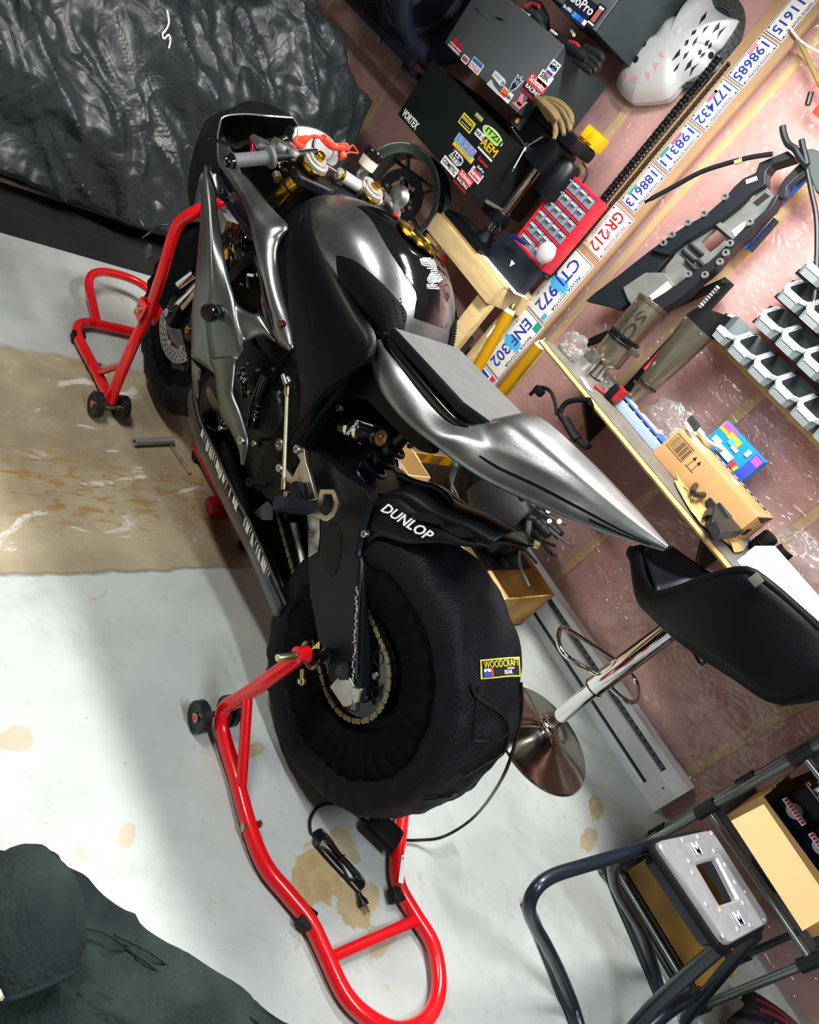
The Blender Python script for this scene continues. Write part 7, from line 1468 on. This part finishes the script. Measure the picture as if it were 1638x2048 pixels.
# ---------------------------------------------------------------- storage bins on rails
BINM = mat('bin_grey', '7d878a', .45); BINL = mat('bin_label', 'dfe6ec', .4); RAILM = mat('rail_black', '10141f', .45)
def bin_mesh():
    w, d, h = .098, .135, .094
    def ring(k, zs): return [V((x * w / 2 * k, y * d - (.004 if k < .97 else 0), z)) for (x, y), z in zip(((-1, 0), (1, 0), (1, -.45), (1, -.88), (.68, -1), (-.68, -1), (-1, -.88), (-1, -.45)), zs)]
    top = [h, h, h * .86, h * .47, h * .42, h * .42, h * .47, h * .86]
    return MB().loft([ring(.84, [0] * 8), ring(1, top), ring(.93, [z - .001 for z in top]), ring(.78, [.004] * 8)], True, True)
bm_ = bin_mesh()
_rp = [(-.049, -.050, .084), (-.0495, -.085, .064), (-.0495, -.118, .046), (-.034, -.135, .041), (.034, -.135, .041), (.0495, -.118, .046), (.0495, -.085, .064), (.049, -.050, .084)]
lipm = MB().loft([[V((x, y - .004, z - .011)) for x, y, z in _rp], [V((x * 1.05, y - .007, z + .002)) for x, y, z in _rp], [V((x * .84, y * .90, z + .004)) for x, y, z in _rp]], False, False)
tabm = MB().bbox((0, -.141, .032), (.062, .002, .016), .0006)
rowsB = [(1.335, -1.20, 8), (1.452, -1.10, 7), (1.556, -1.11, 7), (1.652, -1.12, 7)]
fills = [('brass_bits', 'b59a4c'), ('steel_nuts', 'b9bcc0'), ('dark_bits', '4a4c50'), ('copper_bits', 'a8643c')]
bno = 0; YBN = PLW - .03
oth = ['first', 'second', 'third', 'fourth', 'fifth', 'sixth', 'seventh', 'eighth']; rown = ['lowest', 'second lowest', 'third lowest', 'topmost']
bmesh_ = bm_.mesh('bin_body', V(), BINM, True, 30); lmesh = lipm.mesh('rim', V(), BINL, False); tmesh = tabm.mesh('label_tab', V(), BINL, False)
for r, (z, xs_, n) in enumerate(rowsB):
    rl_ = thing('bin_rail', 'black wall rail carrying the %s row of grey bins' % rown[r], 'rail', (xs_ + .36, YBN, z), 'black rails behind the grey bins')
    obj('rail', MB().bbox((xs_ + .40, YBN + .014, z + .028), (.90, .026, .075), .003), RAILM, rl_)
    obj('rail_lip', MB().bbox((xs_ + .40, YBN - .002, z - .004), (.90, .008, .02), .002), RAILM, rl_)
    for k in range(n):
        x = xs_ + .052 + k * .104
        t = thing('storage_bin', 'grey plastic hopper bin, %s along the %s rail on the back wall' % (oth[k], rown[r]), 'storage bin', (x, YBN - .008, z - .006), 'grey storage bins on the wall rails')
        for nm, me in (('body', bmesh_), ('rim', lmesh), ('label_tab', tmesh)): o = bpy.data.objects.new(nm, me); COL.objects.link(o); o.parent = t
        f, c_ = fills[(bno * 3 + r) % 4]; fm = MB()
        for j in range(5): fm.cyl((jit(.025), -.05 - random.random() * .07, .006), (jit(.025), -.05 - random.random() * .07, .012 + random.random() * .012), .007, n=6)
        fo = obj('contents', fm, mat(f, c_, .35, .8), None); fo.location = (0, 0, 0); 
        for v in fo.data.vertices: v.co += ORG[fo.name]
        fo.parent = t; fo['kind'] = 'stuff'; bno += 1
obj('batten', MB().bbox((-.80, PLW - .003, 1.312), (.86, .02, .03), .002), PINE, label='pale wooden batten on the wall under the lowest bin rail', cat='batten')
# ---------------------------------------------------------------- hanging subframe
sb_ = thing('rear_subframe', 'black plastic motorcycle rear subframe tray hanging on the back wall', 'subframe', onY(1175, 600, 2.68)); SBK, SGR = mat('subframe_black', '151b22', .45), mat('subframe_grey', '6f7370', .5, var=.12, vscale=20)
ys = 2.68
obj('side_panel', wpoly([(1171, 602), (1190, 585), (1240, 548), (1300, 500), (1327, 492), (1345, 505), (1300, 560), (1262, 600), (1240, 620), (1215, 612)], ys, .03), SBK, sb_, bevel=.003)
obj('rail', wpoly([(1300, 500), (1330, 478), (1372, 450), (1410, 430), (1450, 395), (1466, 375), (1485, 357), (1511, 345), (1518, 325), (1530, 320), (1575, 301), (1590, 314), (1543, 329), (1532, 343), (1530, 369), (1502, 386), (1477, 411), (1439, 441), (1400, 465), (1365, 486), (1335, 510)], ys - .02, .06), SBK, sb_, bevel=.004)
op = [onY(x, y, ys + .01) for x, y in ((1365, 486), (1400, 465), (1440, 441), (1480, 411), (1502, 386), (1530, 369), (1550, 392), (1545, 412), (1520, 432), (1500, 450), (1470, 480), (1450, 500), (1425, 520), (1400, 545), (1370, 570), (1342, 578), (1330, 540))]
ip = [onY(x, y, ys + .01) for x, y in ((1402, 484), (1415, 470), (1430, 457), (1440, 465), (1452, 478), (1437, 492), (1420, 505), (1410, 495))]
o_ = resample(op + [op[0]], 64)[:-1]; i_ = resample(ip + [ip[0]], 64)[:-1]; th = V((0, .02, 0))
# align start
j0 = min(range(64), key=lambda j: (i_[j] - o_[0]).length); i_ = i_[j0:] + i_[:j0]
obj('tray', MB().loft([o_, i_, [p + th for p in i_], [p + th for p in o_]], True, False, True), SGR, sb_, smooth=False)
obj('rail', wpoly([(1560, 385), (1545, 415), (1520, 440), (1495, 470), (1470, 490), (1450, 510), (1430, 535), (1400, 560), (1370, 590), (1330, 615), (1290, 650), (1262, 640), (1300, 602), (1340, 578), (1370, 556), (1420, 521), (1455, 488), (1500, 447), (1530, 420), (1545, 395)], ys - .02, .06), SBK, sb_, bevel=.004)
obj('arm', wpoly([(1600, 325), (1612, 340), (1575, 372), (1572, 395), (1563, 398), (1553, 392), (1560, 370), (1570, 355)], ys - .01, .03), SBK, sb_, bevel=.004)
obj('end_plate', wpoly([(1600, 300), (1625, 296), (1645, 305), (1650, 380), (1632, 385), (1618, 350), (1605, 330)], ys - .02, .03), mat('endplate_grey', '4a5552', .5), sb_, bevel=.005)
obj('tool_recess', wpoly([(1245, 575), (1290, 545), (1330, 545), (1348, 570), (1300, 610), (1275, 625), (1255, 600)], ys - .012, .02), SGR, sb_, bevel=.003); obj('white_block', wpoly([(1298, 592), (1335, 562), (1343, 574), (1308, 605)], ys - .018, .01), mat('foam_white', 'c9ccc8', .6), sb_)
for k, (a, b) in enumerate((((1365, 500), (1390, 522)), ((1380, 488), (1405, 510)), ((1395, 520), (1415, 538)), ((1372, 520), (1392, 540)))): obj('rib', MB().tube([onY(*a, ys + .002), onY(*b, ys + .002)], .008, 6), SBK, sb_)
obj('cross_piece', wpoly([(1428, 448), (1436, 440), (1474, 470), (1466, 480)], ys - .008, .02), SGR, sb_, bevel=.002); obj('paper_tag', wpoly([(1462, 462), (1485, 445), (1498, 440), (1492, 452), (1470, 474)], ys - .010, .002), mat('tag_cream', 'd6d2bc', .6), sb_); obj('paper_tag', wpoly([(1491, 360), (1513, 352), (1515, 360), (1493, 368)], ys - .022, .002), WHTP, sb_)
obj('oval_hole', wpoly([(1497, 398), (1505, 380), (1513, 382), (1508, 395), (1500, 400)], ys + .0075, .002), mat('vent_pink', ''), sb_); obj('slot', wpoly([(1506, 405), (1530, 385), (1540, 392), (1515, 412)], ys + .008, .002), BLKP, sb_)
for x, y in ((1327, 486), (1344, 470), (1408, 428), (1376, 446), (1450, 394), (1460, 487), (1377, 549), (1452, 506), (1440, 524), (1410, 550), (1500, 445)):
    h = onY(x, y, ys - .022); obj('lug', MB().lathe(h, (0, -1, 0), [(.012, -.006), (.014, 0), (.012, .006), (.007, .006), (.006, -.002)], 16), mat('lug_grey', '8d928f', .4, .5), sb_)
for nm, pts, r in (('cable', ((1302, 398), (1320, 388), (1350, 372), (1400, 345), (1450, 328), (1500, 315), (1545, 308)), .009), ('hook_tube', ((1565, 253), (1568, 270), (1576, 288), (1590, 298), (1600, 315), (1612, 330)), .011), ('hook_tube', ((1603, 280), (1606, 295), (1610, 310), (1614, 330)), .010), ('cable', ((1614, 340), (1622, 380), (1632, 430), (1634, 480), (1632, 560), (1628, 600)), .008)):
    obj(nm, MB().tube([onY(x, y, ys - .04) for x, y in pts], r, 8, 5), SBK, sb_)
obj('cable_end', MB().tube([onY(1628, 596, ys - .04), onY(1627, 618, ys - .04)], .004, 7), mat('brass', ''), sb_); obj('cable_tip', MB().tube([onY(1302, 398, ys - .04), onY(1290, 404, ys - .038)], .006, 7), BLKM, sb_)
obj('cable_tape', MB().tube([onY(1470, 325, ys - .04), onY(1485, 320, ys - .04)], .0105, 8), mat('tape_yellow', 'c9b978', .6), sb_)
t = thing('blue_brush', 'bright blue handled brush with dark bristles hanging beside the subframe', 'brush', onY(1492, 495, 2.73)); yb2 = 2.745
obj('handle', MB().tube([onY(1490, 497, yb2), onY(1540, 430, yb2), onY(1570, 395, yb2), onY(1620, 350, yb2)], [.016, .018, .020, .016], 10, 3, flat=.6), mat('brush_blue', '1a62c4', .35), t)
br = MB()
for k in range(34): q = onY(1500 + 52 * k / 33, 492 - 60 * k / 33, yb2); br.box(q + V((.014, -.004, -.01)), (.022, .012, .0045))
obj('bristles', br, mat('bristle_navy', '1a2338', .6), t, kind='stuff')
t = thing('wire_harness', 'white cable with red connector dangling at the top of the back wall', 'cable', onY(1620, 195, 2.74)); obj('white_wire', MB().tube([onY(x, y, 2.74) for x, y in ((1580, 55), (1595, 75), (1615, 92), (1650, 110))], .004, 6, 4), WHT, t)
obj('red_wire', MB().tube([onY(x, y, 2.74) for x, y in ((1645, 160), (1628, 175), (1622, 185))], .003, 6, 3), LANM, t); obj('connector', MB().tube([onY(1622, 185, 2.74), onY(1615, 210, 2.74)], .010, 8), DKST, t); obj('red_plug', MB().bbox(onY(1638, 222, 2.74), (.03, .02, .03), .004), LANM, t)
obj('stick', MB().cyl(onY(1600, 85, 2.75), onY(1645, 180, 2.75), .008), mat('stick_tan', 'a8935a', .6), t)
# ---------------------------------------------------------------- bar stool
sx, sy = -.405, 2.345
st = thing('bar_stool', 'chrome pedestal bar stool with curved black leather seat, back towards the room', 'bar stool', (sx, sy, 0))
obj('base', MB().lathe((sx + .03, sy - .01, 0), ZA, [(.212, 0), (.218, .004), (.214, .009), (.17, .018), (.10, .034), (.055, .052), (.040, .062), (.0, .064)], 64), mat('chrome_dull', 'cfc9bd', .12, 1., col2='b5aa9a', vscale=7), st)
obj('collar', MB().lathe((sx + .015, sy - .005, .058), ZA, [(.040, 0), (.043, .004), (.040, .010), (.043, .014), (.036, .022), (.028, .024)], 36), CHR, st)
obj('lower_post', MB().cyl((sx + .012, sy - .004, .07), (sx, sy, .34), .027, n=36), CHR, st); obj('post_sleeve', MB().lathe((sx, sy, .30), ZA, [(.030, 0), (.036, .003), (.036, .40), (.03, .405)], 36), CHR, st); obj('post_ring', MB().lathe((sx, sy, .30), ZA, [(.0362, .0), (.0375, .003), (.0362, .006)], 36, cap=False), BLKM, st)
lpz = .345
lp = [onZ(x, y, lpz) for x, y in ((1195, 1348), (1140, 1318), (1119, 1292), (1118, 1268), (1128, 1256), (1170, 1280), (1228, 1318), (1256, 1342), (1274, 1368), (1274, 1398), (1258, 1404), (1235, 1388), (1212, 1366))]
obj('foot_ring', MB().tube(lp, .009, 12, 5, closed=False), CHR, st)
obj('red_dot', MB().sph(onZ(1224, 1340, .36), .005, 8, 6), RED, st)
LEA = mat('leather_black', '06080d', .48, bump=.12, bscale=140, spec=.18); LEA2 = mat('leather_inner', '0c111b', .4, bump=.15, bscale=120, spec=.3)
# bucket shell: left arm wing, back, right arm wing  (top edge / bottom edge pairs in px with depth)
T = [(1280, 1094, 2.46), (1285, 1145, 2.37), (1312, 1188, 2.27), (1386, 1167, 2.18), (1434, 1150, 2.14), (1492, 1140, 2.11), (1540, 1170, 2.105), (1592, 1215, 2.11), (1650, 1268, 2.125), (1730, 1345, 2.19), (1790, 1400, 2.32)]
Bt = [(1263, 1096, 2.48), (1275, 1190, 2.39), (1302, 1226, 2.28), (1345, 1267, 2.20), (1400, 1308, 2.15), (1470, 1353, 2.115), (1536, 1396, 2.105), (1580, 1398, 2.11), (1660, 1378, 2.14), (1740, 1385, 2.21), (1795, 1420, 2.32)]
Tp = [onY(*q) for q in T]; Bp = [onY(*q) for q in Bt]
shl = strip(Tp, Bp, 60, 8, .012, out=(0, -1, 0), sm=2)
obj('shell', shl, LEA, st, solid=.02, ang=60)
obj('inner_arm', strip([onY(1280, 1094, 2.46), onY(1310, 1092, 2.53), onY(1345, 1098, 2.56)], [onY(1312, 1188, 2.275), onY(1365, 1172, 2.36), onY(1425, 1152, 2.42)], 12, 6, -.02, out=(0, -1, .3)), LEA2, st, solid=.02, ang=60)
obj('top_piping', MB().tube(cr(Tp, 3), .012, 10), LEA, st); obj('lower_piping', MB().tube(cr(Bp, 3), .010, 8), LEA, st)
ctr_ = V((sx, sy + .03, .72)); botc = [V((p.x, p.y + .02, p.z + .01)) for p in resample(cr(Bp, 4), 20)]
front = [onY(1268, 1140, 2.50), V((-.52, 2.54, .69)), V((-.30, 2.55, .70)), V((-.08, 2.50, .78))]
seat = strip(botc, [botc[0].lerp(botc[-1], k / 20) + V((0, .05 + .14 * math.sin(PI * k / 20), -.03)) for k in range(21)], 20, 6, .02, out=(0, 0, -1))
obj('seat', seat, LEA2, st, solid=.05, ang=60)
obj('seat_plate', MB().lathe((sx, sy, .685), ZA, [(.05, 0), (.07, .012), (.09, .02)], 24), DKST, st)
obj('seat_seam', MB().tube([onY(x, y, d) for x, y, d in ((1278, 1100, 2.44), (1284, 1150, 2.36), (1300, 1182, 2.285), (1314, 1190, 2.265))], .004, 6, 4), LEA2, st)
obj('height_lever', MB().tube([V((sx + .05, sy - .02, .69)), V((sx + .14, sy - .06, .69)), onY(1410, 1322, 2.24)], .005, 7, 3), BLKM, st)
obj('stitch_patch', MB().bbox(onY(1512, 1160, 2.085), (.03, .004, .03), .001), mat('worn_leather', '6b6a60', .6), st)
# ---------------------------------------------------------------- cartons and spare engine behind the motorcycle
CDB2 = mat('cardboard_stained', 'c49a52', .7, col2='8a5a22', vscale=5)
def carton(name, lab, x0, x1, y0, y1, z0, h, th=.006, grp=None, m=None, flaps=True):
    t = thing(name, lab, 'cardboard box', ((x0 + x1) / 2, (y0 + y1) / 2, z0), grp); m = m or CDB2
    obj('bottom', MB().box(((x0 + x1) / 2, (y0 + y1) / 2, z0 + th / 2 + .001), (x1 - x0, y1 - y0, th)), m, t, smooth=False)
    for nm, c_, s_ in (('wall', ((x0 + x1) / 2, y0 + th / 2, z0 + h / 2), (x1 - x0, th, h)), ('wall', ((x0 + x1) / 2, y1 - th / 2, z0 + h / 2), (x1 - x0, th, h)), ('wall', (x0 + th / 2, (y0 + y1) / 2, z0 + h / 2), (th, y1 - y0 - 2 * th, h)), ('wall', (x1 - th / 2, (y0 + y1) / 2, z0 + h / 2), (th, y1 - y0 - 2 * th, h))): obj(nm, MB().box(c_, s_), m, t, smooth=False)
    return t
ct = carton('open_carton', 'long oil stained open cardboard box on the floor between the heater and the motorcycle', -1.62, -.845, 2.33, 2.66, 0, .215)
obj('front_flap', MB().prism([V((-1.62, 2.33, .215)), V((-.845, 2.33, .215)), V((-.85, 2.265, .20)), V((-1.61, 2.265, .20))], V((0, 0, .004))), mat('cardboard_light', 'dcb878', .7), ct, smooth=False)
obj('black_tab_bracket', MB().bbox(onZ(1038, 1140, .02), (.07, .04, .02), .006, .5).cyl(onZ(1045, 1146, .01), onZ(1045, 1146, .04), .018), BLKM, label='small black bracket with a hole lying in the open stained box', cat='bracket')
oc = carton('small_carton', 'small clean open cardboard box under the spare engine, by the swingarm', -1.60, -1.42, 2.12, 2.255, 0, .26, m=mat('cardboard_light', ''))
obj('packing_slip', MB().box((-1.46, 2.19, .012), (.04, .05, .002)), WHTP, label='white paper slip in the small open box', cat='paper')
en = thing('spare_engine', 'dirty black spare motorcycle engine with loose hoses resting across the open stained box', 'engine', (-1.25, 2.45, .216))
ENB = mat('engine_dirty', '15181c', .5, .3, bump=.4, bscale=40)
obj('skid_board', MB().bbox((-1.26, 2.45, .224), (.56, .30, .014), .003), BLKM, en)
obj('crankcase', MB().bbox((-1.22, 2.44, .35), (.40, .24, .23), .05), ENB, en); obj('cylinder_block', MB().bbox((-1.32, 2.44, .50), (.22, .24, .20), .03, Matrix.Rotation(-.35, 3, 'Y')), ENB, en)
obj('clutch_cover', MB().lathe((-1.13, 2.315, .37), (0, -1, 0), [(.10, 0), (.10, .02), (.085, .04), (0, .045)], 30), ENB, en); obj('airbox_drum', MB().lathe((-1.42, 2.33, .46), (.2, -1, .3), [(.075, -.06), (.08, .0), (.078, .05), (.06, .06), (0, .06)], 28), mat('drum_gloss', '1c2128', .25), en)
obj('fabric_boot', strip([V((-1.22, 2.30, .52)), V((-1.12, 2.28, .54)), V((-1.02, 2.30, .53))], [V((-1.26, 2.26, .36)), V((-1.12, 2.24, .33)), V((-1.00, 2.27, .38))], 14, 6, .03), mat('boot_navy', '0d1119', .6), en, solid=.006)
for k in range(30):
    a = V((-1.45 + (k % 15) * .036 + jit(.02), 2.31 + jit(.03), .46 + jit(.08))); b = a + V((.06 + jit(.08), jit(.05), -.05 + jit(.08))); c_ = b + V((.06 + jit(.06), jit(.04), jit(.08)))
    obj('hose', MB().tube([a, b, c_], .006 + .005 * (k % 3 == 0), 8, 5), BLKR if k % 2 else mat('hose_grey', '3a4446', .5), en)
for k in range(22):
    q = V((-1.42 + (k % 11) * .048 + jit(.02), 2.30 + jit(.02), .50 + jit(.09))); obj('fitting', MB().cyl(q, q + V((jit(.02), -.02, .012)), .009, n=10), [ALU, ZINC, DKST][k % 3], en)
obj('white_tube', MB().cyl(V((-1.21, 2.27, .34)), V((-1.14, 2.26, .335)), .016), mat('tube_offwhite', 'c9c6be', .5), en); obj('yellow_connector', MB().cyl(V((-.95, 2.36, .44)), V((-.93, 2.35, .42)), .012, n=8), mat('connector_cream', 'd9cf9c', .5), en)
obj('loom', MB().tube([V((-1.30, 2.28, .56)), V((-1.15, 2.26, .57)), V((-1.05, 2.29, .50)), V((-.97, 2.34, .45))], .012, 8, 5), BLKR, en); [obj('exhaust_stub', MB().cyl(V((-1.02, y_, .46)), V((-.95, y_, .47)), .02), ENB, en) for y_ in (2.40, 2.48)]
# ---------------------------------------------------------------- moto lift stand with M plate
ms = thing('moto_lift_stand', 'black tube dirt bike lift stand with pressed aluminium top plate', 'lift stand', (.2, 1.95, 0))
TBK = mat('stand_tube_black', '1c2633', .32, .3, coat=.3); zt4 = .50
cn4 = [onZ(x, y, zt4) for x, y in ((1310, 1684), (1420, 1660), (1538, 1845), (1452, 1892))]
hole = [onZ(x, y, zt4) for x, y in ((1390, 1730), (1430, 1718), (1472, 1800), (1436, 1812))]
def rr_(pts, n): 
    c_ = sum(pts, V()) / 4; out = []
    for i in range(4):
        a, b, d = pts[i - 1], pts[i], pts[(i + 1) % 4]
        for t in range(n): u = t / (n - 1); out.append((a.lerp(b, .9)).lerp(b, u).lerp(b.lerp(b.lerp(d, .1), 1), u) if False else (b.lerp(a, .1 * (1 - u) ** 2) + (b.lerp(d, .1 * u ** 2) - b)))
    return out
o_ = rr_(cn4, 5); i_ = rr_(hole, 5); th = V((0, 0, -.006))
obj('top_plate', MB().loft([o_, [p.lerp(q, .04) + V((0, 0, .006)) for p, q in zip(o_, i_)], [p.lerp(q, .92) + V((0, 0, .006)) for p, q in zip(o_, i_)], i_, [p + V((0, 0, -.012)) for p in i_], [p + V((0, 0, -.03)) for p in o_]], True, False, True), mat('pressed_aluminium', 'b9bbc0', .36, .45, var=.08, vscale=30), ms, ang=30)
obj('rubber_edge', MB().tube([p + V((0, 0, -.022)) for p in o_], .012, 8, closed=True), BLKR, ms)
obj('under_frame', MB().loft([[p.lerp((o_[0] + o_[10]) / 2, .12) + V((0, 0, -.03)) for p in o_], [p.lerp((o_[0] + o_[10]) / 2, .12) + V((0, 0, -.07)) for p in o_]], True, False), TBK, ms)
def topq(x, y, dz=.007): return onZ(x, y, zt4 + dz)
for x, y in ((1365, 1680), (1396, 1674), (1423, 1667), (1378, 1722), (1428, 1702), (1385, 1745), (1450, 1730), (1470, 1765), (1490, 1782), (1440, 1820), (1486, 1806), (1500, 1850), (1528, 1838), (1475, 1858), (1446, 1872), (1412, 1808)): obj('stud_dimple', MB().sph(topq(x, y, .005), .009, 10, 6, (1, 1, .5)), mat('pressed_aluminium', ''), ms)
for x, y in ((1394, 1698), (1478, 1838)): text('letter_m', 'M', mat('polished_m', 'f0f1f2', .3, .3), ms, topq(x, y, .009), onZ(1420, 1660, zt4) - onZ(1320, 1682, zt4), onZ(1320, 1682, zt4) - onZ(1452, 1892, zt4), .045, ext=.0015, bold=.02)
def tz(l): return [onZ(x, y, z) for x, y, z in l]
obj('handle_tube', MB().tube(tz(((1325, 1685, .44), (1260, 1704, .43), (1180, 1728, .41), (1105, 1752, .39), (1070, 1780, .37), (1058, 1815, .33), (1068, 1848, .27), (1095, 1895, .19), (1122, 1950, .10), (1146, 2010, .03), (1165, 2075, .03))), .0165, 12, 5), TBK, ms)
obj('floor_rail', MB().tube(tz(((1052, 1800, .018), (1075, 1855, .018), (1105, 1930, .018), (1150, 2040, .018), (1175, 2110, .018))), .016, 10, 4), TBK, ms)
obj('leg_tube', MB().tube(tz(((1236, 1716, .42), (1226, 1735, .38), (1232, 1775, .30), (1255, 1815, .22), (1285, 1865, .13), (1305, 1925, .05), (1322, 1985, .02))), .0155, 12, 5), TBK, ms)
obj('leg_tube', MB().tube(tz(((1222, 1750, .02), (1240, 1800, .018), (1275, 1880, .018), (1300, 1940, .018), (1325, 2000, .018))), .0155, 10, 4), TBK, ms)
obj('cross_leg', MB().tube(tz(((1438, 1895, .45), (1370, 1955, .30), (1300, 2020, .14), (1240, 2090, .02))), .019, 12, 3), TBK, ms)
obj('cross_leg', MB().tube(tz(((1512, 1868, .45), (1455, 1935, .28), (1405, 1995, .12), (1370, 2040, .02))), .017, 12, 3), TBK, ms)
obj('foot_pedal', MB().tube(tz(((1300, 2055, .05), (1335, 2025, .08), (1380, 1995, .10), (1400, 1985, .11))), .018, 12, 3), TBK, ms)
obj('chip', MB().bbox(onZ(1067, 1840, .30), (.012, .012, .006), .002), WHT, ms)
# ---------------------------------------------------------------- tube rack with boxes
rkk = thing('tube_rack', 'grey steel tube rack with black plastic joints holding boxes of supplies', 'rack', (.33, 2.4, 0))
RT = mat('rack_tube_grey', '76807e', .3, .8); RJ = mat('joint_black', '0d1016', .5); xL, xR, yF, yK = .083, .52, 2.24, 2.60; LV = [.055, .45, .785]
for x in (xL, xR):
    for y in (yF, yK):
        obj('post', MB().cyl((x, y, .0), (x, y, 1.15), .0125, n=16), RT, rkk)
        for z in LV: obj('joint', MB().cyl((x, y, z - .035), (x, y, z + .035), .019, n=16), RJ, rkk)
for z in LV:
    for y in (yF, yK): obj('rail', MB().cyl((xL, y, z), (xR, y, z), .0085, n=12), RT, rkk)
    for x in (xL, xR): obj('side_rail', MB().cyl((x, yF, z), (x, yK, z), .0085, n=12), RT, rkk)
    obj('shelf_sheet', MB().box(((xL + xR) / 2, (yF + yK) / 2, z + .010), (xR - xL - .03, yK - yF - .03, .003)), mat('sheet_dark', '262b2e', .6), rkk)
lb2 = carton('parts_carton', 'worn brown cardboard box of wires and fittings on the lowest rack level', .125, .48, 2.262, 2.46, .068, .14, grp=None, m=mat('cardboard_worn', 'b98c3c', .7, col2='8a6a34', vscale=9))
for k in range(16):
    q = V((random.uniform(.15, .45), random.uniform(2.28, 2.44), .09 + random.random() * .09)); obj('fitting', MB().cyl(q, q + V((jit(.03), jit(.03), jit(.02))), .008 + random.random() * .010, n=10), [DKST, STEEL, BLKM, BRS][k % 4], lb2)
for k, m_ in enumerate((mat('wire_red', 'c8263a', .4), BLKM, mat('wire_yellow', 'd2c23a', .4), BLKM, mat('wire_yellow', ''))): q = V((.20 + .05 * k, 2.28, .20)); obj('wire', MB().tube([q + V((-.05, -.05 + .02 * k, -.02)), q, q + V((.05, .03, .03)), q + V((.10, .02, -.03))], .0032, 6, 4), m_, lb2)
zc2 = .4625; ub = carton('supply_carton', 'tan cardboard box with tall folded flaps holding blue tins on the middle rack level', .125, .485, 2.30, 2.56, zc2, .13, m=mat('cardboard_mid', 'b08a55', .75))
fc = [onZ(x, y, z) for x, y, z in ((1462, 1642, .60), (1525, 1610, .67), (1640, 1822, .67), (1605, 1860, .60))]
fcx = [V((.115, 2.285, .575)), V((.115, 2.17, .66)), V((.475, 2.17, .66)), V((.475, 2.285, .575))]
_a, _b, _d = onZ(1462, 1642, .595), onZ(1525, 1610, .655), onZ(1605, 1862, .595)
obj('near_flap', MB().prism([_a, _b, _b + (_d - _a), _d], V((0, .003, .003))), mat('cardboard_pale', 'c9a774', .8), ub, smooth=False)
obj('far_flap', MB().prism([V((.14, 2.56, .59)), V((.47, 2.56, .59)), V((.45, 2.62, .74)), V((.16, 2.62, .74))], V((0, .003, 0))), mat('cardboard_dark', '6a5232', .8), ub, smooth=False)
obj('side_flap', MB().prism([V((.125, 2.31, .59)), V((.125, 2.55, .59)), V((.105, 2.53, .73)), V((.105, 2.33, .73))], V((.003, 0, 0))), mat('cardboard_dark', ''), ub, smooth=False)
TIN = mat('tin_navy', '182238', .3, .3)
for k, (x, y, lab) in enumerate(((.21, 2.46, 'navy blue rectangular tin with screw cap, next to the side flap of the supply box'), (.32, 2.46, 'navy blue rectangular tin with screw cap in the middle of the supply box'), (.43, 2.46, 'navy blue rectangular tin with screw cap at the open end of the supply box'))):
    t = thing('solvent_tin', lab, 'tin', (x, y, zc2 + .008), 'navy tins in the supply box'); z0 = zc2 + .008; H_ = .20
    obj('body', MB().bbox((x, y, z0 + H_ / 2), (.095, .06, H_), .008), TIN, t); obj('top_rim', MB().bbox((x, y, z0 + H_), (.097, .062, .006), .002), CHR, t); obj('cap', MB().lathe((x - .02, y, z0 + H_ + .003), ZA, [(.017, 0), (.017, .018), (.015, .02), (.012, .016), (0, .016)], 22), CHR, t)
    obj('label_oval', MB().lathe((x, y - .0305, z0 + .12), (0, -1, 0), [(.024, 0), (.024, .0008), (0, .0008)], 24), mat('label_grey', 'b5bcc0', .4), t); obj('label_band', MB().box((x, y - .0318, z0 + .12), (.085, .0008, .018)), WHTP, t)
    for u in range(8): obj('label_letter', MB().box((x - .035 + u * .010, y - .0324, z0 + .12), (.006, .0006, .011)), mat('label_red', ''), t)
obj('black_spool_box', MB().bbox((.30, 2.275, zc2 + .05), (.10, .03, .09), .003), mat('box_ink', '14171d', .5), label='small black carton with brass ring emblem in front of the supply box', cat='carton')
obj('brass_ring', MB().lathe((.30, 2.2595, zc2 + .06), (0, -1, 0), [(.012, 0), (.018, 0), (.018, .001), (.012, .001)], 24, cap=False), mat('brass', ''), bpy.data.objects['black_spool_box'])
# black bag with red piping on the floor
bg = thing('duffel_bag', 'black padded bag with red piping lying on the floor in front of the tube rack', 'bag', (.66, 2.2, 0))
rows = []
for i in range(25):
    u = i / 24; x = .57 + .50 * u; row = []
    for j in range(17):
        v = j / 16; y = 1.95 + .55 * v; h = .30 * (math.sin(PI * min(1, max(0, .04 + .92 * u))) ** .35) * (math.sin(PI * (.03 + .94 * v)) ** .4) + .02 * math.sin(v * 22) * math.sin(PI * v); row.append(V((x, y, max(.004, h))))
    rows.append(row)
obj('body', MB().grid(rows), mat('bag_black', '1a1e26', .6, bump=.3, bscale=60), bg, solid=.004)
for j in (4, 7, 10, 13): obj('piping', MB().tube([rows[i][j] + V((0, 0, .004)) for i in range(1, 24)], .006, 7), mat('piping_red', '7e1c2c', .5), bg)
for j in (5, 9): q = rows[3][j]; obj('buckle', MB().bbox(q + V((0, 0, .01)), (.02, .014, .008), .002), STEEL, bg)
